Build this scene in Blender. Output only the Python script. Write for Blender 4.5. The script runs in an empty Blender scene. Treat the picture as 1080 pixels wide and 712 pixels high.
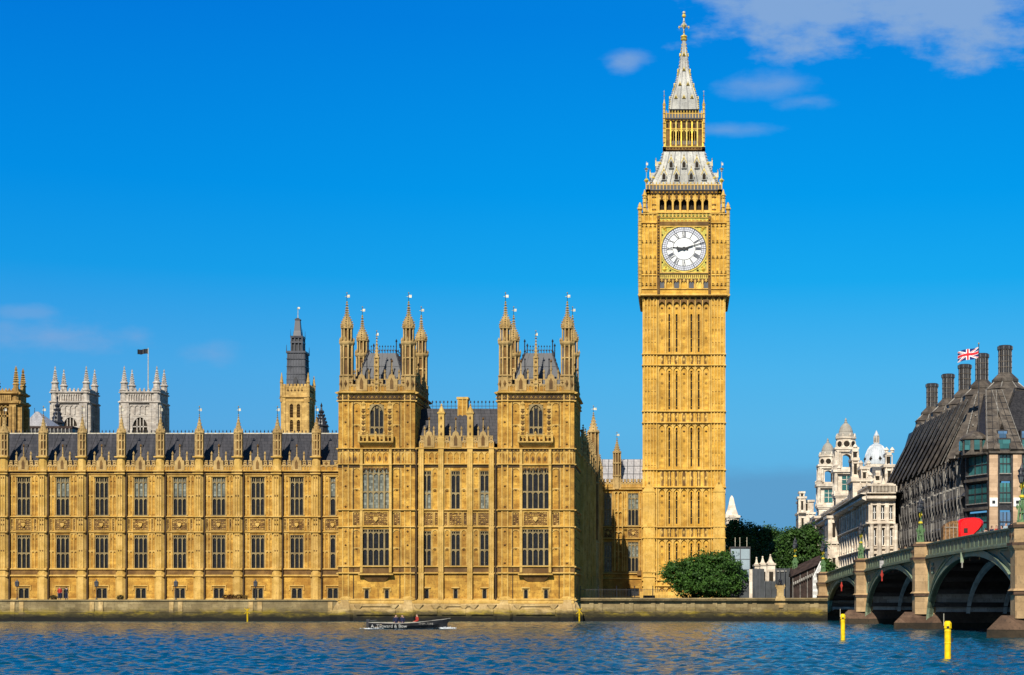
import bpy, math, random
import numpy as np
from mathutils import Vector
R = math.radians
rnd = random.Random(7)
SC = bpy.context.scene
# ---------------------------------------------------------------- camera (metres; water surface is z = 0)
F = 1780.0; ZC = 2.46; VX = 720.0; HY = 634.0          # focal length and level point, measured on the photograph
cam_d = bpy.data.cameras.new('camera'); cam = bpy.data.objects.new('camera', cam_d)
SC.collection.objects.link(cam); SC.camera = cam
cam.location = (0, 0, ZC); cam.rotation_euler = (R(90), 0, 0)
cam_d.sensor_width = 36; cam_d.lens = 36*F/1080
cam_d.shift_x = 0.5-VX/1080; cam_d.shift_y = (HY-356)/1080
cam_d.clip_start = 0.5; cam_d.clip_end = 20000
# ---------------------------------------------------------------- sky and sun
SUN_EL, SUN_AZ = 38.0, 10.0                            # azimuth: degrees to the left of straight behind the camera
sd = Vector((-math.sin(R(SUN_AZ))*math.cos(R(SUN_EL)), -math.cos(R(SUN_AZ))*math.cos(R(SUN_EL)), math.sin(R(SUN_EL))))
sun_d = bpy.data.lights.new('sun', 'SUN'); sun_d.energy = 4.8; sun_d.angle = R(0.5); sun_d.color = (1, .93, .80)
sun = bpy.data.objects.new('sun', sun_d); SC.collection.objects.link(sun)
sun.rotation_euler = (-sd).to_track_quat('-Z', 'Y').to_euler()
SC.view_settings.view_transform = 'Standard'; SC.view_settings.look = 'None'
SC.view_settings.gamma = 1; SC.view_settings.use_curve_mapping = False
SC.view_settings.exposure = 0.35

W = bpy.data.worlds.new('World'); SC.world = W; W.use_nodes = True
class NT:
    def __init__(s, tree): s.t = tree; s.n = tree.nodes; s.l = tree.links
    def new(s, typ, **kw):
        n = s.n.new(typ)
        for k, v in kw.items(): setattr(n, k, v)
        return n
    def put(s, sock, v):
        if isinstance(v, bpy.types.NodeSocket): s.l.new(v, sock)
        elif v is not None: sock.default_value = v
    def math(s, op, a, b=None, c=None, clamp=False):
        n = s.new('ShaderNodeMath', operation=op); n.use_clamp = clamp
        s.put(n.inputs[0], a)
        if b is not None: s.put(n.inputs[1], b)
        if c is not None: s.put(n.inputs[2], c)
        return n.outputs[0]
    def mix(s, f, a, b, blend='MIX'):
        n = s.new('ShaderNodeMix', data_type='RGBA', blend_type=blend)
        s.put(n.inputs[0], f); s.put(n.inputs[6], a); s.put(n.inputs[7], b)
        return n.outputs[2]
    def ramp(s, f, a, b, lo=0.0, hi=1.0, smooth=True):
        n = s.new('ShaderNodeMapRange', interpolation_type='SMOOTHSTEP' if smooth else 'LINEAR')
        s.put(n.inputs[0], f); s.put(n.inputs[1], a); s.put(n.inputs[2], b); s.put(n.inputs[3], lo); s.put(n.inputs[4], hi)
        return n.outputs[0]
    def noise(s, vec, scale, detail=4, rough=.55):
        n = s.new('ShaderNodeTexNoise'); n.inputs['Scale'].default_value = scale
        n.inputs['Detail'].default_value = detail; n.inputs['Roughness'].default_value = rough
        s.put(n.inputs['Vector'], vec); return n.outputs[0]
    def comb(s, x, y, z):
        n = s.new('ShaderNodeCombineXYZ'); s.put(n.inputs[0], x); s.put(n.inputs[1], y); s.put(n.inputs[2], z); return n.outputs[0]
    def sep(s, v):
        n = s.new('ShaderNodeSeparateXYZ'); s.put(n.inputs[0], v); return n.outputs
def c4(c): return (c[0], c[1], c[2], 1)

w = NT(W.node_tree); W.node_tree.nodes.clear()
sky = w.new('ShaderNodeTexSky', sky_type='NISHITA'); sky.sun_disc = False
sky.sun_elevation = R(SUN_EL); sky.sun_rotation = R(180+SUN_AZ)
sky.air_density = 1.0; sky.dust_density = 0.3; sky.ozone_density = 2.5; sky.altitude = 0
hs = w.new('ShaderNodeHueSaturation'); hs.inputs['Saturation'].default_value = 1.38; hs.inputs['Hue'].default_value = 0.487
hs.inputs['Value'].default_value = 0.5
w.l.new(sky.outputs[0], hs.inputs['Color'])
tcw = w.new('ShaderNodeTexCoord'); gx, gy, gz = w.sep(tcw.outputs['Generated'])
ysafe = w.math('MAXIMUM', gy, 0.05)
uu = w.math('DIVIDE', gx, ysafe); vv = w.math('DIVIDE', gz, ysafe)
cv = w.comb(uu, vv, 0.0)
n1 = w.noise(w.comb(w.math('MULTIPLY', uu, 1.0), w.math('MULTIPLY', vv, 2.4), .3), 13, 9, .60)
n2 = w.noise(cv, 38, 5, .5)
cloud = None
def puff(az, el, ra, re, strength, lo=.44, hi=.80, wd=.34):   # a cloud bank round the direction (az, el), given as tangents
    global cloud
    a = w.math('DIVIDE', w.math('SUBTRACT', uu, az), ra); b = w.math('DIVIDE', w.math('SUBTRACT', vv, el), re)
    d = w.math('SQRT', w.math('ADD', w.math('MULTIPLY', a, a), w.math('MULTIPLY', b, b)))
    m = w.math('SUBTRACT', w.math('ADD', w.math('MULTIPLY', n1, .95), w.math('MULTIPLY', w.math('SUBTRACT', n2, .25), .34)), w.math('MULTIPLY', w.math('SUBTRACT', d, .55), wd))
    k = w.math('MULTIPLY', w.ramp(m, lo, hi), strength)
    k = w.math('MULTIPLY', k, w.ramp(gy, .0, .2))
    cloud = k if cloud is None else w.math('MAXIMUM', cloud, k)
def at(px, py): return ((px-VX)/F, (HY-py)/F)
for px, py, rx, ry, st, lo_, hi_ in ((925, -2, 175, 62, .95, .34, .58), (655, 66, 34, 15, .75, .42, .86), (812, 92, 66, 20, .6, .40, .85), (850, 107, 46, 13, .6, .42, .85), (765, 137, 60, 9, .5, .42, .85),
                           (55, 356, 130, 22, .70, .38, .85), (230, 374, 52, 20, .5, .4, .85), (30, 330, 40, 12, .4, .4, .8)):
    a, e = at(px, py); puff(a, e, rx/F, ry/F, st, lo_, hi_)
# the polarised deep blue of the air in the photograph, by elevation; the physical sky stays above it
ge = w.new('ShaderNodeValToRGB'); w.put(ge.inputs[0], w.math('DIVIDE', gz, 0.6, clamp=True)); cr = ge.color_ramp
cr.elements[0].color = (.85/8, 2.75/8, 4.9/8, 1); cr.elements[1].color = (.0, .8/8, 3.2/8, 1)
for p_, c_ in ((.10, (.85, 3.0, 5.3)), (.17, (.76, 3.25, 5.75)), (.22, (.55, 3.2, 6.0)), (.31, (.06, 2.75, 6.15)), (.39, (.0, 2.3, 6.05)), (.54, (.0, 1.6, 5.4))):
    e_ = cr.elements.new(p_); e_.color = (c_[0]/8, c_[1]/8, c_[2]/8, 1)
gsc = w.new('ShaderNodeMix', data_type='RGBA', blend_type='MULTIPLY'); gsc.inputs[0].default_value = 1; w.l.new(ge.outputs[0], gsc.inputs[6]); gsc.inputs[7].default_value = (8, 8, 8, 1)
deep = w.mix(w.math('MULTIPLY', w.ramp(gz, .85, .45), w.ramp(gy, -.6, .2, .25, .985)), hs.outputs[0], gsc.outputs[2])
deep = w.mix(1.0, deep, w.mix(w.ramp(uu, -.45, .1), (.9, .88, .97, 1), (1, 1.07, 1.05, 1)), 'MULTIPLY')
skyc = w.mix(cloud, deep, (1.72, 2.95, 5.1, 1))
bank = w.math('MULTIPLY', w.ramp(w.math('ADD', vv, w.math('MULTIPLY', n1, .02)), .093, .080), w.ramp(uu, -.05, .04))     # grey haze bank low on the right
skyc = w.mix(w.math('MULTIPLY', bank, .75), skyc, (.80, 2.35, 4.2, 1))
bg = w.new('ShaderNodeBackground'); bg.inputs[1].default_value = 0.105
w.l.new(skyc, bg.inputs[0])
wo = w.new('ShaderNodeOutputWorld'); w.l.new(bg.outputs[0], wo.inputs[0])

# ---------------------------------------------------------------- materials
def base_mat(name, rough=.8, spec=.3):
    m = bpy.data.materials.new(name); m.use_nodes = True; t = NT(m.node_tree)
    b = m.node_tree.nodes['Principled BSDF']; b.inputs['Roughness'].default_value = rough
    b.inputs['Specular IOR Level'].default_value = spec
    g = t.new('ShaderNodeNewGeometry')
    return m, t, b, g.outputs['Position']
def bump(t, b, h, strength, dist=.05):
    n = t.new('ShaderNodeBump'); n.inputs['Strength'].default_value = strength; n.inputs['Distance'].default_value = dist
    t.put(n.inputs['Height'], h); t.l.new(n.outputs[0], b.inputs['Normal'])
def stone(name, c1, c2, dirt=(.09, .06, .035), dirt_amt=.5, blocks=True, bw=.9, bh=.38, streak=.5, rough=.85, fine=1.0, tide=False):
    m, t, b, P = base_mat(name, rough, .25)
    x, y, z = t.sep(P)
    h = t.math('ADD', x, y)
    vec = t.comb(h, z, 0.0)
    big = t.noise(P, .16, 4); med = t.noise(P, .9, 5); fin = t.noise(P, 5.0*fine, 3)
    st = t.noise(t.comb(t.math('MULTIPLY', h, 1.6), t.math('MULTIPLY', z, .12), 0.0), 1.0, 5, .65)
    col = t.mix(t.ramp(med, .35, .65), c4(c1), c4(c2))
    if blocks:
        br = t.new('ShaderNodeTexBrick'); br.offset = .5
        t.put(br.inputs['Vector'], vec); br.inputs['Scale'].default_value = 1.0
        br.inputs['Brick Width'].default_value = bw; br.inputs['Row Height'].default_value = bh
        br.inputs['Mortar Size'].default_value = .012
        br.inputs['Color1'].default_value = (1.22, 1.20, 1.16, 1); br.inputs['Color2'].default_value = (.72, .66, .60, 1)
        br.inputs['Mortar'].default_value = (.62, .58, .55, 1)
        col = t.mix(.8, col, br.outputs['Color'], 'MULTIPLY')
    col = t.mix(t.math('MULTIPLY', t.ramp(st, .52, .78), streak), col, c4(dirt))
    col = t.mix(t.math('MULTIPLY', t.ramp(big, .42, .66), dirt_amt*.5), col, c4(dirt))
    col = t.mix(t.math('MULTIPLY', t.ramp(fin, .52, .72), dirt_amt*.7), col, c4(dirt))
    if tide:
        patch = t.noise(t.comb(t.math('MULTIPLY', h, .35), t.math('MULTIPLY', z, 1.2), 0.0), 1.0, 6, .7)
        edge = t.math('ADD', z, t.math('MULTIPLY', t.math('SUBTRACT', t.noise(t.comb(h, t.math('MULTIPLY', z, 3.0), 0.0), .5, 6, .72), .5), 1.6))
        moss = t.mix(t.ramp(patch, .44, .60), (.045, .036, .014, 1), (.20, .145, .010, 1))
        col = t.mix(t.math('MULTIPLY', t.ramp(edge, 1.75, .9), .92), col, moss)
        col = t.mix(t.ramp(edge, 1.0, .55), col, (.026, .022, .009, 1))
        col = t.mix(t.ramp(edge, .55, .38), col, (.010, .009, .007, 1))
    t.put(b.inputs['Base Color'], col)
    bump(t, b, t.math('ADD', med, t.math('MULTIPLY', fin, .6)), .5, .06)
    return m
def plain(name, c, rough=.6, spec=.4, metal=0, var=.25, scale=3.0, emit=None, es=1):
    m, t, b, P = base_mat(name, rough, spec)
    n = t.noise(P, scale, 4)
    d = tuple(v*(1-var) for v in c); e = tuple(min(1, v*(1+var)) for v in c)
    t.put(b.inputs['Base Color'], t.mix(t.ramp(n, .3, .7), c4(d), c4(e)))
    b.inputs['Metallic'].default_value = metal
    t.put(b.inputs['Roughness'], t.ramp(n, .3, .7, rough*.85, min(1, rough*1.15)))
    if emit: b.inputs['Emission Color'].default_value = c4(emit); b.inputs['Emission Strength'].default_value = es
    return m
def glass(name, c, spec=.6, cells=(.28, .34), rough=.08, lead=.5):
    m, t, b, P = base_mat(name, rough, spec); x, y, z = t.sep(P)
    h = t.math('ADD', x, y)
    pl = t.noise(t.comb(t.math('MULTIPLY', h, 1/cells[0]), t.math('MULTIPLY', z, 1/cells[1]), 0.0), 1.1, 2)
    br = t.new('ShaderNodeTexBrick'); br.offset = 0; t.put(br.inputs['Vector'], t.comb(h, z, 0.0))
    br.inputs['Scale'].default_value = 1; br.inputs['Brick Width'].default_value = cells[0]; br.inputs['Row Height'].default_value = cells[1]
    br.inputs['Mortar Size'].default_value = .02
    br.inputs['Color1'].default_value = (1.5, 1.5, 1.5, 1); br.inputs['Color2'].default_value = (.5, .5, .5, 1); br.inputs['Mortar'].default_value = (lead, lead, lead, 1)
    t.put(b.inputs['Base Color'], t.mix(1.0, c4(c), br.outputs['Color'], 'MULTIPLY'))
    bump(t, b, pl, .35, .05)
    return m
def slate(name, c1, c2, rough=.55):
    m, t, b, P = base_mat(name, rough, .4); x, y, z = t.sep(P)
    h = t.math('ADD', x, t.math('MULTIPLY', y, .3))
    br = t.new('ShaderNodeTexBrick'); t.put(br.inputs['Vector'], t.comb(t.math('ADD', h, 0.0), z, 0.0)); br.inputs['Scale'].default_value = 1
    br.inputs['Brick Width'].default_value = .8; br.inputs['Row Height'].default_value = .42; br.inputs['Mortar Size'].default_value = .03
    br.inputs['Color1'].default_value = c4(c1); br.inputs['Color2'].default_value = c4(c2); br.inputs['Mortar'].default_value = c4([v*.6 for v in c1])
    st = t.noise(t.comb(t.math('MULTIPLY', h, 2.0), t.math('MULTIPLY', z, .3), 0.0), 1.0, 4)
    t.put(b.inputs['Base Color'], t.mix(t.math('MULTIPLY', t.ramp(st, .45, .75), .45), br.outputs['Color'], (.09, .085, .095, 1)))
    bump(t, b, br.outputs['Fac'], .4, .03)
    return m
def leafy(name, a, bcol, scale=.5):
    m, t, b, P = base_mat(name, .55, .25)
    info = t.new('ShaderNodeNewGeometry')
    r = info.outputs['Random Per Island']; n = t.noise(P, scale, 3)
    f = t.math('ADD', t.math('MULTIPLY', r, .55), t.math('MULTIPLY', t.ramp(n, .35, .65), .45))
    col = t.mix(f, c4(a), c4(bcol)); t.put(b.inputs['Base Color'], col)
    tr = t.new('ShaderNodeBsdfTranslucent'); t.put(tr.inputs[0], col)
    mx = t.new('ShaderNodeMixShader'); mx.inputs[0].default_value = .22
    t.l.new(b.outputs[0], mx.inputs[1]); t.l.new(tr.outputs[0], mx.inputs[2])
    t.l.new(mx.outputs[0], t.n['Material Output'].inputs[0])
    return m
M = {}
M['stone'] = stone('honey limestone', (.55, .325, .060), (.37, .190, .030), dirt=(.11, .048, .014), dirt_amt=.9, streak=.8)
M['trim'] = stone('pale limestone trim', (.60, .39, .115), (.46, .28, .062), dirt=(.15, .08, .03), dirt_amt=.55, blocks=False)
M['weather'] = stone('weathered grey gold limestone', (.50, .34, .135), (.36, .235, .085), dirt=(.12, .075, .035), dirt_amt=.7, blocks=False, streak=.7)
M['winstone'] = stone('grey stone mullion', (.31, .235, .11), (.22, .165, .08), dirt=(.10, .07, .04), blocks=False)
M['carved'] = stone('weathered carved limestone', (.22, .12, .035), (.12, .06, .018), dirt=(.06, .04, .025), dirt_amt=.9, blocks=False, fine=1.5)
M['darkstone'] = stone('dark brown limestone', (.07, .042, .02), (.04, .024, .012), dirt=(.03, .02, .014), blocks=False)  # near-black brown, set in strips below string courses, on pipes and bosses
M['tower'] = stone('clean golden limestone', (.69, .42, .075), (.52, .295, .040), dirt=(.20, .095, .022), dirt_amt=.6, bw=1.1, bh=.45)
M['towertrim'] = stone('clean pale limestone trim', (.70, .45, .115), (.56, .335, .065), dirt=(.18, .10, .04), dirt_amt=.5, blocks=False)
M['wallstone'] = stone('river wall granite', (.30, .235, .12), (.22, .17, .085), dirt=(.08, .065, .035), dirt_amt=.9, bw=1.3, bh=.42, tide=True)
M['basestone'] = stone('pale plinth stone', (.52, .38, .18), (.42, .29, .12), dirt=(.13, .09, .04), bw=1.3, bh=.5, tide=True)
M['portland'] = stone('white portland stone', (.74, .67, .57), (.58, .51, .42), dirt=(.20, .17, .15), dirt_amt=.5, bw=1.4, bh=.6)
M['abbey'] = stone('pale abbey stone', (.50, .46, .41), (.38, .35, .32), dirt=(.17, .155, .15), dirt_amt=.55)
M['ochre'] = stone('ochre tower stone', (.55, .37, .13), (.45, .29, .09), dirt=(.14, .08, .035))
M['brown'] = stone('brown tower stone', (.42, .27, .09), (.30, .18, .055), dirt=(.07, .05, .03))
M['pier'] = stone('bridge pier granite', (.50, .345, .185), (.40, .27, .14), dirt=(.11, .08, .05), dirt_amt=.5, bw=1.6, bh=.6, tide=False)
M['pierfoot'] = stone('tide stained pier granite', (.13, .080, .052), (.075, .045, .03), dirt=(.03, .022, .016), dirt_amt=.9, bw=1.6, bh=.5)
M['pierwet'] = stone('wet weedy pier granite', (.05, .036, .022), (.028, .022, .015), dirt=(.01, .01, .008), dirt_amt=.9, bw=1.6, bh=.5)
M['pierinner'] = stone('grey pier masonry', (.52, .56, .60), (.42, .45, .49), dirt=(.06, .06, .06), tide=False)
M['glass'] = glass('dark leaded glass', (.008, .008, .010), spec=.35, rough=.30)
M['glasspale'] = glass('leaded glass over a pale blind', (.17, .18, .15), spec=.5)
M['slit'] = plain('dark opening', (.03, .024, .018), .9, .1)
M['slate'] = slate('grey slate', (.028, .028, .034), (.044, .042, .048))
M['lead'] = plain('grey lead roofing', (.060, .063, .072), .5, .5, var=.2, scale=1.2)
M['iron'] = plain('black painted iron', (.02, .02, .024), .5, .5)
M['ironblue'] = plain('dark cast iron cladding', (.045, .048, .06), .45, .5, var=.35, scale=.8)
M['whiteroof'] = stone('pale cast iron roof plate', (.50, .49, .44), (.33, .33, .31), dirt=(.10, .095, .085), dirt_amt=.9, blocks=False, streak=.35, rough=.5)
M['gold'] = plain('gilding', (.80, .50, .06), .35, .6, .6, .15)
M['goldpaint'] = plain('gilt stone', (.58, .42, .06), .5, .5, 0, .3, 2.5)
M['goldgreen'] = plain('gilt spandrel', (.42, .36, .05), .55, .4, 0, .4, 4)
M['dialwhite'] = plain('opal dial glass', (.82, .82, .80), .3, .5, 0, .03)
M['dialgrey'] = plain('grey dial tracery', (.09, .095, .115), .5, .3, 0, .1)
M['dialpale'] = plain('pale dial lattice glass', (.55, .56, .62), .4, .4, 0, .15, 12)
M['black'] = plain('black paint', (.012, .012, .014), .4, .5)
M['silver'] = plain('pale gilt vane', (.55, .50, .38), .4, .5, .3)
M['clearroof'] = slate('pale lead sheet roof', (.40, .38, .38), (.34, .33, .34))
M['green'] = plain('bridge green paint', (.135, .172, .112), .5, .4, 0, .25, 1.5)
M['greenlight'] = plain('light bridge green paint', (.20, .25, .165), .5, .4, 0, .25, 2)
M['greenlamp'] = plain('pale green lamp paint', (.10, .19, .075), .45, .4, 0, .2, 5)
M['yellowgilt'] = plain('yellow gilt collar', (.65, .48, .03), .4, .5, .1, .2)
M['lampglass'] = plain('lamp glass', (.10, .11, .12), .15, .6)
M['yellow'] = plain('yellow marker paint', (.80, .54, .0), .5, .4, 0, .15, 5)
M['asphalt'] = plain('asphalt', (.05, .05, .05), .9, .2)
M['grass'] = plain('ground', (.10, .09, .06), .95, .1)
M['bronze'] = stone('bronze roof cladding', (.135, .115, .095), (.070, .060, .052), dirt=(.022, .02, .02), dirt_amt=.7, bw=1.0, bh=1.0, rough=.6)
M['ribgrey'] = plain('grey painted arch rib', (.55, .60, .62), .6, .3, 0, .2, 1)
M['fin'] = plain('dark bronze fin', (.055, .050, .048), .5, .5, .1, .4, 1)
M['yellowworn'] = plain('worn yellow paint', (.52, .34, .0), .6, .3, 0, .3, 5)
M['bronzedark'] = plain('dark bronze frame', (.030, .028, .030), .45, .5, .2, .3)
M['bronzelight'] = plain('pale worn bronze', (.24, .225, .20), .5, .5, .1, .3, 2)
M['teal'] = glass('teal tinted glass', (.035, .13, .13), spec=.8, cells=(1.2, 1.6), rough=.05)
M['blueglass'] = glass('blue reflecting glass', (.06, .12, .22), spec=.9, cells=(.9, 1.6), rough=.04)
M['palestone'] = stone('buff pier stone', (.56, .40, .27), (.46, .32, .21), dirt=(.2, .14, .1), dirt_amt=.3, bw=3, bh=.6)
M['white'] = plain('white paint', (.75, .75, .73), .5, .4, 0, .06)
M['domewhite'] = plain('pale lead dome', (.46, .49, .52), .45, .5, 0, .12, 1)
M['red'] = plain('glossy red', (.75, .008, .006), .25, .6, 0, .06, 4)
M['brownfab'] = plain('golden brown fabric', (.18, .095, .04), .8, .2, 0, .5, 8)
M['hoardblue'] = plain('pale blue grey hoarding', (.27, .34, .38), .6, .3, 0, .1, .5)
M['hoarddark'] = plain('dark grey hoarding', (.05, .055, .06), .7, .3, 0, .3, .8)
M['darkbrown'] = plain('dark brown boards', (.040, .026, .022), .8, .2, 0, .4, 2)
M['hull'] = plain('weathered black hull', (.010, .010, .012), .5, .5, 0, .5, 2)
M['wood'] = plain('worn timber', (.30, .24, .18), .7, .3, 0, .3, 3)
M['skin'] = plain('skin', (.45, .26, .18), .6, .3, 0, .05)
M['navy'] = plain('navy cloth', (.02, .025, .06), .9, .1)
M['redcloth'] = plain('red cloth', (.35, .04, .03), .9, .1)
M['hair'] = plain('dark hair', (.03, .02, .015), .8, .2)
M['paleletter'] = plain('off white sign paint', (.38, .38, .36), .6, .3)
M['flagred'] = plain('red flag cloth', (.60, .03, .04), .8, .1, 0, .05)
M['flagblue'] = plain('blue flag cloth', (.02, .03, .14), .8, .1, 0, .05)
M['flagwhite'] = plain('white flag cloth', (.8, .8, .8), .8, .1, 0, .03)
M['bark'] = plain('bark', (.07, .05, .035), .9, .1)
M['leaf'] = leafy('deep green leaves', (.018, .052, .012), (.070, .16, .025))
M['leafdark'] = leafy('dark green leaves', (.018, .048, .012), (.065, .14, .024))
M['leafbrown'] = leafy('olive brown leaves', (.05, .045, .02), (.10, .08, .03))
M['leafred'] = leafy('red brown leaves', (.09, .03, .015), (.13, .09, .02))
M['foam'] = plain('foam', (.75, .77, .78), .7, .3, 0, .1, 4)

# ---------------------------------------------------------------- mesh helpers
class MB:
    """Collects shapes; build() links them as one mesh object. x along the wall, y into it, z up."""
    def __init__(s): s.v = []; s.f = []; s.m = []; s.mats = []
    def mi(s, m):
        if m not in s.mats: s.mats.append(m)
        return s.mats.index(m)
    def add(s, vs, fs, m):
        k = len(s.v); i = s.mi(m); s.v.extend(vs)
        for f in fs: s.f.append([a+k for a in f]); s.m.append(i)
    def box(s, x0, x1, y0, y1, z0, z1, m):
        s.add([(x0, y0, z0), (x1, y0, z0), (x1, y1, z0), (x0, y1, z0), (x0, y0, z1), (x1, y0, z1), (x1, y1, z1), (x0, y1, z1)],
              [(0, 3, 2, 1), (4, 5, 6, 7), (0, 1, 5, 4), (1, 2, 6, 5), (2, 3, 7, 6), (3, 0, 4, 7)], m)
    def prism(s, pts, y0, y1, m):            # outline in (x, z), counter-clockwise seen from -y
        n = len(pts)
        s.add([(x, y0, z) for x, z in pts]+[(x, y1, z) for x, z in pts],
              [list(range(n)), list(range(2*n-1, n-1, -1))]+[(i, n+i, n+(i+1) % n, (i+1) % n) for i in range(n)], m)
    def prof(s, x0, x1, pts, m):             # profile in (y, z) run along x
        n = len(pts)
        s.add([(x0, y, z) for y, z in pts]+[(x1, y, z) for y, z in pts],
              [list(range(n)), list(range(2*n-1, n-1, -1))]+[(i, n+i, n+(i+1) % n, (i+1) % n) for i in range(n)], m)
    def lathe(s, cx, cy, prof, m, n=8, rot=None, sx=1, sy=1):
        rot = math.pi/n if rot is None else rot
        k = len(prof); vs = []
        for r, z in prof:
            for i in range(n):
                a = rot+2*math.pi*i/n; vs.append((cx+r*math.cos(a)*sx, cy+r*math.sin(a)*sy, z))
        fs = [(j*n+i, j*n+(i+1) % n, (j+1)*n+(i+1) % n, (j+1)*n+i) for j in range(k-1) for i in range(n)]
        fs += [list(range(n-1, -1, -1)), list(range((k-1)*n, k*n))]
        s.add(vs, fs, m)
    def sq(s, cx, cy, prof, m, sx=1, sy=1):  # square lathe: prof gives (half width, z)
        s.lathe(cx, cy, [(r*1.41421, z) for r, z in prof], m, 4, math.pi/4, sx, sy)
    def bar(s, p, q, r, m, n=6, r2=None):
        p = Vector(p); q = Vector(q); d = (q-p)
        if d.length < 1e-6: return
        d.normalize(); a = d.orthogonal().normalized(); b = d.cross(a); r2 = r if r2 is None else r2
        vs = [tuple(c+(a*math.cos(t)+b*math.sin(t))*rr) for c, rr in ((p, r), (q, r2)) for t in [2*math.pi*i/n for i in range(n)]]
        s.add(vs, [(i, (i+1) % n, n+(i+1) % n, n+i) for i in range(n)]+[list(range(n-1, -1, -1)), list(range(n, 2*n))], m)
    def octa(s, x, y, z, rx, ry, rz, m):
        s.add([(x-rx, y, z), (x, y-ry, z), (x+rx, y, z), (x, y+ry, z), (x, y, z-rz), (x, y, z+rz)],
              [(0, 1, 5), (1, 2, 5), (2, 3, 5), (3, 0, 5), (1, 0, 4), (2, 1, 4), (3, 2, 4), (0, 3, 4)], m)
    def sphere(s, x, y, z, r, m, n=10, k=6, sz=1):
        s.lathe(x, y, [(max(1e-4, r*math.sin(math.pi*i/k)), z-r*sz*math.cos(math.pi*i/k)) for i in range(k+1)], m, n)
    def quad(s, a, b, c, d, m): s.add([a, b, c, d], [(0, 1, 2, 3)], m)
    def mesh(s, name):
        me = bpy.data.meshes.new(name); me.from_pydata(s.v, [], s.f)
        for k in s.mats: me.materials.append(M[k])
        me.polygons.foreach_set('material_index', s.m); me.update()
        return me
    def build(s, name, parent=None, loc=(0, 0, 0), rz=0):
        return link(name, s.mesh(name), parent, loc, rz)
def link(name, data, parent=None, loc=(0, 0, 0), rz=0):
    o = bpy.data.objects.new(name, data); SC.collection.objects.link(o)
    loc = Vector(loc)
    if parent is not None: o.parent = parent
    o.location = loc; o.rotation_euler = (0, 0, rz)
    return o
def tag(o, label=None, cat=None, group=None, kind=None):
    if label: o['label'] = label
    if cat: o['category'] = cat
    if group: o['group'] = group
    if kind: o['kind'] = kind
    return o
def thing(name, label, cat, loc=(0, 0, 0), rz=0, group=None):
    o = link(name, None, None, loc, rz); o.empty_display_size = .5
    return tag(o, label, cat, group)
def copy_tree(o, parent=None):
    c = o.copy(); SC.collection.objects.link(c); c.parent = parent
    for ch in list(o.children): copy_tree(ch, c)
    return c
# photo pixel (1080 wide) and depth -> metres
def X(px, D): return (px-VX)*D/F
def Z(py, D): return ZC+(HY-py)*D/F

def arch_pts(x0, x1, z0, z1, n=4, point=1.0):
    """pointed arch curve from (x0,z0) up to the apex and down to (x1,z0)"""
    xm = (x0+x1)/2; out = []
    for i in range(n+1):
        t = i/n; out.append((x0+(xm-x0)*(1-math.cos(t*math.pi/2))**(.8*point)*1.0, z0+(z1-z0)*math.sin(t*math.pi/2)**1.0))
    return out+[(2*xm-x, z) for x, z in out[-2::-1]]
def spandrel(mb, x0, x1, z0, z1, y0, y1, m, zt=None):
    """fills the two corners above a pointed arch of the given box, up to zt"""
    a = arch_pts(x0, x1, z0, z1); k = len(a)//2; zt = zt or z1+.03
    left = [(x0, zt)]+[p for p in a[:k+1]]+[(a[k][0], zt)]
    right = [(a[k][0], zt)]+a[k:]+[(x1, zt)]
    for pts in (left, right): mb.prism(pts, y0, y1, m)
def blind(mb, x0, x1, z0, z1, n, m, proud=.10, rib=.11, head=.45, y=0, mid=(), foot=.0):
    """a row of n blind panels: raised ribs with pointed heads"""
    w_ = (x1-x0)/n
    for i in range(n+1):
        x = x0+i*w_; mb.box(x-rib/2, x+rib/2, y-proud, y+.05, z0, z1, m)
    for i in range(n):
        a, b = x0+i*w_+rib/2, x0+(i+1)*w_-rib/2
        if head: spandrel(mb, a, b, z1-head, z1-.08, y-proud*.8, y+.05, m, z1)
        for q in mid:
            zz = z0+(z1-z0)*q; mb.box(a, b, y-proud*.7, y+.05, zz-.05, zz+.05, m)
            if head: spandrel(mb, a, b, zz-.05-head*.7, zz-.1, y-proud*.7, y+.05, m, zz-.045)
def string(mb, x0, x1, z, h, proud, m, y=0, e0=0, e1=0):
    mb.prof(x0-e0, x1+e1, [(y-proud, z+h*.30), (y-proud, z+h*.62), (y-.01, z+h), (y+.05, z+h), (y+.05, z), (y-proud*.45, z)], m)
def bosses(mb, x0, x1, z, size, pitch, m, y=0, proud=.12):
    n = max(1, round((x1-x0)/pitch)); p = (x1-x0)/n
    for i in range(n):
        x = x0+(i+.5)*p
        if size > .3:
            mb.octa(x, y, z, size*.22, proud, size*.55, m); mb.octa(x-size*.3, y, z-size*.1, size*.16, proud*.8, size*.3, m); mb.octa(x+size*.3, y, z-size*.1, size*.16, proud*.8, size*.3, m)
        else: mb.octa(x, y, z, size/2, proud, size/2, m)
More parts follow.
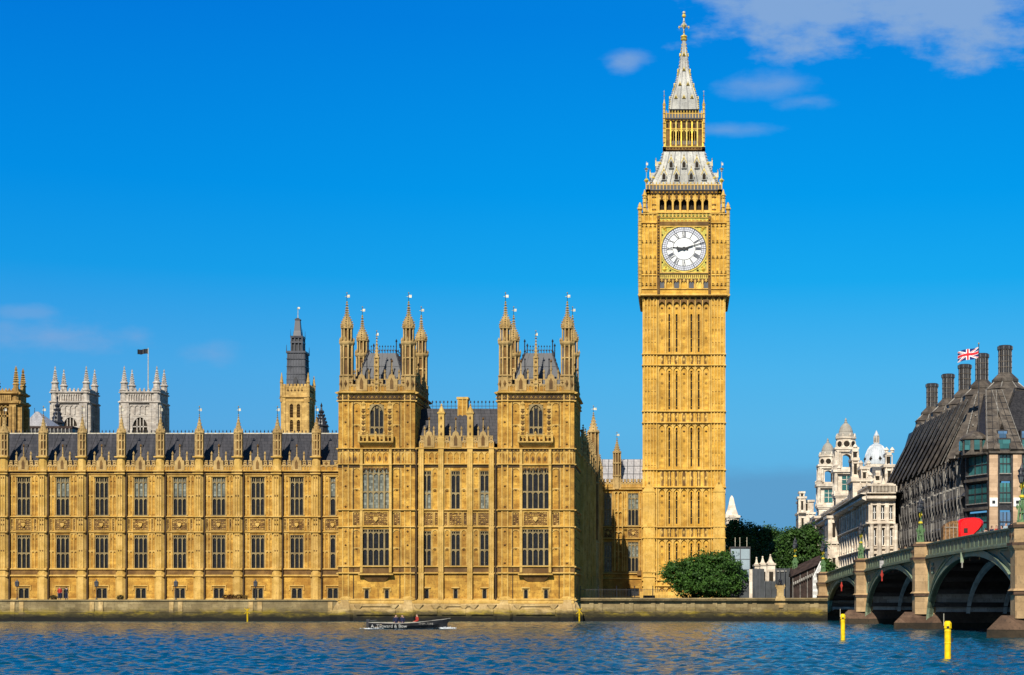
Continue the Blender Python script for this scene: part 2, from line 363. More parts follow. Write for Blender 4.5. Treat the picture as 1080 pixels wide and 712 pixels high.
def carved(mb, x0, x1, z0, z1, m, y=0, seed=0, shield=True, frame='trim', dens=.26):
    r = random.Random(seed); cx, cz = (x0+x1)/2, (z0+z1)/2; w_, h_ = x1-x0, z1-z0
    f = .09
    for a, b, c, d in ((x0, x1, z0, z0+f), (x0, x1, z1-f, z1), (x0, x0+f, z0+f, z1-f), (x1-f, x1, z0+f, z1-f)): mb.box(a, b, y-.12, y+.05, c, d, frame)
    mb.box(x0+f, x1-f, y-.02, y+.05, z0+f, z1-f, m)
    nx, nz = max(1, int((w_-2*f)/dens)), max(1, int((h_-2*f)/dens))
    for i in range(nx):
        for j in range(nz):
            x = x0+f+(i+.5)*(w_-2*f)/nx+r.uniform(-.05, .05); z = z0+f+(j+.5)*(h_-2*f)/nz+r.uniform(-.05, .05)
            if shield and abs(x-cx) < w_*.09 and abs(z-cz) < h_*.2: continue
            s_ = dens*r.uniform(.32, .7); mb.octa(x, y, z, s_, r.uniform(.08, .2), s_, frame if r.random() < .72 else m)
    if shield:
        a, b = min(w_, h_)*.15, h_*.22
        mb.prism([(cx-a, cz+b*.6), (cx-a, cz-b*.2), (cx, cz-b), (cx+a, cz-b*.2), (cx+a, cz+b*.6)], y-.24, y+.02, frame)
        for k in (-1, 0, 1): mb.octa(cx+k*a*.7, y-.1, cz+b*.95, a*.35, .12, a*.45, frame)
def wall(mb, x0, x1, z0, z1, holes, m, y=0, reveal=.4):
    xs = sorted(set([x0, x1]+[min(max(h[k], x0), x1) for h in holes for k in (0, 1)]))
    zs = sorted(set([z0, z1]+[min(max(h[k], z0), z1) for h in holes for k in (2, 3)]))
    for i in range(len(xs)-1):
        for j in range(len(zs)-1):
            a, b, c, d = xs[i], xs[i+1], zs[j], zs[j+1]
            if b-a < 1e-5 or d-c < 1e-5: continue
            cx, cz = (a+b)/2, (c+d)/2
            if any(h[0] < cx < h[1] and h[2] < cz < h[3] for h in holes): continue
            mb.quad((a, y, c), (b, y, c), (b, y, d), (a, y, d), m)
    for a, b, c, d in holes:
        q = y+reveal
        mb.quad((a, y, c), (a, q, c), (b, q, c), (b, y, c), m); mb.quad((a, y, d), (b, y, d), (b, q, d), (a, q, d), m)
        mb.quad((a, y, c), (a, y, d), (a, q, d), (a, q, c), m); mb.quad((b, y, c), (b, q, c), (b, q, d), (b, y, d), m)
WIN = {}
def win_meshes(w_, h_, lights, transoms=(.5,), head=.0, pale=0, mull=.12, arch=False, trim='trim', big=()):
    """window tracery and its glazing; origin at the bottom middle of the opening, y = 0 at the wall face"""
    trim = 'winstone' if trim == 'trim' else trim
    key = (round(w_, 2), round(h_, 2), lights, transoms, head, pale, arch, trim, big, mull)
    if key in WIN: return WIN[key]
    f = MB(); y0, y1 = .10, .32
    a, b = -w_/2, w_/2
    f.box(a, a+.09, y0-.08, y1, 0, h_, trim); f.box(b-.09, b, y0-.08, y1, 0, h_, trim)
    f.box(a-.12, b+.12, -.10, y1, -.12, .06, trim); f.box(a, b, y0-.06, y1, h_-.08, h_, trim)
    p = w_/lights; top = h_*(1-head)
    for i in range(1, lights):
        x = a+i*p; t_ = mull*(1.7 if i in big else 1); f.box(x-t_/2, x+t_/2, y0-(.08 if i in big else 0), y1, .05, h_-.05, trim)
    lv = [0]+[q*h_ for q in transoms]+[top]
    for k, z in enumerate(lv[1:-1]): f.box(a+.05, b-.05, y0+.02, y1, z-.07, z+.07, trim)
    for k in range(1, len(lv)):
        for i in range(lights):
            x = a+i*p; spandrel(f, x+mull/2, x+p-mull/2, lv[k]-.07-p*.42, lv[k]-.10, y0+.04, y1-.02, trim, lv[k]-.06)
    if head:
        f.box(a, b, y0+.02, y1, top-.035, top+.02, trim)
        for i in range(lights):
            for q in (0, 1, 2):
                x = a+i*p+q*p/2; f.box(x-.028, x+.028, y0+.04, y1-.02, top, h_-.05, trim)
        for i in range(2*lights):
            x = a+i*p/2; spandrel(f, x+.04, x+p/2-.04, h_-.05-p*.28, h_-.10, y0+.05, y1-.03, trim, h_-.07)
    if arch:
        hh = w_*.75; spandrel(f, a+.02, b-.02, h_-hh, h_-.06, y0-.14, y1+.02, trim, h_+.02)
        for k in range(3):
            f.octa(a+w_*(.25+.25*k), y0+.08, h_-hh*.45+(.25 if k == 1 else 0), w_*.11, .08, w_*.13, trim)
    g = MB(); g.quad((a, .27, 0), (b, .27, 0), (b, .27, h_), (a, .27, h_), 'glass')
    if pale:
        zz = {1: (.5, .98), 2: (.02, .48), 3: (.02, .98)}[pale]
        g.quad((a+.1, .262, zz[0]*h_), (b-.1, .262, zz[0]*h_), (b-.1, .262, zz[1]*h_), (a+.1, .262, zz[1]*h_), 'glasspale')
    WIN[key] = (f.mesh('window'), g.mesh('pane')); return WIN[key]
def window(parent, loc, rz, *args, label=None, **kw):
    a, b = win_meshes(*args, **kw)
    o = link('window', a, parent, loc, rz); link('pane', b, o)
    if label: o['label'] = label
    return o
def crocket_spire(mb, cx, cy, z0, z1, r0, m, n=8, k=5, tip=True, cs=.13):
    mb.lathe(cx, cy, [(r0, z0), (r0*.62, z0+(z1-z0)*.35), (r0*.12, z1)], m, n)
    for j in range(k):
        t = (j+.5)/k; z = z0+(z1-z0)*t*.95; r = r0*(1-.38*t/.35 if t < .35 else .62-.5*(t-.35)/.65)
        for i in range(4):
            a = math.pi/4+i*math.pi/2 if n == 4 else i*math.pi/2
            mb.octa(cx+r*math.cos(a)*1.1, cy+r*math.sin(a)*1.1, z, cs*.8, cs*.8, cs, m)
    if tip:
        mb.octa(cx, cy, z1+.05, cs*1.5, cs*1.5, cs*1.1, m); mb.octa(cx, cy, z1+.35, cs*.9, cs*.9, cs*1.4, m)
def vane(parent, loc, h=1.6, s=.5, m='silver'):
    v = MB(); v.bar((0, 0, -.5), (0, 0, h), .035, 'iron', 5); v.octa(0, 0, h+.08, .09, .09, .12, 'gold')
    v.box(0.02, s, -.015, .015, h-.50, h-.16, m); v.octa(-s*.45, 0, h-.37, s*.3, .03, .05, m)
    v.bar((-s*.4, 0, h-.37), (0, 0, h-.37), .025, m, 5)
    return v.build('vane', parent, loc)
def _merge(s, o, loc=(0, 0, 0), rz=0):
    c, n = math.cos(rz), math.sin(rz)
    k = len(s.v); s.v.extend([(x*c-y*n+loc[0], x*n+y*c+loc[1], z+loc[2]) for x, y, z in o.v])
    idx = [s.mi(m) for m in o.mats]
    for f, m in zip(o.f, o.m): s.f.append([a+k for a in f]); s.m.append(idx[m])
MB.merge = _merge
def part(name, mb, root, label=None):        # a part whose mesh is in world metres
    o = mb.build(name, root, -root.location)
    if label: o['label'] = label
    return o
def wwin(root, x, y, z, rz, *a, **k): return window(root, Vector((x, y, z))-root.location, rz, *a, **k)

# ================================================================ WATER AND GROUND
def axis(a, b, step, far, grow=1.25):
    v = list(np.arange(a, b+1e-6, step)); s = step; x = v[-1]
    while x < far[1]: s *= grow; x += s; v.append(x)
    s = step; x = v[0]; lo = []
    while x > far[0]: s *= grow; x -= s; lo.append(x)
    return np.array(lo[::-1]+v)
xs = axis(-92, 46, .22, (-900, 900)); ys = np.concatenate([axis(50, 110, .19, (-60, 110), 1.1)[:-1], axis(110, 213, .34, (110, 213), 1.1)])
gx_, gy_ = np.meshgrid(xs, ys)
rs = np.random.RandomState(3)
h = np.zeros_like(gx_)
for i in range(46):
    lam = 0.75*(1.075**i)*(.8+.4*rs.rand()); 
    if lam > 14: lam = 14*rs.rand()+2
    th = R(90)+rs.normal()*.85
    kx, ky = math.cos(th)*2*math.pi/lam, math.sin(th)*2*math.pi/lam
    am = .0145*min(lam, 3.0)**.70*(1.2 if lam < 2.2 else (.5 if lam < 5 else .35))
    ph = rs.rand()*6.28
    wob = .8*np.sin(gx_*.11+rs.rand()*6)+.8*np.sin(gy_*.09+rs.rand()*6)
    env = .6+.4*np.sin(gx_*rs.uniform(.02, .07)+rs.rand()*6)*np.sin(gy_*rs.uniform(.02, .07)+rs.rand()*6)
    s_ = np.sin(kx*gx_+ky*gy_+ph+wob)
    h += am*env*(1-2*np.abs(s_)**.85 if i % 3 == 0 else s_)
calm = .5+.5*np.clip(1-(gy_-112)/62, 0, 1)**1.2
h *= calm*1.0
h[:, 0] = h[:, -1] = 0
nv = gx_.size; ny, nx = gx_.shape
me = bpy.data.meshes.new('river_water'); me.vertices.add(nv)
me.vertices.foreach_set('co', np.stack([gx_, gy_, h], -1).astype(np.float32).ravel())
ii = np.arange((ny-1)*(nx-1)); r_, c_ = ii//(nx-1), ii % (nx-1); a_ = r_*nx+c_
q = np.stack([a_, a_+1, a_+nx+1, a_+nx], -1).ravel()
me.loops.add(q.size); me.loops.foreach_set('vertex_index', q.astype(np.int32))
me.polygons.add(len(ii)); me.polygons.foreach_set('loop_start', (np.arange(len(ii))*4).astype(np.int32))
me.polygons.foreach_set('use_smooth', np.ones(len(ii), bool)); me.update(calc_edges=True)
m, t, b, P = base_mat('river water', .06, .5)
x, y, z = t.sep(P)
b.inputs['IOR'].default_value = 1.33; b.inputs['Specular IOR Level'].default_value = .38
n_ = t.noise(P, .05, 3)
t.put(b.inputs['Base Color'], t.mix(t.ramp(n_, .35, .65), (.001, .042, .078, 1), (.002, .050, .072, 1)))
rip = t.noise(t.comb(t.math('MULTIPLY', x, .7), y, 0.0), 2.6, 6, .6)
bump(t, b, rip, .45, .16)
M['water'] = m; me.materials.append(m)
tag(link('river', me), kind='structure')

gm = MB()
gm.quad((-1500, 209.4, 2.5), (1500, 209.4, 2.5), (1500, 5000, 2.5), (-1500, 5000, 2.5), 'grass')
tag(gm.build('ground'), kind='structure')
tm = MB(); tm.quad((-160, 209.2, 2.56), (X(356, 208), 209.2, 2.56), (X(356, 208), 218, 2.56), (-160, 218, 2.56), 'wallstone')
tag(tm.build('terrace_pavement'), kind='structure')

# river walls: one west of the pavilion, one under the green to the bridge, one beyond it
def river_wall(name, label, x0, x1, y, zt, bays, stone_='wallstone'):
    r = MB(); th = 1.0
    r.prof(x0, x1, [(y-.32, -2), (y-.26, 1.05), (y-.22, 1.1), (y+th, 1.1), (y+th, -2)], stone_)
    r.prof(x0, x1, [(y-.12, 1.1), (y-.10, zt-.16), (y+.6, zt-.16), (y+.6, 1.1)], stone_)
    r.prof(x0, x1, [(y-.30, 1.04), (y-.30, 1.12), (y-.12, 1.20), (y+.1, 1.24), (y+.1, 1.02)], stone_)
    r.prof(x0, x1, [(y-.24, zt-.20), (y-.24, zt-.06), (y-.10, zt), (y+.7, zt), (y+.7, zt-.20)], stone_)
    for i in range(bays+1):
        x = x0+(x1-x0)*(i+.5)/(bays+1) if bays < 11 or bays > 30 else X(17.5-83.7*7+83.7*i, y)+.15
        for dx in (-.85, .25): r.prof(x+dx, x+dx+.55, [(y-.34, -1), (y-.30, 1.0), (y-.22, zt-.3), (y, zt-.3), (y, -1)], 'basestone' if bays == 11 else stone_)
    o = r.build(name); tag(o, label, 'river wall'); return o
river_wall('river_wall', 'long mossy stone river wall below the terrace, left of the pavilion', -160, X(355.5, 208), 208.3, Z(632.3, 208), 11)
river_wall('river_wall', 'mossy stone river wall with coping between the pavilion and the bridge', X(611.5, 208), 18.0, 210.0, Z(630.6, 210), 7)
river_wall('river_wall', 'stone river wall beyond the bridge seen under its arches', 43.0, 400, 214.0, 3.2, 40)

# ================================================================ THE PALACE
P0 = thing('palace', 'long honey coloured gothic palace with two turreted pavilion towers on the river', 'palace', (X(355, 208), 214, 2.5))
D1 = 218.0; z1 = lambda y: Z(y, D1)
WX = [X(4.4+41.15*k, D1) for k in range(-7, 9)]          # buttress centres of the river wing
XE = X(397.3, 208)-4.60                                          # where the wing meets the pavilion
wm = MB(); cx_list = []
def wing_bay(xl, xr, seed, half=False):
    cx = (xl+xr)/2 if not half else X(351, D1); ww = 1.76 if not half else .75
    y = D1
    hs_ = [(cx-ww/2, cx+ww/2, z1(543.7), z1(503)), (cx-ww/2, cx+ww/2, z1(599.8), z1(564)), (cx-.72, cx+.72, z1(631.3), z1(619.8))]
    wall(wm, xl, xr, 2.5, z1(497), hs_, 'stone', y)
    a, b = xl+.62, xr-(.62 if not half else .1)
    string(wm, xl, xr, z1(608.3), .28, .26, 'trim', y); string(wm, xl, xr, z1(601.3), .26, .24, 'trim', y)
    wm.box(xl, xr, y-.05, y+.05, z1(607), z1(601), 'carved')
    string(wm, xl, xr, z1(562), .22, .22, 'trim', y); string(wm, xl, xr, z1(545.8), .22, .24, 'trim', y)
    wm.prof(xl, xr, [(y-.22, 2.5), (y-.22, z1(632.2)), (y-.02, z1(631)), (y+.05, z1(631)), (y+.05, 2.5)], 'trim')
    for za, zb, sd_ in ((z1(543), z1(501.5), 1), (z1(599.5), z1(562.3), 2)):
        for p, q in ((a, cx-ww/2-.14), (cx+ww/2+.14, b)):
            if q-p < .3: continue
            blind(wm, p, q, za, zb, 2 if q-p > .8 else 1, 'trim', .09, .10, .42, y, (.5,))
            for zz in (zb-.75, za+(zb-za)*.46): bosses(wm, p, q, zz, .24, .5, 'carved', y, .14)
    wm.prof(cx-ww/2-.25, cx+ww/2+.25, [(y-.16, z1(502.8)), (y-.20, z1(501.6)), (y+.02, z1(501.2)), (y+.02, z1(502.8))], 'trim')
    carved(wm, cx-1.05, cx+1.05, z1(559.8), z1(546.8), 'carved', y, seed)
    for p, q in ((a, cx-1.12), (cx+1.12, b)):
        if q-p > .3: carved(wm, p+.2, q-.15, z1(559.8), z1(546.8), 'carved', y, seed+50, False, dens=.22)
    # label mould over the small window
    zt = z1(618.2)
    wm.box(cx-.98, cx+.98, y-.14, y+.05, zt, zt+.14, 'trim')
    for sx in (-1, 1): wm.box(cx+sx*.93-.06, cx+sx*.93+.06, y-.12, y+.05, zt-.5, zt, 'trim')
    # cornice, carved frieze and pierced battlement
    string(wm, xl, xr, z1(500.6), .16, .18, 'trim', y); bosses(wm, xl+.5, xr-.5, z1(499), .26, .42, 'carved', y, .2)
    wm.box(xl, xr, y-.08, y+.05, z1(500), z1(497.6), 'darkstone')
    string(wm, xl, xr, z1(497.8), .22, .34, 'trim', y)
    r_pale = random.Random(seed)
    wwin(P0, cx, y, z1(543.7), 0, ww, z1(503)-z1(543.7), 3 if not half else 1, (.45,), .13, pale=r_pale.choice((0, 0, 1, 1, 0, 0)))
    wwin(P0, cx, y, z1(599.8), 0, ww, z1(564)-z1(599.8), 3 if not half else 1, (.46,), .08, pale=0)
    wwin(P0, cx, y, z1(631.3), 0, 1.44, z1(619.8)-z1(631.3), 2, (), .0)
for k in range(len(WX)-1): wing_bay(WX[k], WX[k+1], k+1)
wing_bay(WX[-1], XE, 77, True)
for xx in WX: 
    wm.box(xx+.64, xx+.84, D1-.32, D1+.02, 2.6, z1(499), 'darkstone')          # rain pipes down the buttress edge
wm.quad((WX[0], D1+10, 2.5), (WX[0], D1, 2.5), (WX[0], D1, z1(497)), (WX[0], D1+10, z1(497)), 'stone')
part('wing_wall', wm, P0)
def parapet_bay(mb, xl, xr, y, zb, zt, n, stone_='weather', gable=True, big=1.0, seed=0):
    """battlement: panelled base, merlons, a central gablet with a finial and two small pinnacles"""
    h_ = zt-zb; pw = (xr-xl)/n
    mb.box(xl, xr, y-.04, y+.32, zb, zb+h_*.52, 'stone' if stone_ == 'weather' else stone_)
    blind(mb, xl, xr, zb+.04, zb+h_*.55, n*2, stone_, .08, .08, .22, y-.04)
    mb.box(xl, xr, y-.12, y+.34, zb+h_*.52, zb+h_*.62, stone_)
    for i in range(n):
        x = xl+i*pw; mb.box(x+pw*.2, x+pw*.8, y-.03, y+.30, zb+h_*.62, zt, stone_)
        mb.box(x+pw*.14, x+pw*.86, y-.10, y+.34, zt-.02, zt+.10, stone_)
        mb.octa(x+pw*.5, y-.05, zb+h_*.78, pw*.17, .12, pw*.17, 'carved')
    if gable:
        c = (xl+xr)/2; g = .62*big
        mb.prism([(c-g, zb+.1), (c+g, zb+.1), (c+g, zt), (c+g*.62, zt+.12), (c+g*.5, zt+.42*big), (c, zt+.68*big), (c-g*.5, zt+.42*big), (c-g*.62, zt+.12), (c-g, zt)], y-.2, y+.3, stone_)
        mb.prism([(c-g*.3, zb+.3), (c+g*.3, zb+.3), (c+g*.3, zt-.2), (c, zt+.2*big), (c-g*.3, zt-.2)], y-.24, y-.1, 'carved')
        mb.bar((c, y, zt+.5*big), (c, y, zt+1.9*big), .10, stone_, 6, .045)
        mb.octa(c, y, zt+1.05*big, .16, .16, .12, stone_); mb.octa(c, y, zt+2.0*big, .16, .16, .26, 'carved')
        for s in (-1, 1):
            x = c+s*(xr-xl)*.235
            mb.box(x-.10, x+.10, y-.08, y+.12, zt, zt+.75, stone_); mb.octa(x, y+.02, zt+1.0, .14, .14, .34, stone_)
pm = MB()
for k in range(len(WX)-1): parapet_bay(pm, WX[k]+.55, WX[k+1]-.55, D1, z1(497), z1(486.5), 6, seed=k)
parapet_bay(pm, WX[-1]+.55, XE, D1, z1(497), z1(486.5), 3, gable=False)
part('parapet', pm, P0)
# buttress turrets of the wing
def wing_buttress():
    bm_ = MB(); z = z1
    for za, zb, hw, pr in ((2.5, z(608), .66, .62), (z(608), z(562), .62, .55), (z(562), z(500), .58, .50), (z(500), z(482.5), .53, .46)):
        bm_.add([(x, y, q) for q in (za, zb) for x, y in ((-hw, .3), (-hw, -pr*.45), (-hw*.5, -pr), (hw*.5, -pr), (hw, -pr*.45), (hw, .3))],
                [(0, 1, 7, 6), (1, 2, 8, 7), (2, 3, 9, 8), (3, 4, 10, 9), (4, 5, 11, 10), (5, 4, 3, 2, 1, 0), (6, 7, 8, 9, 10, 11)], 'trim')
    for za, zb in ((z(599), z(563)), (z(560), z(546.5)), (z(544), z(502))):
        for x in (-.30, .30, 0): bm_.box(x-.045, x+.045, -.60, -.45, za, zb, 'trim')
        for q in (zb-.25, (za+zb)/2): bm_.octa(-.15, -.56, q, .13, .08, .13, 'carved'); bm_.octa(.15, -.56, q, .13, .08, .13, 'carved')
    for zz, hh in ((z(608.3), .28), (z(601.3), .26), (z(562), .22), (z(545.8), .22), (z(500.6), .2), (z(497.8), .24), (z(483), .2)):
        bm_.box(-.68, .68, -.70, .2, zz+.02, zz+hh-.03, 'trim')
    cy = .1
    bm_.lathe(0, cy, [(.62, z(482.5)), (.62, z(481)), (.54, z(480))], 'weather')
    bm_.lathe(0, cy, [(.42, z(481)), (.42, z(456))], 'carved')
    for i in range(8):
        a = math.pi/8+i*math.pi/4; x_, y_ = .50*math.cos(a), .50*math.sin(a)
        bm_.box(x_-.07, x_+.07, cy+y_-.07, cy+y_+.07, z(481), z(456), 'weather')
    for q in (475.5, 466, 459): bm_.lathe(0, cy, [(.50, z(q)), (.55, z(q)+.05), (.55, z(q)+.2), (.50, z(q)+.25)], 'weather')
    bm_.lathe(0, cy, [(.60, z(457.5)), (.66, z(456.5)), (.60, z(455.5)), (.5, z(455))], 'weather')
    for i in range(4):
        a = i*math.pi/2
        bm_.prism([(-.0, 0)], 0, 0, 'weather') if False else None
        x_, y_ = .48*math.cos(a), .48*math.sin(a); bm_.octa(x_, cy+y_, z(454.5), .14, .14, .42, 'weather')
    crocket_spire(bm_, 0, cy, z(455.5), z(440.5), .50, 'weather', 8, 4, True, .10)
    return bm_.mesh('buttress')
bmesh_ = wing_buttress()
for i, xx in enumerate(WX):
    o = link('buttress', bmesh_, P0, Vector((xx, D1, 0))-P0.location)
    vane(o, (0, .1, z1(436.8)), .9, .3)
# wing roof
rm = MB(); zr0, zr1 = z1(492), Z(457.6, 223.5)
rm.add([(x, y, z) for x in (WX[0], XE) for y, z in ((D1+.9, zr0), (D1+5.4, zr1), (D1+5.9, zr1), (D1+10.4, zr0))],
       [(0, 4, 5, 1), (1, 5, 6, 2), (2, 6, 7, 3), (0, 1, 2, 3), (7, 6, 5, 4)], 'slate')
k = WX[0]
while k < XE:                                             # battens of the iron roof and small lucarnes
    rm.bar((k, D1+.85, zr0), (k, D1+5.35, zr1), .05, 'slate', 4); k += 1.68
for xx in WX[:-1]:
    for f_, dx in ((.62, 1.6), (.78, 3.4)):
        y_ = D1+.9+4.5*f_; z_ = zr0+(zr1-zr0)*f_; rm.box(xx+dx-.12, xx+dx+.12, y_-.25, y_, z_-.1, z_+.22, 'iron')
part('wing_roof', rm, P0)
cm = MB(); k = WX[0]
cm.box(WX[0], XE, D1+5.6, D1+5.7, zr1-.02, zr1+.14, 'silver')
while k < XE: cm.octa(k, D1+5.65, zr1+.32, .09, .05, .26, 'iron'); k += .5
part('roof_cresting', cm, P0)

# ---- pavilion towers
DP = 208.0; zp = lambda y: Z(y, DP); HW = 4.72; TD = 11.6
def tower_side(front=True, w_=HW*2, full=True):
    """one face, centred, wall plane y = 0"""
    f = MB(); a, b = -w_/2, w_/2; h3 = [(-.88, .88, zp(458), zp(426.5))] if front else []
    hg = [(-1.24-.3, -1.24+.3, zp(632), zp(621.5)), (1.24-.3, 1.24+.3, zp(632), zp(621.5))] if front else []
    wall(f, a, b, 1.5, zp(413), h3+hg, 'stone', 0)
    # ground floor and strings
    for zz, hh, pr in ((633.8, .3, .34), (605.6, .26, .30), (598.6, .24, .26), (556.6, .22, .24), (538.8, .22, .28), (490.6, .22, .28), (474, .2, .3), (423.6, .2, .26), (415.3, .3, .42)):
        string(f, a, b, zp(zz), hh, pr, 'trim')
    f.box(a, b, -.06, .05, zp(605), zp(599), 'carved'); bosses(f, a+1.8, b-1.8, zp(602), .36, .72, 'trim', -.03, .16)
    f.box(a, b, -.08, .05, zp(476), zp(474), 'darkstone'); f.box(a, b, -.10, .05, zp(421.5), zp(417), 'darkstone')
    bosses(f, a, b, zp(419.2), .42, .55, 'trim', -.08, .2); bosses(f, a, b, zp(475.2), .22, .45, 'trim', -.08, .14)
    f.box(a, b, -.08, .05, zp(493), zp(491), 'darkstone')
    lim = 1.95 if front else .0
    for s in (-1, 1):
        p, q_ = (lim, w_/2-1.7) if s > 0 else (-w_/2+1.7, -lim)
        if not front: 
            if s > 0: continue
            p, q_ = -w_/2+1.0, w_/2-1.0
        n = max(1, round((q_-p)/.95))
        for za, zb in ((zp(596.5), zp(558.5)), (zp(537), zp(493.5)), (zp(471), zp(424.5))):
            blind(f, p, q_, za, zb, n, 'trim', .11, .13, .45, 0, (.5,))
            for zz in (.46, .80): bosses(f, p, q_, za+(zb-za)*zz, .34, (q_-p)/n, 'carved', 0, .16)
        carved(f, p+.05, q_-.05, zp(554.8), zp(539.8), 'carved', 0, 5, False, dens=.28)
    blind(f, a+.2, b-.2, zp(489), zp(476.5), int(w_/.75), 'trim', .10, .13, .5, 0)
    for i in range(int(w_/.75)):
        x = a+.2+(i+.5)*(w_-.4)/int(w_/.75); f.octa(x, 0, zp(484), .2, .1, .42, 'carved')
    if not front: return f
    # canted bay through first and second floors
    B = 1.78; Y = -.5
    hb = [(-1.7, 1.7, zp(596.8), zp(558.2)), (-1.7, 1.7, zp(537), zp(493.5))]
    wall(f, -B, B, zp(598), zp(491.5), hb, 'stone', Y, .3)
    for s in (-1, 1): f.box(s*B-.16, s*B+.16, Y-.16, .05, zp(604), zp(474.5), 'trim')
    f.box(-B, B, Y+.31, 0, zp(597.2), zp(596.8), 'trim')
    carved(f, -B+.25, B-.25, zp(555), zp(539.5), 'carved', Y, 9, True, dens=.24)
    for zz, hh in ((598.6, .24), (556.6, .22), (538.8, .22), (491.6, .24)): string(f, -B-.2, B+.2, zp(zz), hh, .22, 'trim', Y)
    f.prof(-B-.2, B+.2, [(Y-.02, zp(605)), (Y-.02, zp(598)), (0, zp(598)), (0, zp(605))], 'carved')
    f.add([(-B-.3, Y-.2, zp(604.5)), (B+.3, Y-.2, zp(604.5)), (B+.3, .05, zp(604.5)), (-B-.3, .05, zp(604.5)),
           (-B+.75, -.05, zp(613.5)), (B-.75, -.05, zp(613.5)), (B-.75, .05, zp(613.5)), (-B+.75, .05, zp(613.5))],
          [(0, 1, 2, 3), (7, 6, 5, 4), (1, 0, 4, 5), (2, 1, 5, 6), (3, 2, 6, 7), (0, 3, 7, 4)], 'carved')
    f.prof(-B-.35, B+.35, [(Y-.26, zp(606.5)), (Y-.26, zp(605)), (0, zp(604.6)), (0, zp(606.5))], 'trim')
    for i in range(7): f.octa(-B+.25+i*(2*B-.5)/6, Y-.02, zp(495), .2, .12, .3, 'carved')
    for s in (-1, 1):                                      # label moulds of the slit windows
        f.box(s*1.24-.52, s*1.24+.52, -.16, .05, zp(620.6), zp(619.2), 'trim')
        for t_ in (-1, 1): f.box(s*1.24+t_*.47-.06, s*1.24+t_*.47+.06, -.12, .05, zp(624), zp(620.6), 'trim')
    # niches beside the arched window, its hood and the balcony
    for s in (-1, 1):
        x = s*1.62
        f.box(x-.27, x+.27, -.16, .05, zp(469), zp(428), 'trim')
        for i in range(6): 
            f.octa(x, -.2, zp(465-i*6.2), .26, .16, .3, 'carved'); f.box(x-.2, x+.2, -.3, .0, zp(462.5-i*6.2), zp(461.8-i*6.2), 'trim')
        f.octa(x, -.1, zp(426), .26, .2, .5, 'trim')
    for k_ in range(9):
        t_ = k_/8*math.pi; f.octa(-math.cos(t_)*1.12, -.06, zp(437)+math.sin(t_)**.8*1.55, .16, .14, .16, 'trim')
    return f
def balcony_mesh():
    f = MB()
    f.add([(-2.1, -.75, zp(467)), (2.1, -.75, zp(467)), (2.1, 0, zp(467)), (-2.1, 0, zp(467)), (-1.5, -.1, zp(472)), (1.5, -.1, zp(472)), (1.5, 0, zp(472)), (-1.5, 0, zp(472))],
          [(0, 1, 2, 3), (7, 6, 5, 4), (1, 0, 4, 5), (2, 1, 5, 6), (3, 2, 6, 7), (0, 3, 7, 4)], 'trim')
    f.box(-2.15, 2.15, -.8, .02, zp(467.2), zp(466), 'trim'); f.box(-2.1, 2.1, -.76, -.6, zp(460.4), zp(459.3), 'trim')
    blind(f, -2.05, 2.05, zp(466), zp(460.2), 8, 'trim', .02, .12, .3, -.68)
    for i in range(5):
        x = -2.05+i*1.025; f.box(x-.13, x+.13, -.84, -.6, zp(466.5), zp(458.5), 'trim'); f.octa(x, -.72, zp(457.5), .15, .15, .3, 'trim')
    return f.mesh('balcony')
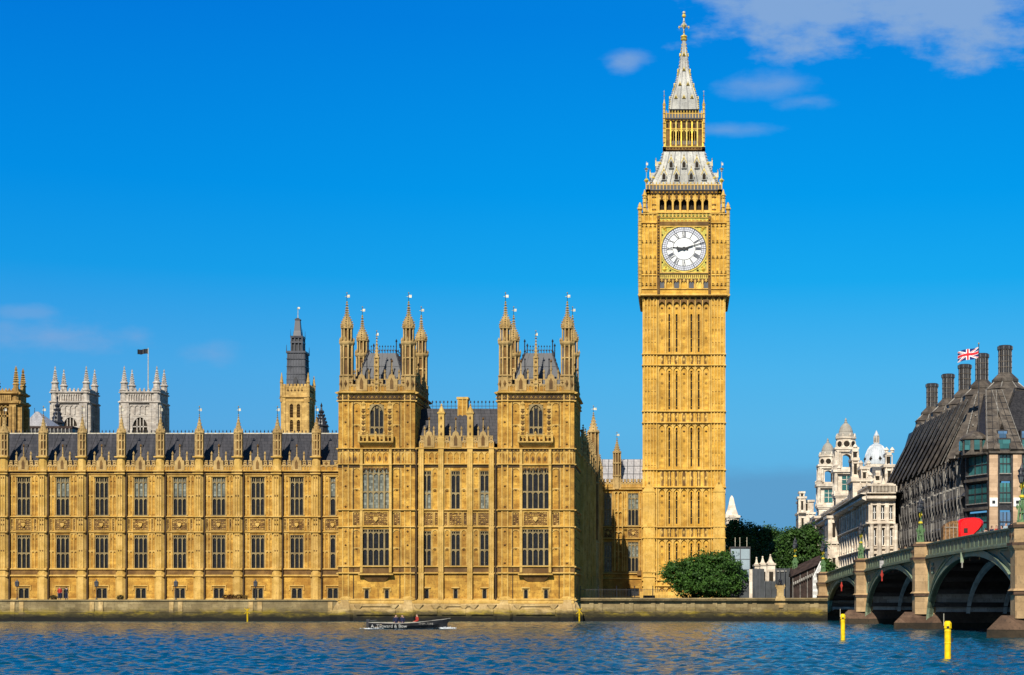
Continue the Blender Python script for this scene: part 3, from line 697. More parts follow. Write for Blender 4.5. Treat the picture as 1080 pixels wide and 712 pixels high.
def turret_mesh(zbase):
    f = MB(); z = zp
    f.lathe(0, 0, [(.93, zbase), (.93, z(414))], 'stone')
    def posts(r, za, zb, m_='trim', s_=.08):
        for i in range(8):
            a = math.pi/8+i*math.pi/4; x_, y_ = r*math.cos(a), r*math.sin(a); f.box(x_-s_, x_+s_, y_-s_, y_+s_, za, zb, m_)
    posts(.92, zbase, z(414), s_=.07)
    if zbase < 10:
        for za, zb in ((z(596.5), z(558.5)), (z(537), z(493.5)), (z(471), z(424.5))):
            for i in range(8):
                a = i*math.pi/4
                for q in (.0, .5, .88): f.octa(.88*math.cos(a), .88*math.sin(a), za+(zb-za)*q+.3, .17, .17, .16, 'carved')
        f.lathe(0, 0, [(1.15, zbase), (1.15, z(631)), (.95, z(629))], 'trim')
    for zz, hh, rr in ((633.8, .3, 1.14), (605.6, .26, 1.12), (598.6, .24, 1.10), (556.6, .22, 1.06), (538.8, .22, 1.08), (490.6, .22, 1.08), (474, .2, 1.1), (423.6, .2, 1.08), (415.3, .3, 1.2), (412.6, .16, 1.0)):
        if z(zz) > zbase: f.lathe(0, 0, [(rr-.12, z(zz)), (rr, z(zz)+hh*.3), (rr, z(zz)+hh*.65), (rr-.16, z(zz)+hh)], 'trim')
    f.lathe(0, 0, [(.84, z(414)), (.84, z(396))], 'weather'); posts(.84, z(412), z(397), 'weather')
    for i in range(8): a = i*math.pi/4; f.octa(.80*math.cos(a), .80*math.sin(a), z(404.5), .2, .2, .5, 'carved')
    f.lathe(0, 0, [(.88, z(397.2)), (.97, z(396.6)), (.97, z(395.6)), (.8, z(394.8))], 'weather')
    f.lathe(0, 0, [(.56, z(395)), (.56, z(362))], 'carved'); posts(.74, z(395), z(362), 'weather', s_=.095)
    for q in (378,): f.lathe(0, 0, [(.70, z(q)), (.76, z(q)+.06), (.70, z(q)+.2)], 'weather')
    f.lathe(0, 0, [(.7, z(365)), (.9, z(363)), (.98, z(361.5)), (.98, z(360)), (.8, z(359.2))], 'weather')
    for i in range(8): a = i*math.pi/4; f.octa(.86*math.cos(a), .86*math.sin(a), z(358.2), .13, .13, .42, 'weather')
    f.lathe(0, 0, [(.44, z(360)), (.44, z(345.5))], 'carved'); posts(.62, z(360), z(345.5), 'weather', s_=.08)
    f.lathe(0, 0, [(.64, z(346.6)), (.78, z(345.8)), (.78, z(344.8)), (.66, z(344.2))], 'weather')
    for i in range(8): a = i*math.pi/4; f.octa(.72*math.cos(a), .72*math.sin(a), z(343.4), .10, .10, .3, 'weather')
    f.lathe(0, 0, [(.66, z(344.5)), (.72, z(342)), (.60, z(338)), (.36, z(334.2)), (.19, z(331.5)), (.12, z(328)), (.05, z(320.5))], 'weather')
    for j, (q, r) in enumerate(((341, .74), (338.5, .66), (336, .52), (333.6, .38), (331, .25), (328.5, .18), (326, .16), (323.5, .13))):
        for i in range(4): a = i*math.pi/2; f.octa(r*math.cos(a), r*math.sin(a), z(q), .10, .10, .14, 'weather')
    f.octa(0, 0, z(320.5), .22, .22, .16, 'weather'); f.octa(0, 0, z(318), .12, .12, .26, 'gold')
    return f.mesh('turret')
TB = MB()
ft = tower_side(True); TB.merge(ft)
sf = tower_side(False, TD); TB.merge(sf, (HW, TD/2, 0), R(90)); TB.merge(sf, (-HW, TD/2, 0), R(-90))
bk = MB(); bk.quad((HW, TD, 1.5), (-HW, TD, 1.5), (-HW, TD, zp(413)), (HW, TD, zp(413)), 'stone'); TB.merge(bk)
TB.quad((-HW, 0, zp(413)-.3), (HW, 0, zp(413)-.3), (HW, TD, zp(413)-.3), (-HW, TD, zp(413)-.3), 'lead')
tb_mesh = TB.mesh('tower_wall')
tp = MB()
for rz_, loc_, ww in ((0, (0, .1, 0), HW*2-2), (R(90), (HW-.1, TD/2, 0), TD-2.2), (R(-90), (-HW+.1, TD/2, 0), TD-2.2), (R(180), (0, TD-.1, 0), HW*2-2)):
    q = MB()
    for s in (-1, 1): parapet_bay(q, -ww/2 if s < 0 else 0, 0 if s < 0 else ww/2, 0, zp(413), zp(400.5), 4, big=1.15)
    tp.merge(q, loc_, rz_)
tp_mesh = tp.mesh('tower_parapet')
mp = MB(); mp.box(-.27, .27, -.12, .30, zp(413.5), zp(376), 'weather')
for x_ in (-.22, .22): mp.box(x_-.05, x_+.05, -.2, 0, zp(413), zp(377), 'trim')
for q in (405, 396, 387, 378): mp.box(-.33, .33, -.24, .4, zp(q), zp(q)+.14, 'weather'); mp.octa(0, -.15, zp(q+4), .16, .1, .2, 'carved')
crocket_spire(mp, 0, .1, zp(376), zp(357), .29, 'weather', 4, 5, True, .12)
mp_mesh = mp.mesh('pinnacle')
tr = MB(); zb_, zt_ = zp(408), Z(372.5, 212)
x0, x1, y0, y1 = 3.35, 1.75, 1.6, 4.0
tr.add([(-x0, y0, zb_), (x0, y0, zb_), (x0, TD-y0, zb_), (-x0, TD-y0, zb_), (-x1, y1, zt_), (x1, y1, zt_), (x1, TD-y1, zt_), (-x1, TD-y1, zt_)],
       [(3, 2, 1, 0), (4, 5, 6, 7), (0, 1, 5, 4), (1, 2, 6, 5), (2, 3, 7, 6), (3, 0, 4, 7)], 'lead')
for i in range(7):
    t_ = i/6*2-1; tr.bar((x0*t_, y0, zb_), (x1*t_, y1, zt_), .06, 'lead', 4)
for q in (.3, .62): tr.bar((-x0+(x0-x1)*q, y0+(y1-y0)*q-.02, zb_+(zt_-zb_)*q), (x0-(x0-x1)*q, y0+(y1-y0)*q-.02, zb_+(zt_-zb_)*q), .05, 'lead', 4)
for s in (-1, 1):
    tr.bar((s*x0, y0, zb_), (s*x1, y1, zt_), .13, 'iron', 6)
    for k_ in range(9):
        t_ = k_/8; tr.octa(s*(x0+(x1-x0)*t_), y0+(y1-y0)*t_, zb_+(zt_-zb_)*t_+.2, .12, .12, .3, 'iron')
    # dormer gablets standing on the roof foot
    tr.prism([(s*1.5-.3, zb_+.3), (s*1.5+.3, zb_+.3), (s*1.5+.3, zb_+1.5), (s*1.5, zb_+2.6), (s*1.5-.3, zb_+1.5)], y0-.2, y0+1.6, 'iron')
    tr.bar((s*1.5, y0, zb_+2.4), (s*1.5, y0, zb_+3.6), .06, 'iron', 5); tr.octa(s*1.5, y0, zb_+3.6, .12, .12, .2, 'iron')
tr_mesh = tr.mesh('tower_roof')
rc = MB()
for x_, y_a, y_b in ((-x1, y1, TD-y1), (x1, y1, TD-y1)): rc.box(x_-.03, x_+.03, y_a, y_b, zt_+.35, zt_+.42, 'iron')
for y_ in (y1, TD-y1): rc.box(-x1, x1, y_-.03, y_+.03, zt_+.35, zt_+.42, 'iron')
k = -x1
while k <= x1+.01:
    for y_ in (y1, TD-y1): rc.bar((k, y_, zt_), (k, y_, zt_+.75), .03, 'iron', 4); rc.octa(k, y_, zt_+.85, .09, .05, .16, 'iron')
    k += .35
for s in (-1, 1):
    for y_ in (y1, TD-y1): rc.bar((s*x1, y_, zt_), (s*x1, y_, zt_+1.5), .07, 'iron', 5); rc.octa(s*x1, y_, zt_+1.5, .14, .14, .3, 'iron')
rc_mesh = rc.mesh('roof_cresting')
lan = MB(); lan.lathe(0, 0, [(.5, zt_-.5), (.5, zt_+1.3), (.65, zt_+1.4), (.55, zt_+1.6), (.3, zt_+2.3), (.08, zt_+3.0)], 'iron'); 
for i in range(8): a = math.pi/8+i*math.pi/4; lan.octa(.58*math.cos(a), .58*math.sin(a), zt_+1.7, .08, .08, .3, 'iron')
lan_mesh = lan.mesh('lantern')
bal_mesh = balcony_mesh(); tm_front = turret_mesh(1.5)
zrear = zp(490); tm_rear = turret_mesh(zrear)
for it, cpx in enumerate((397.3, 565.2)):
    cx = X(cpx, DP); org = Vector((cx, DP, 0)); L = org-P0.location
    o = link('pavilion_tower', tb_mesh, P0, L)
    link('battlement', tp_mesh, o); link('roof', tr_mesh, o); link('roof_cresting', rc_mesh, o); link('balcony', bal_mesh, o)
    for sx in (-1, 1):
        for fr in (0, 1):
            t_ = link('turret', tm_front if fr == 0 else tm_rear, P0, L+Vector((sx*(HW-.9), .78 if fr == 0 else TD-.78, 0)))
            vane(t_, (0, 0, zp(317)), 1.0 if fr == 0 else 1.0, .36)
    pn = link('pinnacle', mp_mesh, P0, L+Vector((0, -.05, 0)))
    vane(pn, (0, .1, zp(354)), .5, .22)
    if it == 0:
        ln = link('roof_lantern', lan_mesh, P0, L+Vector((1.95, TD-3.0, 0))); vane(ln, (0, 0, zt_+3.2), 1.2, .5)
    wwin(P0, cx, DP, zp(458), 0, 1.76, zp(426.5)-zp(458), 3, (.24,), .0, pale=0, arch=True)
    wwin(P0, cx, DP-.5, zp(537), 0, 3.4, zp(493.5)-zp(537), 5, (.42,), .13, pale=3 if it == 0 else 0, big=(1, 4))
    wwin(P0, cx, DP-.5, zp(596.8), 0, 3.4, zp(558.2)-zp(596.8), 5, (.46,), .08, big=(1, 4))
    for s in (-1, 1): wwin(P0, cx+s*1.24, DP, zp(632), 0, .6, zp(621.5)-zp(632), 1, (), .0)

# ---- centre between the towers
CL, CR = X(437.6, DP), X(524.6, DP); YC = DP+.45
zc = lambda y: Z(y, YC)
cmw = MB(); wins_c = [X(450, YC), X(480.5, YC), X(511, YC)]
hl = []
for x_ in wins_c: hl += [(x_-.58, x_+.58, zc(537), zc(496.5)), (x_-.58, x_+.58, zc(597), zc(560)), (x_-.3, x_+.3, zc(632), zc(621))]
wall(cmw, CL, CR, 1.5, zc(472), hl, 'stone', YC)
for zz, hh, pr in ((633.8, .3, .34), (605.6, .26, .3), (598.6, .24, .26), (556.6, .22, .24), (538.8, .22, .28), (490.6, .22, .28), (474, .24, .38)): string(cmw, CL, CR, zc(zz), hh, pr, 'trim', YC)
cmw.box(CL, CR, YC-.06, YC+.05, zc(605), zc(599), 'carved'); cmw.box(CL, CR, YC-.08, YC+.05, zc(476), zc(474), 'darkstone'); cmw.box(CL, CR, YC-.08, YC+.05, zc(493), zc(491), 'darkstone')
blind(cmw, CL+.1, CR-.1, zc(489), zc(476.5), 13, 'trim', .1, .13, .5, YC)
bosses(cmw, CL, CR, zc(483.5), .36, .75, 'carved', YC, .12)
for x_ in (CL+.75, X(465.5, YC), X(496, YC), CR-.75):
    for za, zb, pr in ((1.5, zc(606), .5), (zc(606), zc(557), .42), (zc(557), zc(474), .36)):
        cmw.box(x_-.32, x_+.32, YC-pr, YC+.05, za, zb, 'trim')
        for d_ in (-.26, 0, .26): cmw.box(x_+d_-.05, x_+d_+.05, YC-pr-.07, YC-pr+.02, za+.3, zb-.4, 'trim')
for i, x_ in enumerate(wins_c):
    for za, zb in ((zc(596.5), zc(558.5)), (zc(537), zc(493.5))):
        for p, q_ in ((x_-1.38, x_-.68), (x_+.68, x_+1.38)):
            blind(cmw, p, q_, za, zb, 1, 'trim', .1, .12, .4, YC, (.5,)); bosses(cmw, p, q_, za+(zb-za)*.44, .38, .7, 'carved', YC, .16); bosses(cmw, p, q_, zb-.7, .28, .6, 'carved', YC, .14)
    carved(cmw, x_-.85, x_+.85, zc(555), zc(540), 'carved', YC, 20+i, False, dens=.26)
    for s in (-1, 1): carved(cmw, x_+s*1.2-.28, x_+s*1.2+.28, zc(555), zc(540), 'carved', YC, 30+i, False, dens=.24)
    cmw.box(x_-.52, x_+.52, YC-.16, YC+.05, zc(620.4), zc(619), 'trim')
    wwin(P0, x_, YC, zc(537), 0, 1.16, zc(496.5)-zc(537), 2, (.42,), .1, pale=2 if i != 1 else 0)
    wwin(P0, x_, YC, zc(597), 0, 1.16, zc(560)-zc(597), 2, (.46,), .08)
    wwin(P0, x_, YC, zc(632), 0, .6, zc(621)-zc(632), 1, (), .0)
part('centre_wall', cmw, P0)
cp = MB()
ed = [CL+.2, X(465.5, YC), X(496, YC), CR-.2]
for i in range(3): parapet_bay(cp, ed[i]+.3, ed[i+1]-.3, YC, zc(472.5), zc(460.5), 4, big=1.1)
part('parapet', cp, P0)
for x_ in ed[1:3]:
    q = MB(); q.sq(0, .15, [(.42, zc(474)), (.42, zc(462)), (.36, zc(461)), (.36, zc(437)), (.46, zc(436.5)), (.46, zc(435)), (.34, zc(434.5))], 'trim')
    for z_ in (441, 450, 458): q.octa(0, -.2, zc(z_), .15, .14, .3, 'carved')
    q.lathe(0, .15, [(.42, zc(434.6)), (.3, zc(432)), (.06, zc(427.5))], 'trim'); q.octa(0, .15, zc(427), .14, .14, .22, 'trim')
    q.build('pinnacle', P0, Vector((x_, YC, 0))-P0.location)
cr_ = MB(); za, zb = zc(467), Z(431.2, 213)
cr_.add([(x, y, z) for x in (CL-.5, CR+.5) for y, z in ((YC+1, za), (YC+4.4, zb), (YC+6.6, zb), (YC+10, za))],
        [(0, 4, 5, 1), (1, 5, 6, 2), (2, 6, 7, 3), (0, 1, 2, 3), (7, 6, 5, 4)], 'slate')
k = CL
while k < CR: cr_.bar((k, YC+.97, za), (k, YC+4.37, zb), .05, 'slate', 4); k += 1.25
for x_ in wins_c: cr_.box(x_-.5, x_-.26, YC+2.0, YC+2.6, za+2.0, za+2.4, 'iron')
part('centre_roof', cr_, P0)
q = MB(); k = CL
q.box(CL, CR, YC+4.4, YC+4.48, zb+.3, zb+.36, 'iron')
while k < CR: q.bar((k, YC+4.44, zb), (k, YC+4.44, zb+.7), .03, 'iron', 4); q.octa(k, YC+4.44, zb+.85, .12, .05, .2, 'iron'); k += .48
part('roof_cresting', q, P0)
q = MB(); cx = X(488.7, 213); hw = .62
q.box(cx-hw, cx+hw, 212.2, 213.6, zb-1.2, Z(421.5, 213), 'stone'); q.box(cx-hw-.12, cx+hw+.12, 212.08, 213.72, Z(422, 213), Z(419.6, 213), 'trim')
for d_ in (-.55, 0, .55): q.box(cx+d_-.06, cx+d_+.06, 212.12, 212.2, zb-1, Z(422, 213), 'trim')
part('chimney', q, P0)

q = MB()
for px_ in (439.0, 522.8): q.box(X(px_, DP)-.09, X(px_, DP)+.09, DP-.06, DP+.5, zp(633), zp(474), 'darkstone')
for px_ in (372.8, 421.8, 540.7, 589.7): q.box(X(px_, DP)-.05, X(px_, DP)+.05, DP-.10, DP+.1, zp(633), zp(416), 'darkstone')
part('rain_pipe', q, P0)

# ---- plinth of the pavilion in the water
q = MB(); L_, R_ = X(354.5, DP), X(608.6, DP)
q.prof(L_, R_, [(DP-.9, -2), (DP-.75, .95), (DP-.6, 1.0), (DP+12, 1.0), (DP+12, -2)], 'basestone')
q.prof(L_+.2, R_-.2, [(DP-.62, 1.0), (DP-.45, zp(639)), (DP-.3, zp(636.5)), (DP+12, zp(636.5)), (DP+12, 1.0)], 'basestone')
q.prof(L_+.35, R_-.35, [(DP-.36, zp(636.5)), (DP-.36, zp(634.5)), (DP-.2, zp(633)), (DP+12, zp(633)), (DP+12, zp(636.5))], 'trim')
for cpx in (364, 430.7, 531.9, 598.6):                     # splayed feet under the corner turrets
    cx = X(cpx, DP)
    q.lathe(cx, DP+.78, [(1.95, .85), (1.75, 1.25), (1.25, zp(635.5)), (1.2, zp(633))], 'basestone')
    q.lathe(cx, DP+.78, [(2.1, -2), (2.05, .85), (1.9, .95)], 'basestone')
for k_, (pa, pb) in enumerate(((377, 418), (440, 462), (467, 492), (498, 521), (545, 586))):      # sloping aprons and corbel blocks between the feet
    q.prof(X(pa, DP), X(pb, DP), [(DP-.95, .80), (DP-.62, 1.45), (DP-.3, 1.5), (DP-.3, .80)], 'basestone')
    for pc in (pa+2, pb-2): q.add([(X(pc, DP)-.6, DP-.70, zp(637.5)), (X(pc, DP)+.6, DP-.70, zp(637.5)), (X(pc, DP), DP-.62, 1.35), (X(pc, DP)-.6, DP-.4, zp(637.5)), (X(pc, DP)+.6, DP-.4, zp(637.5)), (X(pc, DP), DP-.5, 1.35)], [(0, 1, 2), (3, 5, 4), (0, 3, 4, 1), (1, 4, 5, 2), (0, 2, 5, 3)], 'basestone')
for pc in (400, 480, 566): q.box(X(pc, DP)-2.0, X(pc, DP)+2.0, DP-.66, DP-.3, zp(639.5), zp(637), 'basestone')
part('plinth', q, P0)

# ---- north return, in shade, running back to the clock tower
XN = X(565.2, DP)+HW+.012; N0, N1 = DP+TD, 275.8; NL = N1-N0
q = MB(); nb = 11; bw_ = NL/nb
hn = []
for i in range(nb):
    c = (i+.5)*bw_; hn += [(c-1.0, c+1.0, zp(537), zp(496)), (c-1.0, c+1.0, zp(597), zp(560))]
wall(q, 0, NL, 2.0, zp(472), hn, 'stone', 0)
for zz, hh, pr in ((633.8, .4, .4), (605.6, .26, .34), (598.6, .24, .3), (556.6, .22, .28), (538.8, .22, .3), (490.6, .22, .3), (474, .3, .45)): string(q, 0, NL, zp(zz), hh, pr, 'trim')
for i in range(nb):
    a = i*bw_; c = a+bw_/2
    blind(q, a+.4, c-1.1, zp(596.5), zp(558.5), 2, 'trim', .14, .14, .45, 0, (.5,)); blind(q, c+1.1, a+bw_-.4, zp(596.5), zp(558.5), 2, 'trim', .14, .14, .45, 0, (.5,))
    blind(q, a+.4, c-1.1, zp(537), zp(493.5), 2, 'trim', .14, .14, .45, 0, (.5,)); blind(q, c+1.1, a+bw_-.4, zp(537), zp(493.5), 2, 'trim', .14, .14, .45, 0, (.5,))
    blind(q, a+.4, a+bw_-.4, zp(489), zp(476.5), 8, 'trim', .12, .13, .5, 0)
    for j in range(6): q.box(a+.5+j*.85, a+.9+j*.85, -.05, .05, zp(554), zp(541), 'carved')
    q.box(a-.35, a+.35, -.5, .05, 2.0, zp(474), 'trim')
q.build('return_wall', P0, Vector((XN, N0, 0))-P0.location, R(90))
q = MB()
for i in range(nb): parapet_bay(q, i*bw_+.4, (i+1)*bw_-.4, 0, zp(472.5), zp(461), 5, big=1.1)
q.build('parapet', P0, Vector((XN, N0, 0))-P0.location, R(90))
for i in range(nb):
    c = (i+.5)*bw_
    for za, zb in ((537, 496), (597, 560)): wwin(P0, XN, N0+c, zp(za), R(90), 2.0, zp(zb)-zp(za), 3, (.45,), .1)
def small_turret(r, zb, zm, zt):
    t_ = MB(); t_.lathe(0, 0, [(r*.85, zb), (r*.85, zm)], 'carved'); t_.lathe(0, 0, [(r, zb), (r, zb+(zm-zb)*.35), (r*.9, zb+(zm-zb)*.37)], 'weather')
    for i in range(8): a = math.pi/8+i*math.pi/4; t_.box(r*math.cos(a)-.08, r*math.cos(a)+.08, r*math.sin(a)-.08, r*math.sin(a)+.08, zb, zm, 'weather')
    for f_ in (.35, .7, 1): z_ = zb+(zm-zb)*f_; t_.lathe(0, 0, [(r, z_-.1), (r*1.25, z_), (r*1.25, z_+.15), (r, z_+.25)], 'weather')
    crocket_spire(t_, 0, 0, zm+.1, zt, r*1.0, 'weather', 8, 5, True, .14)
    return t_.mesh('turret')
stn = small_turret(.42, zp(474), zp(452), zp(437))
for i in range(1, nb):
    y_ = N0+i*bw_
    if abs(y_-255) < 2.5: continue
    link('pinnacle', stn, P0, Vector((XN+.1, y_, 0))-P0.location)
sbig = small_turret(.80, 2.2, Z(456, 254), Z(438, 254)); ot = link('turret', sbig, P0, Vector((XN-.1, 254.5, 0))-P0.location); vane(ot, (0, 0, Z(437, 254)), 1.2, .5)
q = MB()
q.add([(x, y, z) for y in (N0-2, N1+8) for x, z in ((XN-1, zp(467)), (XN-5, zp(440)), (XN-7, zp(440)), (XN-12, zp(467)))],
      [(0, 4, 5, 1), (1, 5, 6, 2), (2, 6, 7, 3), (0, 1, 2, 3), (7, 6, 5, 4)], 'slate')
q.box(XN-13, XN-12, N0, N1+8, 2.5, zp(467), 'stone'); part('return_roof', q, P0)

# ---- range beside the clock tower
DR = 276.4; zq = lambda y: Z(y, DR); RL, RR = XN+.0, X(682, DR)
q = MB(); wr = [(X(641.3, DR), 1.25), (X(667.8, DR), 1.76)]
hr = []
for x_, w_ in wr: hr += [(x_-w_/2, x_+w_/2, zq(554.4), zq(520)), (x_-w_/2, x_+w_/2, zq(603), zq(571.4))]
hr.append((X(661.5, DR), X(674, DR), 2.5, zq(620.5)))
wall(q, RL, RR, 2.0, zq(514), hr, 'stone', DR, .5)
q.box(X(661, DR), X(675, DR), DR+.5, DR+.6, 2.5, zq(620), 'black')
for zz, hh, pr in ((630.5, .3, .3), (611, .22, .2), (605.8, .24, .3), (569, .24, .28), (556, .24, .3), (517, .3, .4), (514.6, .2, .2)): string(q, RL, RR, zq(zz), hh, pr, 'trim', DR)
for x_, w_ in wr:
    carved(q, x_-w_/2-.1, x_+w_/2+.1, zq(567.5), zq(557), 'carved', DR, int(x_*7) % 50, True, dens=.3)
    for za, zb in ((554, 518.5), (602.5, 570)):
        for p, e_ in ((x_-w_/2-.95, x_-w_/2-.15), (x_+w_/2+.15, x_+w_/2+.95)): blind(q, p, e_, zq(za), zq(zb), 2, 'trim', .11, .13, .45, DR, (.5,))
blind(q, X(648, DR), X(656.5, DR), zq(602.5), zq(518.5), 2, 'trim', .4, .16, .4, DR, (.25, .5, .75))
q.box(X(676.5, DR), RR+.6, DR-1.2, DR+.1, 2.2, zq(520), 'stone'); blind(q, X(677, DR), RR+.5, zq(602), zq(522), 2, 'trim', .12, .14, .4, DR-1.2, (.33, .66))
q.box(X(672, DR), X(678, DR), DR-.4, DR+.02, zq(607), zq(602), 'carved')
part('range_wall', q, P0)
for (x_, w_), pl in zip(wr, (3, 1)):
    wwin(P0, x_, DR, zq(554.4), 0, w_, zq(520)-zq(554.4), 3, (.5,), .15, pale=pl); wwin(P0, x_, DR, zq(603), 0, w_, zq(571.4)-zq(603), 3, (.48,), .1, pale=pl)
q = MB(); parapet_bay(q, RL, X(647.5, DR), DR, zq(514.5), zq(506), 3, gable=False); parapet_bay(q, X(654, DR), RR, DR, zq(514.5), zq(506), 8, gable=False)
part('parapet', q, P0)
t_ = small_turret(.62, zq(516), zq(478), zq(465)); o = link('turret', t_, P0, Vector((X(650.7, DR), DR+.1, 0))-P0.location); vane(o, (0, 0, zq(463)), 1.0, .4)
q = MB(); za, zb = zq(508), Z(484.5, 281)
q.add([(x, y, z) for x in (RL-4, RR+2) for y, z in ((DR+.8, za), (DR+4.6, zb), (DR+5.2, zb), (DR+9, za))],
      [(0, 4, 5, 1), (1, 5, 6, 2), (2, 6, 7, 3), (0, 1, 2, 3), (7, 6, 5, 4)], 'clearroof')
k = RL
while k < RR: q.bar((k, DR+.75, za), (k, DR+4.55, zb), .06, 'lead', 4); k += 1.05
for f_ in (.35, .7): q.bar((RL, DR+.8+3.8*f_-.05, za+(zb-za)*f_), (RR, DR+.8+3.8*f_-.05, za+(zb-za)*f_), .05, 'lead', 4)
part('range_roof', q, P0)

# ================================================================ CLOCK TOWER
DT = 275.0; THW = 6.575; TC = Vector((X(721.4, DT), DT+THW, 2.5)); zt = lambda y: Z(y, DT)
CT = thing('clock_tower', 'tall golden gothic clock tower with a white dial and pale iron spire', 'clock tower', TC)
def world_part(name, mb, parent=None, label=None):        # mesh centred on the tower axis, z in world metres
    o = mb.build(name, parent or CT, (0, 0, -2.5) if parent is None else (0, 0, 0))
    if label: o['label'] = label
    return o
def four(fn, dist):
    q = MB(); f = fn()
    for k in range(4):
        a = k*math.pi/2; q.merge(f, (dist*math.sin(a), -dist*math.cos(a), 0), a)
    return q
PXM = DT/F
slits = [(i-3)*7.77*PXM for i in range(7)]
T_, S_ = 'towertrim', 'tower'
BANDS = ((373.7, 385.4), (434, 446), (495.6, 514), (556, 567.5), (612, 618))
def shaft_face():
    f = MB(); hw = THW
    holes = []
    segs = [(391, 431.5), (451, 492.5), (518.5, 552.5), (573, 609)]
    for i in (1, 2, 4, 5):
        holes.append((slits[i]-.14, slits[i]+.14, zt(371), zt(331)))
        for a, b in segs: holes.append((slits[i]-.14, slits[i]+.14, zt(b), zt(a)))
    wall(f, -hw+2.2, hw-2.2, 2.5, zt(313), holes, S_, .25, .35)
    f.quad((-hw+2.2, .55, 2.5), (hw-2.2, .55, 2.5), (hw-2.2, .55, zt(318)), (-hw+2.2, .55, zt(318)), 'slit')
    for i in (1, 2, 4, 5):                                  # bars across the slit windows
        for q in range(321, 610, 9): f.box(slits[i]-.14, slits[i]+.14, .38, .46, zt(q), zt(q)+.06, T_)
    for s in (-1, 1):
        xa, xb = sorted((s*hw, s*(hw-2.2))); f.quad((xa, 0, 2.5), (xb, 0, 2.5), (xb, 0, zt(313)), (xa, 0, zt(313)), S_)
        xi = s*(hw-2.2); f.quad((xi, 0, 2.5), (xi, .3, 2.5), (xi, .3, zt(313)), (xi, 0, zt(313)), S_)
        for k in range(5):
            x = s*(hw-.12-k*.5); f.box(x-.075, x+.075, -.18, .02, 2.5, zt(313), T_)
        for q in range(322, 612, 13):
            if any(a-3 < q < b+3 for a, b in BANDS): continue
            for k in range(4): f.octa(s*(hw-.37-k*.5), -.0, zt(q), .13, .08, .10, 'carved')
    prev = 316
    for a, b in BANDS+((632, 633),):
        za, zb = zt(a), zt(prev)
        for i in range(8):
            x = (i-3.5)*7.77*PXM; f.box(x-.10, x+.10, -.08, .3, za, zb, T_)
            if i < 7:
                c = x+7.77*PXM/2
                for d_ in (-.33, .33): f.box(c+d_-.035, c+d_+.035, .12, .3, za, zb-.8, T_)
                spandrel(f, x+.09, x+7.77*PXM-.09, zb-1.0, zb-.3, .02, .3, T_, zb)
                if i in (0, 3, 6):
                    for fr in (.3, .62):
                        for dx_, dz_ in ((-.12, 0), (.12, 0), (0, .16), (0, -.16)): f.box(c+dx_-.06, c+dx_+.06, .2, .33, za+(zb-za)*fr+dz_-.06, za+(zb-za)*fr+dz_+.06, 'carved')
                f.octa(c, .18, zb-1.35, .2, .12, .2, 'carved')
        prev = b
    for a, b in BANDS:                                      # belts: two strings with an arcaded band between
        for q in (a, b): string(f, -hw, hw, zt(q)-.12, .26, .3, T_, 0, .25, .25)
        blind(f, -hw+.05, hw-.05, zt(b)+.1, zt(a)-.1, 19, T_, .12, .15, .55, .1)
        f.box(-hw+.1, hw-.1, .08, .3, zt(b), zt(a), S_)
        for i in range(7): f.box(slits[i]-.30, slits[i]+.30, .04, .3, zt(b)+.25, zt(a)-.25, 'carved'); f.octa(slits[i], -.02, zt((a+b)/2), .2, .12, .4, T_)
        for s in (-1, 1):
            for k in range(4): x = s*(hw-.37-k*.5); f.box(x-.13, x+.13, .03, .3, zt(b)+.3, zt(a)-.3, 'carved')
        bosses(f, -hw, hw, zt(a)-.22, .2, .42, 'carved', 0, .2); bosses(f, -hw, hw, zt(b)-.25, .2, .42, 'carved', 0, .2)
    return f
world_part('shaft', four(shaft_face, THW))
# lower buttresses with gabled heads
for s in (-1, 1):
    for sy in (-1, 1):
        q = MB(); cx, cy = s*(THW-.9), sy*(THW-.0)
        q.box(cx-.95, cx+.95, cy-.5, cy+.5, 2.5, zt(519), T_)
        q.prism([(cx-1.0, zt(519)), (cx+1.0, zt(519)), (cx, zt(505.5))], cy-.6, cy+.5, T_)
        q.octa(cx, cy-.5, zt(510), .3, .2, .6, 'carved'); q.octa(cx, cy, zt(503.5), .16, .16, .5, T_)
        for z_ in (609, 604, 568, 556): q.box(cx-1.05, cx+1.05, cy-.62, cy+.55, zt(z_), zt(z_)+.25, T_)
        for k in (-.7, -.25, .25, .7): q.box(cx+k-.06, cx+k+.06, cy-.57, cy+.5, zt(602), zt(521), T_)
        world_part('buttress', q)
q = MB(); q.prof(-THW-.6, THW+.6, [(-THW-.5, 2.5), (-THW-.5, zt(628)), (-THW+.1, zt(624)), (-THW+.1, 2.5)], T_)
world_part('plinth', q)

# clock stage
CH = X(766.9, DT)-X(674.2, DT); CH = CH/2                   # half width of the clock stage
DS = DT-(CH-THW)                                            # its face stands forward of the shaft
def corbel():
    f = MB(); z0_ = zt(316)
    f.add([(-THW, 0, z0_), (THW, 0, z0_), (CH, -(CH-THW), zt(311)), (-CH, -(CH-THW), zt(311)), (-THW, .6, z0_), (THW, .6, z0_), (CH, .6, zt(311)), (-CH, .6, zt(311))],
          [(0, 1, 2, 3), (4, 5, 1, 0), (7, 6, 5, 4), (3, 2, 6, 7), (0, 3, 7, 4), (1, 5, 6, 2)], 'carved')
    for i in range(15): x = (i-7)*.95; f.octa(x, -.12, zt(314.4), .24, .3, .55, T_)
    for i in range(7): spandrel(f, slits[i]-.52, slits[i]+.52, zt(323), zt(318.5), -.2, .25, 'carved', zt(316))
    return f
world_part('corbel', four(corbel, THW))
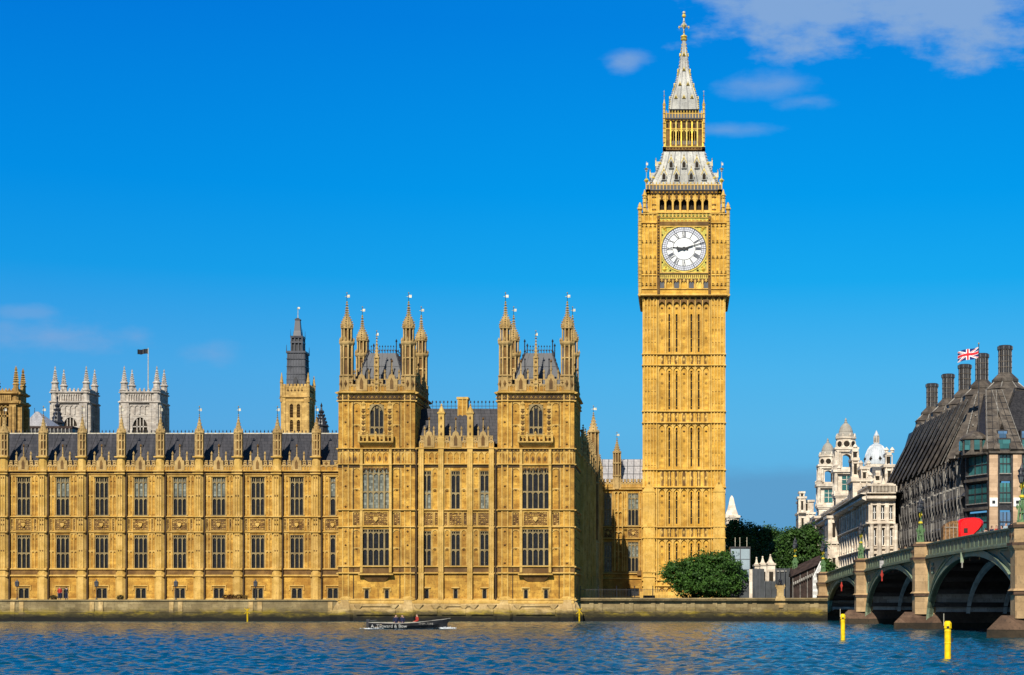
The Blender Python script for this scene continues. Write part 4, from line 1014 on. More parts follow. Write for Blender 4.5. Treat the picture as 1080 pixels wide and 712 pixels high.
def stage_face():
    f = MB(); h_ = CH; z = lambda y: Z(y, DS); P_ = 7.77*PXM
    f.quad((-h_, 0, z(311)), (h_, 0, z(311)), (h_, 0, z(225)), (-h_, 0, z(225)), S_)
    string(f, -h_, h_, z(312.6), .45, .32, T_, 0, .3, .3); string(f, -h_, h_, z(305.5), .22, .2, T_, 0, .15, .15)
    # arcade of seven small arches under the dial
    for i in range(8): x = (i-3.5)*P_; f.box(x-.12, x+.12, -.22, .02, z(304.5), z(295), T_)
    for i in range(7):
        x = (i-3)*P_; f.box(x-.4, x+.4, -.03, .02, z(304.5), z(297), ('lead', 'tower', 'lead', 'tower', 'lead', 'goldpaint', 'lead')[i])
        spandrel(f, x-.48, x+.48, z(299.5), z(296.2), -.2, .02, 'carved', z(294.6))
        f.octa(x, -.2, z(296), .2, .12, .35, T_)
    # dial frame
    fw = (748.5-692)/2*DS/F; c = 0
    z0_, z1_ = z(288.8), z(235)
    f.box(-fw, fw, -.12, .03, z(294.4), z(289), 'goldpaint'); f.box(-fw, fw, -.2, .03, z(294.8), z(294), 'darkstone'); f.box(-fw, fw, -.25, .03, z(289.4), z(288.4), 'darkstone')
    for i in range(26): f.box(-fw+.2+i*(2*fw-.4)/26, -fw+.2+(i+.55)*(2*fw-.4)/26, -.16, .0, z(292.8), z(290.3), 'carved')
    for s in (-1, 1):
        f.box(s*fw-.42*(s > 0), s*fw+.42*(s < 0), -.32, .03, z(311), z(228), 'carved')
        for k in range(40): f.octa(s*(fw-.21), -.33, z(292-k*1.55), .16, .14, .12, 'gold' if k % 2 else 'darkstone')
    f.box(-fw+.42, fw-.42, -.28, .03, z(238), z(234.4), 'carved')
    for s, (a, b) in ((-1, (-fw+.42, -fw+.7)), (1, (fw-.7, fw-.42))): f.box(a, b, -.2, .03, z0_, z(238), 'towertrim')
    f.box(-fw+.7, fw-.7, -.2, .03, z0_, z0_+.25, 'towertrim'); f.box(-fw+.7, fw-.7, -.2, .03, z(238)-.25, z(238), 'towertrim')
    # gilt belts over the dial
    f.box(-fw, fw, -.12, .03, z(234.4), z(225), 'goldgreen'); string(f, -fw-.1, fw+.1, z(234.6), .2, .3, T_); string(f, -fw-.1, fw+.1, z(230.3), .2, .3, T_)
    bosses(f, -fw+.1, fw-.1, z(232.6), .5, .62, 'towertrim', -.12, .15); bosses(f, -fw+.1, fw-.1, z(228), .42, .62, 'slit', -.12, .1)
    blind(f, -fw+.1, fw-.1, z(230), z(225.3), 14, T_, .2, .14, .25, -.02)
    # corner piers
    for s in (-1, 1):
        x0, x1 = (fw, h_) if s > 0 else (-h_, -fw)
        for k in range(5): x = x0+.1+(x1-x0-.2)*k/4; f.box(x-.06, x+.06, -.14, .02, z(305), z(237), T_)
        for q_ in (300, 287, 271, 255, 238):
            f.box(x0, x1, -.10, .02, z(q_+1.2), z(q_-1.2), S_)
            for k in range(4):
                for w_ in (-.8, .8): f.octa(x0+.35+(x1-x0-.7)*k/3, -.12, z(q_+w_), .14, .08, .12, 'darkstone')
        string(f, x0, x1, z(236), .25, .28, T_, 0, .15, .15); string(f, x0, x1, z(291), .2, .2, T_)
        f.box(x0, x1, -.05, .35, z(235), z(226.5), S_); blind(f, x0+.05, x1-.05, z(235), z(226), 4, T_, .15, .13, .35, -.05)
        string(f, x0, x1, z(226.5), .22, .3, T_, 0, .1, .1)
    string(f, -fw, fw, z(225.6), .25, .35, T_)
    return f
world_part('clock_stage', four(stage_face, CH))
# corner shafts and pinnacles of the clock stage
def corner_shaft():
    f = MB(); z = lambda y: Z(y, DS)
    f.lathe(0, 0, [(.16, z(313)), (.3, z(308)), (.3, z(222)), (.46, z(221)), (.46, z(219.5)), (.3, z(218.6)), (.34, z(217.5)), (.08, z(213.5))], 'towertrim', 8)
    k = 0
    for q_ in range(222, 306, 4): f.octa(0, 0, z(q_), .42, .42, .14, 'carved')
    return f.mesh('corner_shaft')
csm = corner_shaft()
tal = MB(); z = zt; tal.lathe(0, 0, [(.32, z(226)), (.32, z(207)), (.45, z(206.5)), (.45, z(205.6)), (.3, z(205)), (.06, z(199.5))], 'towertrim', 8)
for q_ in (224, 219, 214, 209): tal.octa(0, 0, z(q_), .5, .5, .2, 'carved')
tal_m = tal.mesh('pinnacle')
for sx in (-1, 1):
    for sy in (-1, 1):
        link('corner_shaft', csm, CT, (sx*CH, sy*CH, -2.5)); link('pinnacle', tal_m, CT, (sx*(CH-.75), sy*(CH-.75), -2.5))

# dials
DC_Z = Z(262.4, DS)-2.5; DR_ = 23.6*DS/F
def ring(f, r0, r1, y, m, n=72, th=.05):
    for i in range(n):
        a, b = 2*math.pi*i/n, 2*math.pi*(i+1)/n
        p = [(r*math.sin(t_), r*math.cos(t_)) for r, t_ in ((r0, a), (r1, a), (r1, b), (r0, b))]
        f.add([(x, y, z) for x, z in p]+[(x, y+th, z) for x, z in p], [(0, 3, 2, 1), (0, 1, 5, 4), (1, 2, 6, 5), (2, 3, 7, 6), (3, 0, 4, 7)], m)
def disc(f, r, y, m, n=72): f.add([(r*math.sin(2*math.pi*i/n), y, r*math.cos(2*math.pi*i/n)) for i in range(n)], [list(range(n-1, -1, -1))], m)
def stroke(f, ang, u0, r0, u1, r1, w_, m, y=-.04):
    """a straight stroke in the turned frame of one numeral: u sideways, r outwards"""
    s, c = math.sin(ang), math.cos(ang); d = Vector((u1-u0, r1-r0)).normalized(); n = Vector((-d.y, d.x))*w_/2
    p = [(u0+n.x, r0+n.y), (u1+n.x, r1+n.y), (u1-n.x, r1-n.y), (u0-n.x, r0-n.y)]
    p = [(u*c+r*s, -u*s+r*c) for u, r in p]
    f.add([(x, y, z) for x, z in p]+[(x, y+.04, z) for x, z in p], [(0, 1, 2, 3), (3, 2, 1, 0), (0, 4, 5, 1), (1, 5, 6, 2), (2, 6, 7, 3), (3, 7, 4, 0)], m)
def dial_meshes():
    R_ = DR_
    f = MB(); disc(f, R_*.995, 0, 'dialwhite'); ring(f, R_*.775, R_*.965, -.012, 'dialpale', th=.008)
    ring(f, R_*.965, R_*1.0, -.05, 'black'); ring(f, R_*1.0, R_*1.05, -.10, 'goldpaint', th=.12)
    ring(f, R_*.765, R_*.79, -.03, 'dialgrey'); ring(f, R_*.485, R_*.51, -.03, 'dialgrey')
    for k in range(60):
        a = 2*math.pi*k/60; stroke(f, a, 0, R_*.79, 0, R_*.965, .05 if k % 5 else .12, 'dialgrey' if k % 5 else 'black', -.035)
    ring(f, R_*.87, R_*.885, -.025, 'dialgrey')
    fw = (748.5-692)/2*DS/F-.7
    g = MB()
    for sx in (-1, 1):
        for sz in (-1, 1):
            n = 10; arc = [(sx*R_*1.04*math.sin(t_), sz*R_*1.04*math.cos(t_)) for t_ in [math.pi/2*i/n for i in range(n+1)]]
            fwz = (288.8-238)/2*DS/F-.0
            pts = [(0, sz*fwz)]+[(sx*fw, sz*fwz)]+[(sx*fw, 0)]+arc[::-1]
            g.add([(x, .02, z) for x, z in pts], [list(range(len(pts)))], 'goldgreen')
            cx, cz = sx*fw*.86, sz*fwz*.86
            g.lathe(0, 0, [(.01, 0)], 'gold', 3) if False else None
            g.octa(cx, 0, cz, .42, .14, .42, 'gold')
            for k in range(7):
                t_ = math.pi/2*(k+.5)/7; r_ = R_*1.15; x_, z_ = sx*r_*math.sin(t_), sz*r_*math.cos(t_)
                if abs(x_) < fw-.1 and abs(z_) < fwz-.1: g.octa(x_, 0, z_, .2, .08, .2, 'gold' if k % 2 else 'slit')
    nm = MB()
    for k, s in enumerate(('XII', 'I', 'II', 'III', 'IIII', 'V', 'VI', 'VII', 'VIII', 'IX', 'X', 'XI')):
        a = 2*math.pi*k/12; wd = {'I': .17, 'V': .36, 'X': .36}; tot = sum(wd[c_] for c_ in s); u = -tot/2
        r0, r1 = R_*.52, R_*.755
        for c_ in s:
            w_ = wd[c_]; m_ = u+w_/2
            if c_ == 'I': stroke(nm, a, m_, r0, m_, r1, .13, 'dialgrey')
            elif c_ == 'V': stroke(nm, a, m_-.12, r1, m_, r0, .13, 'dialgrey'); stroke(nm, a, m_+.12, r1, m_, r0, .05, 'dialgrey', -.042)
            else: stroke(nm, a, m_-.13, r1, m_+.13, r0, .13, 'dialgrey'); stroke(nm, a, m_+.13, r1, m_-.13, r0, .05, 'dialgrey', -.042)
            u += w_
    hh = MB(); ah = R(276.2)
    stroke(hh, ah, 0, -.5, 0, R_*.34, .30, 'black', -.13); stroke(hh, ah, 0, R_*.30, 0, R_*.50, .14, 'black', -.132)
    stroke(hh, ah, -.24, R_*.30, .24, R_*.30, .24, 'black', -.134); stroke(hh, ah, -.2, -.55, .2, -.55, .3, 'black', -.134)
    hh.lathe(0, 0, [(.01, 0), (.02, .01)], 'black', 3) if False else None
    mh = MB(); am = R(72.4)
    stroke(mh, am, 0, -.9, 0, R_*.4, .22, 'black', -.20); stroke(mh, am, 0, R_*.38, 0, R_*.96, .12, 'black', -.202)
    stroke(mh, am, -.15, -.95, .15, -.95, .34, 'black', -.204); disc(mh, .3, -.21, 'black', 16)
    return f.mesh('clock_dial'), g.mesh('gilt_spandrel'), nm.mesh('numerals'), hh.mesh('hour_hand'), mh.mesh('minute_hand')
dm = dial_meshes()
for k in range(4):
    a = k*math.pi/2; o = link('clock_dial', dm[0], CT, ((CH+.06)*math.sin(a), -(CH+.06)*math.cos(a), DC_Z), a)
    for nme, me_ in zip(('gilt_spandrel', 'numerals', 'hour_hand', 'minute_hand'), dm[1:]): link(nme, me_, o)

# belfry
BH = (758.3-682.8)/2*DT/F; DB = TC.y-BH
def belfry_face():
    f = MB(); z = lambda y: Z(y, DB); P_ = 7.84*DB/F
    hs_ = [((i-3)*P_-.44, (i-3)*P_+.44, z(223.8), z(209)) for i in range(7)]
    wall(f, -BH, BH, z(228), z(203), hs_, S_, 0, .8)
    for i in range(8): x = (i-3.5)*P_; f.box(x-.13, x+.13, -.16, .1, z(225), z(205.5), T_); f.octa(x, -.1, z(204.6), .2, .2, .5, T_)
    for i in range(7):
        x = (i-3)*P_; spandrel(f, x-.42, x+.42, z(213.5), z(210), -.02, .4, T_, z(209.4)); None
        f.octa(x, -.15, z(207.6), .26, .14, .6, 'carved'); f.prism([(x-.5, z(210)), (x+.5, z(210)), (x, z(205.6))], -.1, .02, T_)
        f.box(x-.42, x+.42, .05, .12, z(223.5), z(221.5), T_)
    for s in (-1, 1):
        for k in range(5): x = s*(BH-.1-k*.42); f.box(x-.06, x+.06, -.12, .02, z(225), z(205), T_)
        for q_ in (208, 216, 221): f.octa(s*(BH-.9), -.1, z(q_), .5, .08, .15, 'carved')
    string(f, -BH, BH, z(225.5), .3, .3, T_, 0, .3, .3)
    f.box(-BH-.3, BH+.3, -.3, .3, z(204.6), z(201.2), 'darkstone'); bosses(f, -BH-.3, BH+.3, z(203.2), .35, .6, 'gold', -.3, .1)
    f.box(-BH-.42, BH+.42, -.42, .3, z(201.2), z(200.4), 'lead')
    return f
world_part('belfry', four(belfry_face, BH))
q = MB(); q.box(-BH+.85, BH-.85, -BH+.85, BH-.85, zt(228), zt(203), 'slit'); world_part('belfry_core', q)
def balustrade(hw, za, zb, pitch, m1='lead', m2='towertrim'):
    f = MB(); f.box(-hw, hw, -.02, .08, zb-.22, zb-.08, m2); f.box(-hw, hw, -.02, .08, za, za+.25, m1); f.box(-hw, hw, .03, .05, za+.2, zb-.1, m1)
    n = int(2*hw/pitch)
    for i in range(n+1): x = -hw+i*2*hw/n; f.box(x-.06, x+.06, -.05, .1, za, zb, m2); f.octa(x, 0, zb+.12, .12, .1, .22, 'goldpaint' if i % 2 else m2)
    return f
world_part('balustrade', four(lambda: balustrade(BH+.35, Z(200.4, DB), Z(194.5, DB), .55), BH+.35))
# lower roof, flared, with gilded dormers
RLv = [(35.6, 200.4), (34.6, 194), (32.0, 188), (29.6, 183), (26.6, 175), (24.2, 168), (21.8, 158)]
DX = TC.y
def rz_(px_half, D=None): return px_half*DX/F*.985
q = MB(); q.sq(0, 0, [(rz_(a), Z(b, DT+2)) for a, b in RLv], 'whiteroof')
for k in range(4):
    f = MB()
    for i in range(-7, 8):
        prev = None
        for a, b in RLv[1:]:
            r = rz_(a); x = i*.62*(r/rz_(35.6))*1.25
            p = (x, -r-.02, Z(b, DT+2))
            if prev and abs(i*.78) < 5.6: f.bar(prev, p, .075, 'lead' if i % 2 else 'whiteroof', 4)
            prev = p
    q.merge(f, (0, 0, 0), k*math.pi/2)
for sx in (-1, 1):
    for sy in (-1, 1):
        for a, b in [(RLv[i][0]*(1-t_)+RLv[i+1][0]*t_, RLv[i][1]*(1-t_)+RLv[i+1][1]*t_) for i in range(1, 6) for t_ in (0, .33, .66)]:
            r = rz_(a); q.octa(sx*r, sy*r, Z(b, DT+2)+.1, .22, .22, .24, 'whiteroof')
        for b, a in ((171.8, 25.4), (188.5, 32.2)): q.octa(sx*rz_(a), sy*rz_(a), Z(b, DT+2), .34, .34, .42, 'goldpaint')
world_part('lower_roof', q)
dor = MB(); dor.prism([(-.42, 0), (.42, 0), (.42, .9), (0, 1.75), (-.42, .9)], -.35, 1.4, 'whiteroof')
dor.prism([(-.26, .12), (.26, .12), (.26, .8), (0, 1.25), (-.26, .8)], -.40, -.34, 'slit')
dor.prism([(-.52, .85), (-.42, .85), (0, 1.7), (.42, .85), (.52, .85), (0, 1.98)], -.44, -.3, 'goldpaint'); dor.octa(0, -.35, 2.1, .1, .1, .28, 'gold')
dor_m = dor.mesh('dormer')
def roof_r(tab, y):
    for (a, b), (c, d) in zip(tab, tab[1:]):
        if d <= y <= b: return a+(c-a)*(b-y)/(b-d)
for k in range(4):
    a = k*math.pi/2
    for py, xs_ in ((177.5, (-13.7, 0, 13.7)), (191.5, (-21.3, -8, 7.6, 21.3))):
        r = rz_(roof_r(RLv, py))
        for x_ in xs_:
            u, v = x_*DT/F, -r; link('dormer', dor_m, CT, (u*math.cos(a)-v*math.sin(a), u*math.sin(a)+v*math.cos(a), Z(py, DT+2)-2.5), a)
# lantern stage
LH = 20.3*DX/F*.985; 
def lantern_face():
    f = MB(); z = lambda y: Z(y, DX-LH); P_ = 5.65*(DX-LH)/F
    hs_ = [((i-2)*P_-.30, (i-2)*P_+.30, z(152.5), z(137)) for i in range(5)]
    wall(f, -LH, LH, z(156), z(126), hs_, 'carved', 0, .3)
    for i in range(8):
        x = (i-3.5)*P_; f.box(x-.11, x+.11, -.16, .05, z(155), z(128), 'gold' if i % 2 else 'goldpaint')
    for i in range(5): x = (i-2)*P_; spandrel(f, x-.3, x+.3, z(140), z(137.4), -.04, .2, 'goldpaint', z(136.8)); f.box(x-.03, x+.03, .05, .1, z(152), z(138), 'towertrim')
    for i in range(11): x = (i-5)*P_*.62; f.box(x-.13, x+.13, -.03, .02, z(134.5), z(130.5), 'slit')
    f.box(-LH, LH, -.12, .05, z(136.6), z(135.6), 'towertrim')
    f.box(-LH-.25, LH+.25, -.25, .2, z(158.5), z(155.2), 'carved'); bosses(f, -LH-.25, LH+.25, z(156.8), .34, .52, 'darkstone', -.25, .14); f.box(-LH-.3, LH+.3, -.32, .2, z(155.4), z(154.8), 'goldpaint')
    f.box(-LH-.1, LH+.1, -.18, .2, z(128.3), z(125.6), 'darkstone'); bosses(f, -LH, LH, z(127.6), .28, .6, 'gold', -.18, .1)
    f.box(-LH-.25, LH+.25, -.3, .2, z(125.6), z(125), 'lead')
    return f
world_part('lantern', four(lantern_face, LH))
q = MB(); q.box(-LH+1.2, LH-1.2, -LH+1.2, LH-1.2, Z(158, DX), Z(126, DX), 'slit'); q.box(-LH+.3, LH-.3, -LH+.3, LH-.3, Z(128, DX), Z(125, DX), 'lead'); q.box(-LH+.3, LH-.3, -LH+.3, LH-.3, Z(160, DX), Z(153.5, DX), 'lead')
world_part('lantern_core', q)
world_part('balustrade', four(lambda: balustrade(LH+.2, Z(125, DX-3), Z(119.2, DX-3), .45), LH+.2))
lc = MB(); lc.lathe(0, 0, [(.2, Z(156, DX)), (.2, Z(118, DX)), (.27, Z(117.4, DX)), (.2, Z(116, DX)), (.05, Z(111, DX))], 'towertrim')
for q_ in range(116, 156, 5): lc.octa(0, 0, Z(q_, DX), .36, .36, .15, 'goldpaint')
lcm = lc.mesh('corner_shaft')
for sx in (-1, 1):
    for sy in (-1, 1):
        o = link('corner_shaft', lcm, CT, (sx*(LH+.1), sy*(LH+.1), -2.5)); v_ = MB(); v_.bar((0, 0, 0), (0, 0, 1.2), .035, 'gold', 5); v_.octa(0, 0, .6, .2, .2, .1, 'silver'); v_.octa(0, 0, 1.3, .1, .1, .2, 'silver'); v_.build('finial', o, (0, 0, Z(111, DX)))
# pinnacle vanes at the lower roof corners
vm = MB(); vm.bar((0, 0, 0), (0, 0, 3.6), .06, 'silver', 5, .03); vm.octa(0, 0, .5, .42, .42, .5, 'goldpaint'); vm.octa(0, 0, 2.4, .4, .4, .2, 'gold'); vm.octa(0, 0, 2.1, .22, .22, .3, 'silver'); vm.box(-.05, .25, -.02, .02, 3.0, 3.4, 'silver')
vmm = vm.mesh('corner_finial')
for sx in (-1, 1):
    for sy in (-1, 1): link('corner_finial', vmm, CT, (sx*(BH+.3), sy*(BH+.3), Z(193, DT)-2.5))
# spire
SP = [(15.4, 119.5), (14.6, 110), (11.7, 100), (9.3, 92.7), (6.9, 82), (5.4, 75.7), (3.4, 60), (1.6, 44.8), (1.3, 38)]
q = MB(); q.sq(0, 0, [(a*DX/F, Z(b, DX)) for a, b in SP], 'whiteroof')
for k in range(4):
    f = MB()
    for i in range(-3, 4):
        prev = None
        for a, b in SP:
            r = a*DX/F; p = (i*r*.28, -r-.01, Z(b, DX))
            if prev: f.bar(prev, p, .065, 'lead' if i % 2 else 'whiteroof', 4)
            prev = p
    q.merge(f, (0, 0, 0), k*math.pi/2)
for sx in (-1, 1):
    for sy in (-1, 1):
        for i in range(len(SP)-2):
            for t_ in (0, .25, .5, .75):
                a = SP[i][0]*(1-t_)+SP[i+1][0]*t_; b = SP[i][1]*(1-t_)+SP[i+1][1]*t_; r = a*DX/F
                q.octa(sx*r, sy*r, Z(b, DX)+.1, .15, .15, .2, 'whiteroof' if i % 2 else 'goldpaint')
world_part('spire', q)
dsm = MB(); dsm.prism([(-.28, 0), (.28, 0), (0, .62)], -.22, .5, 'goldpaint'); dsm.prism([(-.17, .05), (.17, .05), (0, .42)], -.25, -.2, 'slit')
dsmm = dsm.mesh('spire_lucarne')
for k in range(4):
    a = k*math.pi/2
    for py, xs_ in ((108, (-8.4, 0, 8.4)), (93, (-4.2, 4.2)), (76.5, (0,)), (60, (0,))):
        r = roof_r(SP, py)*DX/F
        for x_ in xs_:
            u, v = x_*DX/F, -r; link('spire_lucarne', dsmm, CT, (u*math.cos(a)-v*math.sin(a), u*math.sin(a)+v*math.cos(a), Z(py, DX)-2.5), a)
q = MB(); zz = lambda y: Z(y, DX)
q.lathe(0, 0, [(.2, zz(44)), (.5, zz(42.6)), (.58, zz(41)), (.3, zz(40.4)), (.56, zz(39.2)), (.5, zz(38)), (.2, zz(37)), (.1, zz(36))], 'goldpaint', 10)
q.bar((0, 0, zz(38)), (0, 0, zz(14)), .11, 'silver', 6); q.octa(0, 0, zz(34), .2, .2, .3, 'gold')
q.octa(0, 0, zz(27), .55, .55, .75, 'silver')
for k in range(4):
    a = k*math.pi/2; q.bar((0, 0, zz(28)), (.75*math.cos(a), .75*math.sin(a), zz(28.5)), .07, 'silver', 5); q.octa(.8*math.cos(a), .8*math.sin(a), zz(28.8), .16, .16, .3, 'goldpaint')
q.octa(0, 0, zz(22.5), .2, .2, .3, 'silver'); q.sphere(0, 0, zz(17), .34, 'goldpaint'); q.sphere(0, 0, zz(13.6), .28, 'silver')
world_part('finial', q)

# ================================================================ DISTANT TOWERS
def simple_tower(root_name, label, cat, px0, px1, D, depth, zb, ytop, stone_, arch, group=None, flag=None):
    """square tower with octagonal corner turrets and spirelets"""
    x0, x1 = X(px0, D), X(px1, D); hw = (x1-x0)/2; cx = (x0+x1)/2; z = lambda y: Z(y, D)
    r = thing(root_name, label, cat, (cx, D+depth/2, 2.5), group=group)
    L = lambda mb, nm, loc=(0, 0, 0): mb.build(nm, r, (loc[0], loc[1], -2.5+loc[2]))
    q = MB(); hd = depth/2
    for rz, hh, w_ in ((0, hd, hw), (R(90), hw, hd), (R(180), hd, hw), (R(-90), hw, hd)):
        f = MB(); wall(f, -w_, w_, zb, z(ytop), [(-w_*arch[0], w_*arch[0], z(arch[2]), z(arch[1]))], stone_, 0, .9)
        f.quad((-w_*arch[0], .8, z(arch[2])), (w_*arch[0], .8, z(arch[2])), (w_*arch[0], .8, z(arch[1])), (-w_*arch[0], .8, z(arch[1])), 'slit')
        a = w_*arch[0]; spandrel(f, -a, a, z(arch[1])-a*1.3, z(arch[1])-.3, .1, .8, stone_, z(arch[1])+.02)
        for k in (-.33, .33, 0): f.box(a*k*1.3-.15, a*k*1.3+.15, .3, .6, z(arch[2]), z(arch[1]), stone_)
        f.box(-a, a, .3, .6, z(arch[2])*.5+z(arch[1])*.5, z(arch[2])*.5+z(arch[1])*.5+.35, stone_)
        for s in (-1, 1):
            f.box(s*(w_-w_*.22)-w_*.22, s*(w_-w_*.22)+w_*.22, -.7, .1, zb, z(ytop+12), stone_)
            for k in (-.12, .12): f.box(s*w_*.78+k*w_-.14, s*w_*.78+k*w_+.14, -.9, -.6, zb, z(ytop+14), stone_)
        string(f, -w_-.6, w_+.6, z(ytop+12), .9, .9, stone_); string(f, -w_-.4, w_+.4, z(ytop+1.5), .7, .8, stone_)
        blind(f, -w_*.6, w_*.6, z(ytop+11), z(ytop+2), 9, stone_, .35, .3, .9, -.1)
        blind(f, -w_*.55, w_*.55, z(arch[1]-2), z(ytop+14), 4, stone_, .3, .3, .9, -.05)
        for i in range(7): x = -w_*.7+i*w_*1.4/6; f.box(x-.35, x+.35, -.3, .4, z(ytop), z(ytop-2.4), stone_); f.octa(x, .05, z(ytop-2.8), .35, .3, .6, stone_)
        q.merge(f, (hh*math.sin(rz), -hh*math.cos(rz), 0), rz)
    q.quad((-hw, -hd, z(ytop)), (hw, -hd, z(ytop)), (hw, hd, z(ytop)), (-hw, hd, z(ytop)), 'lead')
    L(q, 'tower_wall')
    t_ = MB(); rr = hw*.2; yt = ytop
    t_.lathe(0, 0, [(rr*1.05, z(yt+12)), (rr*1.05, z(yt-1)), (rr*1.3, z(yt-1.5)), (rr*1.3, z(yt-2.4)), (rr*.95, z(yt-3)), (rr*.85, z(yt-9)), (rr*1.1, z(yt-9.4)), (rr*1.1, z(yt-10.2)), (rr*.6, z(yt-12)), (rr*.12, z(yt-25))], stone_)
    for k in range(5):
        for i in range(4): a = i*math.pi/2; rk = rr*(.6-k*.1); t_.octa(rk*math.cos(a), rk*math.sin(a), z(yt-13-k*2.3), .3, .3, .35, stone_)
    t_.octa(0, 0, z(yt-25.5), .3, .3, .8, stone_); tm_ = t_.mesh('turret')
    for sx in (-1, 1):
        for sy in (-1, 1): link('turret', tm_, r, (sx*(hw-rr*.6), sy*(hd-rr*.6), -2.5))
    return r, z, hw
tA, _, _ = simple_tower('abbey_tower', 'pale stone abbey tower with four spirelets, the one without a flagpole', 'church tower', 55, 92.5, 550, 9.2, 20, 413.5, 'abbey', (.40, 439, 462), 'twin abbey towers')
tB, zB, hwB = simple_tower('abbey_tower', 'pale stone abbey tower with four spirelets and a flagpole on top', 'church tower', 128, 167, 550, 9.2, 20, 413.5, 'abbey', (.40, 439, 462), 'twin abbey towers')
fp = thing('flagpole', 'thin pale flagpole with a small dark flag on the abbey tower', 'flagpole', (X(152.2, 550), 554, zB(413.5)))
q = MB(); q.bar((0, 0, 0), (0, 0, zB(365)-zB(413.5)), .22, 'silver', 6, .12); q.build('pole', fp)
q = MB(); n = 8; zf = zB(366)-zB(413.5); vs = []
for i in range(n+1):
    for j in (0, 1): vs.append((-.1-i*.42, .25*math.sin(i*1.3), zf-j*1.6-.12*i*.3+.1*math.sin(i)))
q.add(vs, [(2*i, 2*i+1, 2*i+3, 2*i+2) for i in range(n)], 'black'); q.build('flag', fp)
simple_tower('stone_tower', 'weathered brown gothic tower at the far left edge', 'tower', -13, 18, 330, 4.2, 10, 415, 'brown', (.42, 429, 450))
# ochre louvred tower with a dark iron lantern
D = 300; cx = X(311, D); z = lambda y: Z(y, D)
vt = thing('ventilation_tower', 'ochre louvred tower topped by a tall dark iron lantern', 'tower', (cx, D+2.4, 2.5))
hw = 14*D/F
def vface():
    f = MB(); hs_ = [(s*.62-.30, s*.62+.30, z(b), z(a)) for s in (-1, 1) for a, b in ((425.5, 440.5), (442.5, 455))]
    wall(f, -hw, hw, 10, z(407), hs_, 'ochre', 0, .35)
    for a, b, c, d in hs_:
        f.quad((a, .3, c), (b, .3, c), (b, .3, d), (a, .3, d), 'slit'); spandrel(f, a, b, d-.35, d-.05, .02, .3, 'ochre', d+.01)
        k = c
        while k < d-.2: f.box(a, b, .12, .28, k, k+.08, 'carved'); k += .28
    string(f, -hw, hw, z(419.6), .3, .3, 'ochre', 0, .3, .3); string(f, -hw, hw, z(424), .15, .12, 'ochre')
    for s in (-1, 1): f.box(s*(hw-.35)-.35, s*(hw-.35)+.35, -.15, .02, 10, z(408), 'ochre'); f.box(s*1.15-.08, s*1.15+.08, -.1, .02, z(457), z(425), 'ochre')
    for i in range(7): x = -hw+.5+i*(2*hw-1)/6; f.box(x-.2, x+.2, -.1, .2, z(409), z(407)+.35, 'ochre'); f.octa(x, -.05, z(411.5), .2, .12, .25, 'carved')
    return f
q = MB()
for k in range(4): a = k*math.pi/2; q.merge(vface(), (hw*math.sin(a), -hw*math.cos(a), 0), a)
q.quad((-hw, -hw, z(407.5)), (hw, -hw, z(407.5)), (hw, hw, z(407.5)), (-hw, hw, z(407.5)), 'lead'); q.build('stone_stage', vt, (0, 0, -2.5))
t_ = MB(); t_.lathe(0, 0, [(.28, z(424)), (.28, z(404)), (.38, z(403.6)), (.3, z(402.8)), (.05, z(393))], 'ochre'); t_.octa(0, 0, z(399), .22, .22, .2, 'ochre'); t_.octa(0, 0, z(420), .6, .2, .16, 'ochre')
tm_ = t_.mesh('pinnacle')
for sx in (-1, 1):
    for sy in (-1, 1): link('pinnacle', tm_, vt, (sx*hw, sy*hw, -2.5))
q = MB(); m_ = 'ironblue'; a = 9.8*D/F
q.sq(0, 0, [(a, z(408)), (a, z(404)), (a*.93, z(372)), (a*1.05, z(371.5)), (a*1.05, z(369.5)), (a*.8, z(369))], m_)
for k in range(4):
    f = MB()
    for i in range(-3, 4): f.bar((i*a*.3, -a-.02, z(404)), (i*a*.28, -a*.93-.02, z(372)), .06, m_, 4)
    for q_ in (378, 386, 394, 400): f.box(-a, a, -a-.06, -a*.9, z(q_), z(q_)+.1, m_)
    f.prism([(-.35, z(405)), (.35, z(405)), (.35, z(400)), (0, z(397)), (-.35, z(400))], -a-.3, -a*.9, 'iron')
    for s in (-1, 1): f.bar((s*a, -a, z(372)), (s*a, -a, z(363)), .08, 'iron', 5, .03)
    b_ = 5.9*D/F; f.add([], [], m_)
    for i in range(4): f.box(-b_+i*b_*2/3-.09, -b_+i*b_*2/3+.09, -b_-.04, -b_+.12, z(369), z(355), m_)
    q.merge(f, (0, 0, 0), k*math.pi/2)
q.build('iron_lantern', vt, (0, 0, -2.5))
q = MB(); b_ = 5.9*D/F
q.sq(0, 0, [(b_*.8, z(369)), (b_*.8, z(355))], 'iron'); q.sq(0, 0, [(b_*1.12, z(360.5)), (b_*1.12, z(358.8))], m_); q.sq(0, 0, [(b_*1.1, z(355)), (b_*1.15, z(353)), (b_*.7, z(352.5)), (b_*.58, z(347)), (b_*.42, z(336)), (b_*.5, z(335.6)), (b_*.5, z(334.6)), (b_*.15, z(333))], m_)
for k in range(4):
    a_ = math.pi/4+k*math.pi/2; q.bar((b_*1.5*math.cos(a_), b_*1.5*math.sin(a_), z(355)), (b_*1.5*math.cos(a_), b_*1.5*math.sin(a_), z(346)), .06, 'iron', 5, .02)
q.bar((0, 0, z(334)), (0, 0, z(322)), .08, 'silver', 5, .04); q.octa(0, 0, z(323), .15, .15, .3, 'silver'); q.box(0, .35, -.02, .02, z(323.5), z(321.5), 'silver')
q.build('cupola', vt, (0, 0, -2.5))
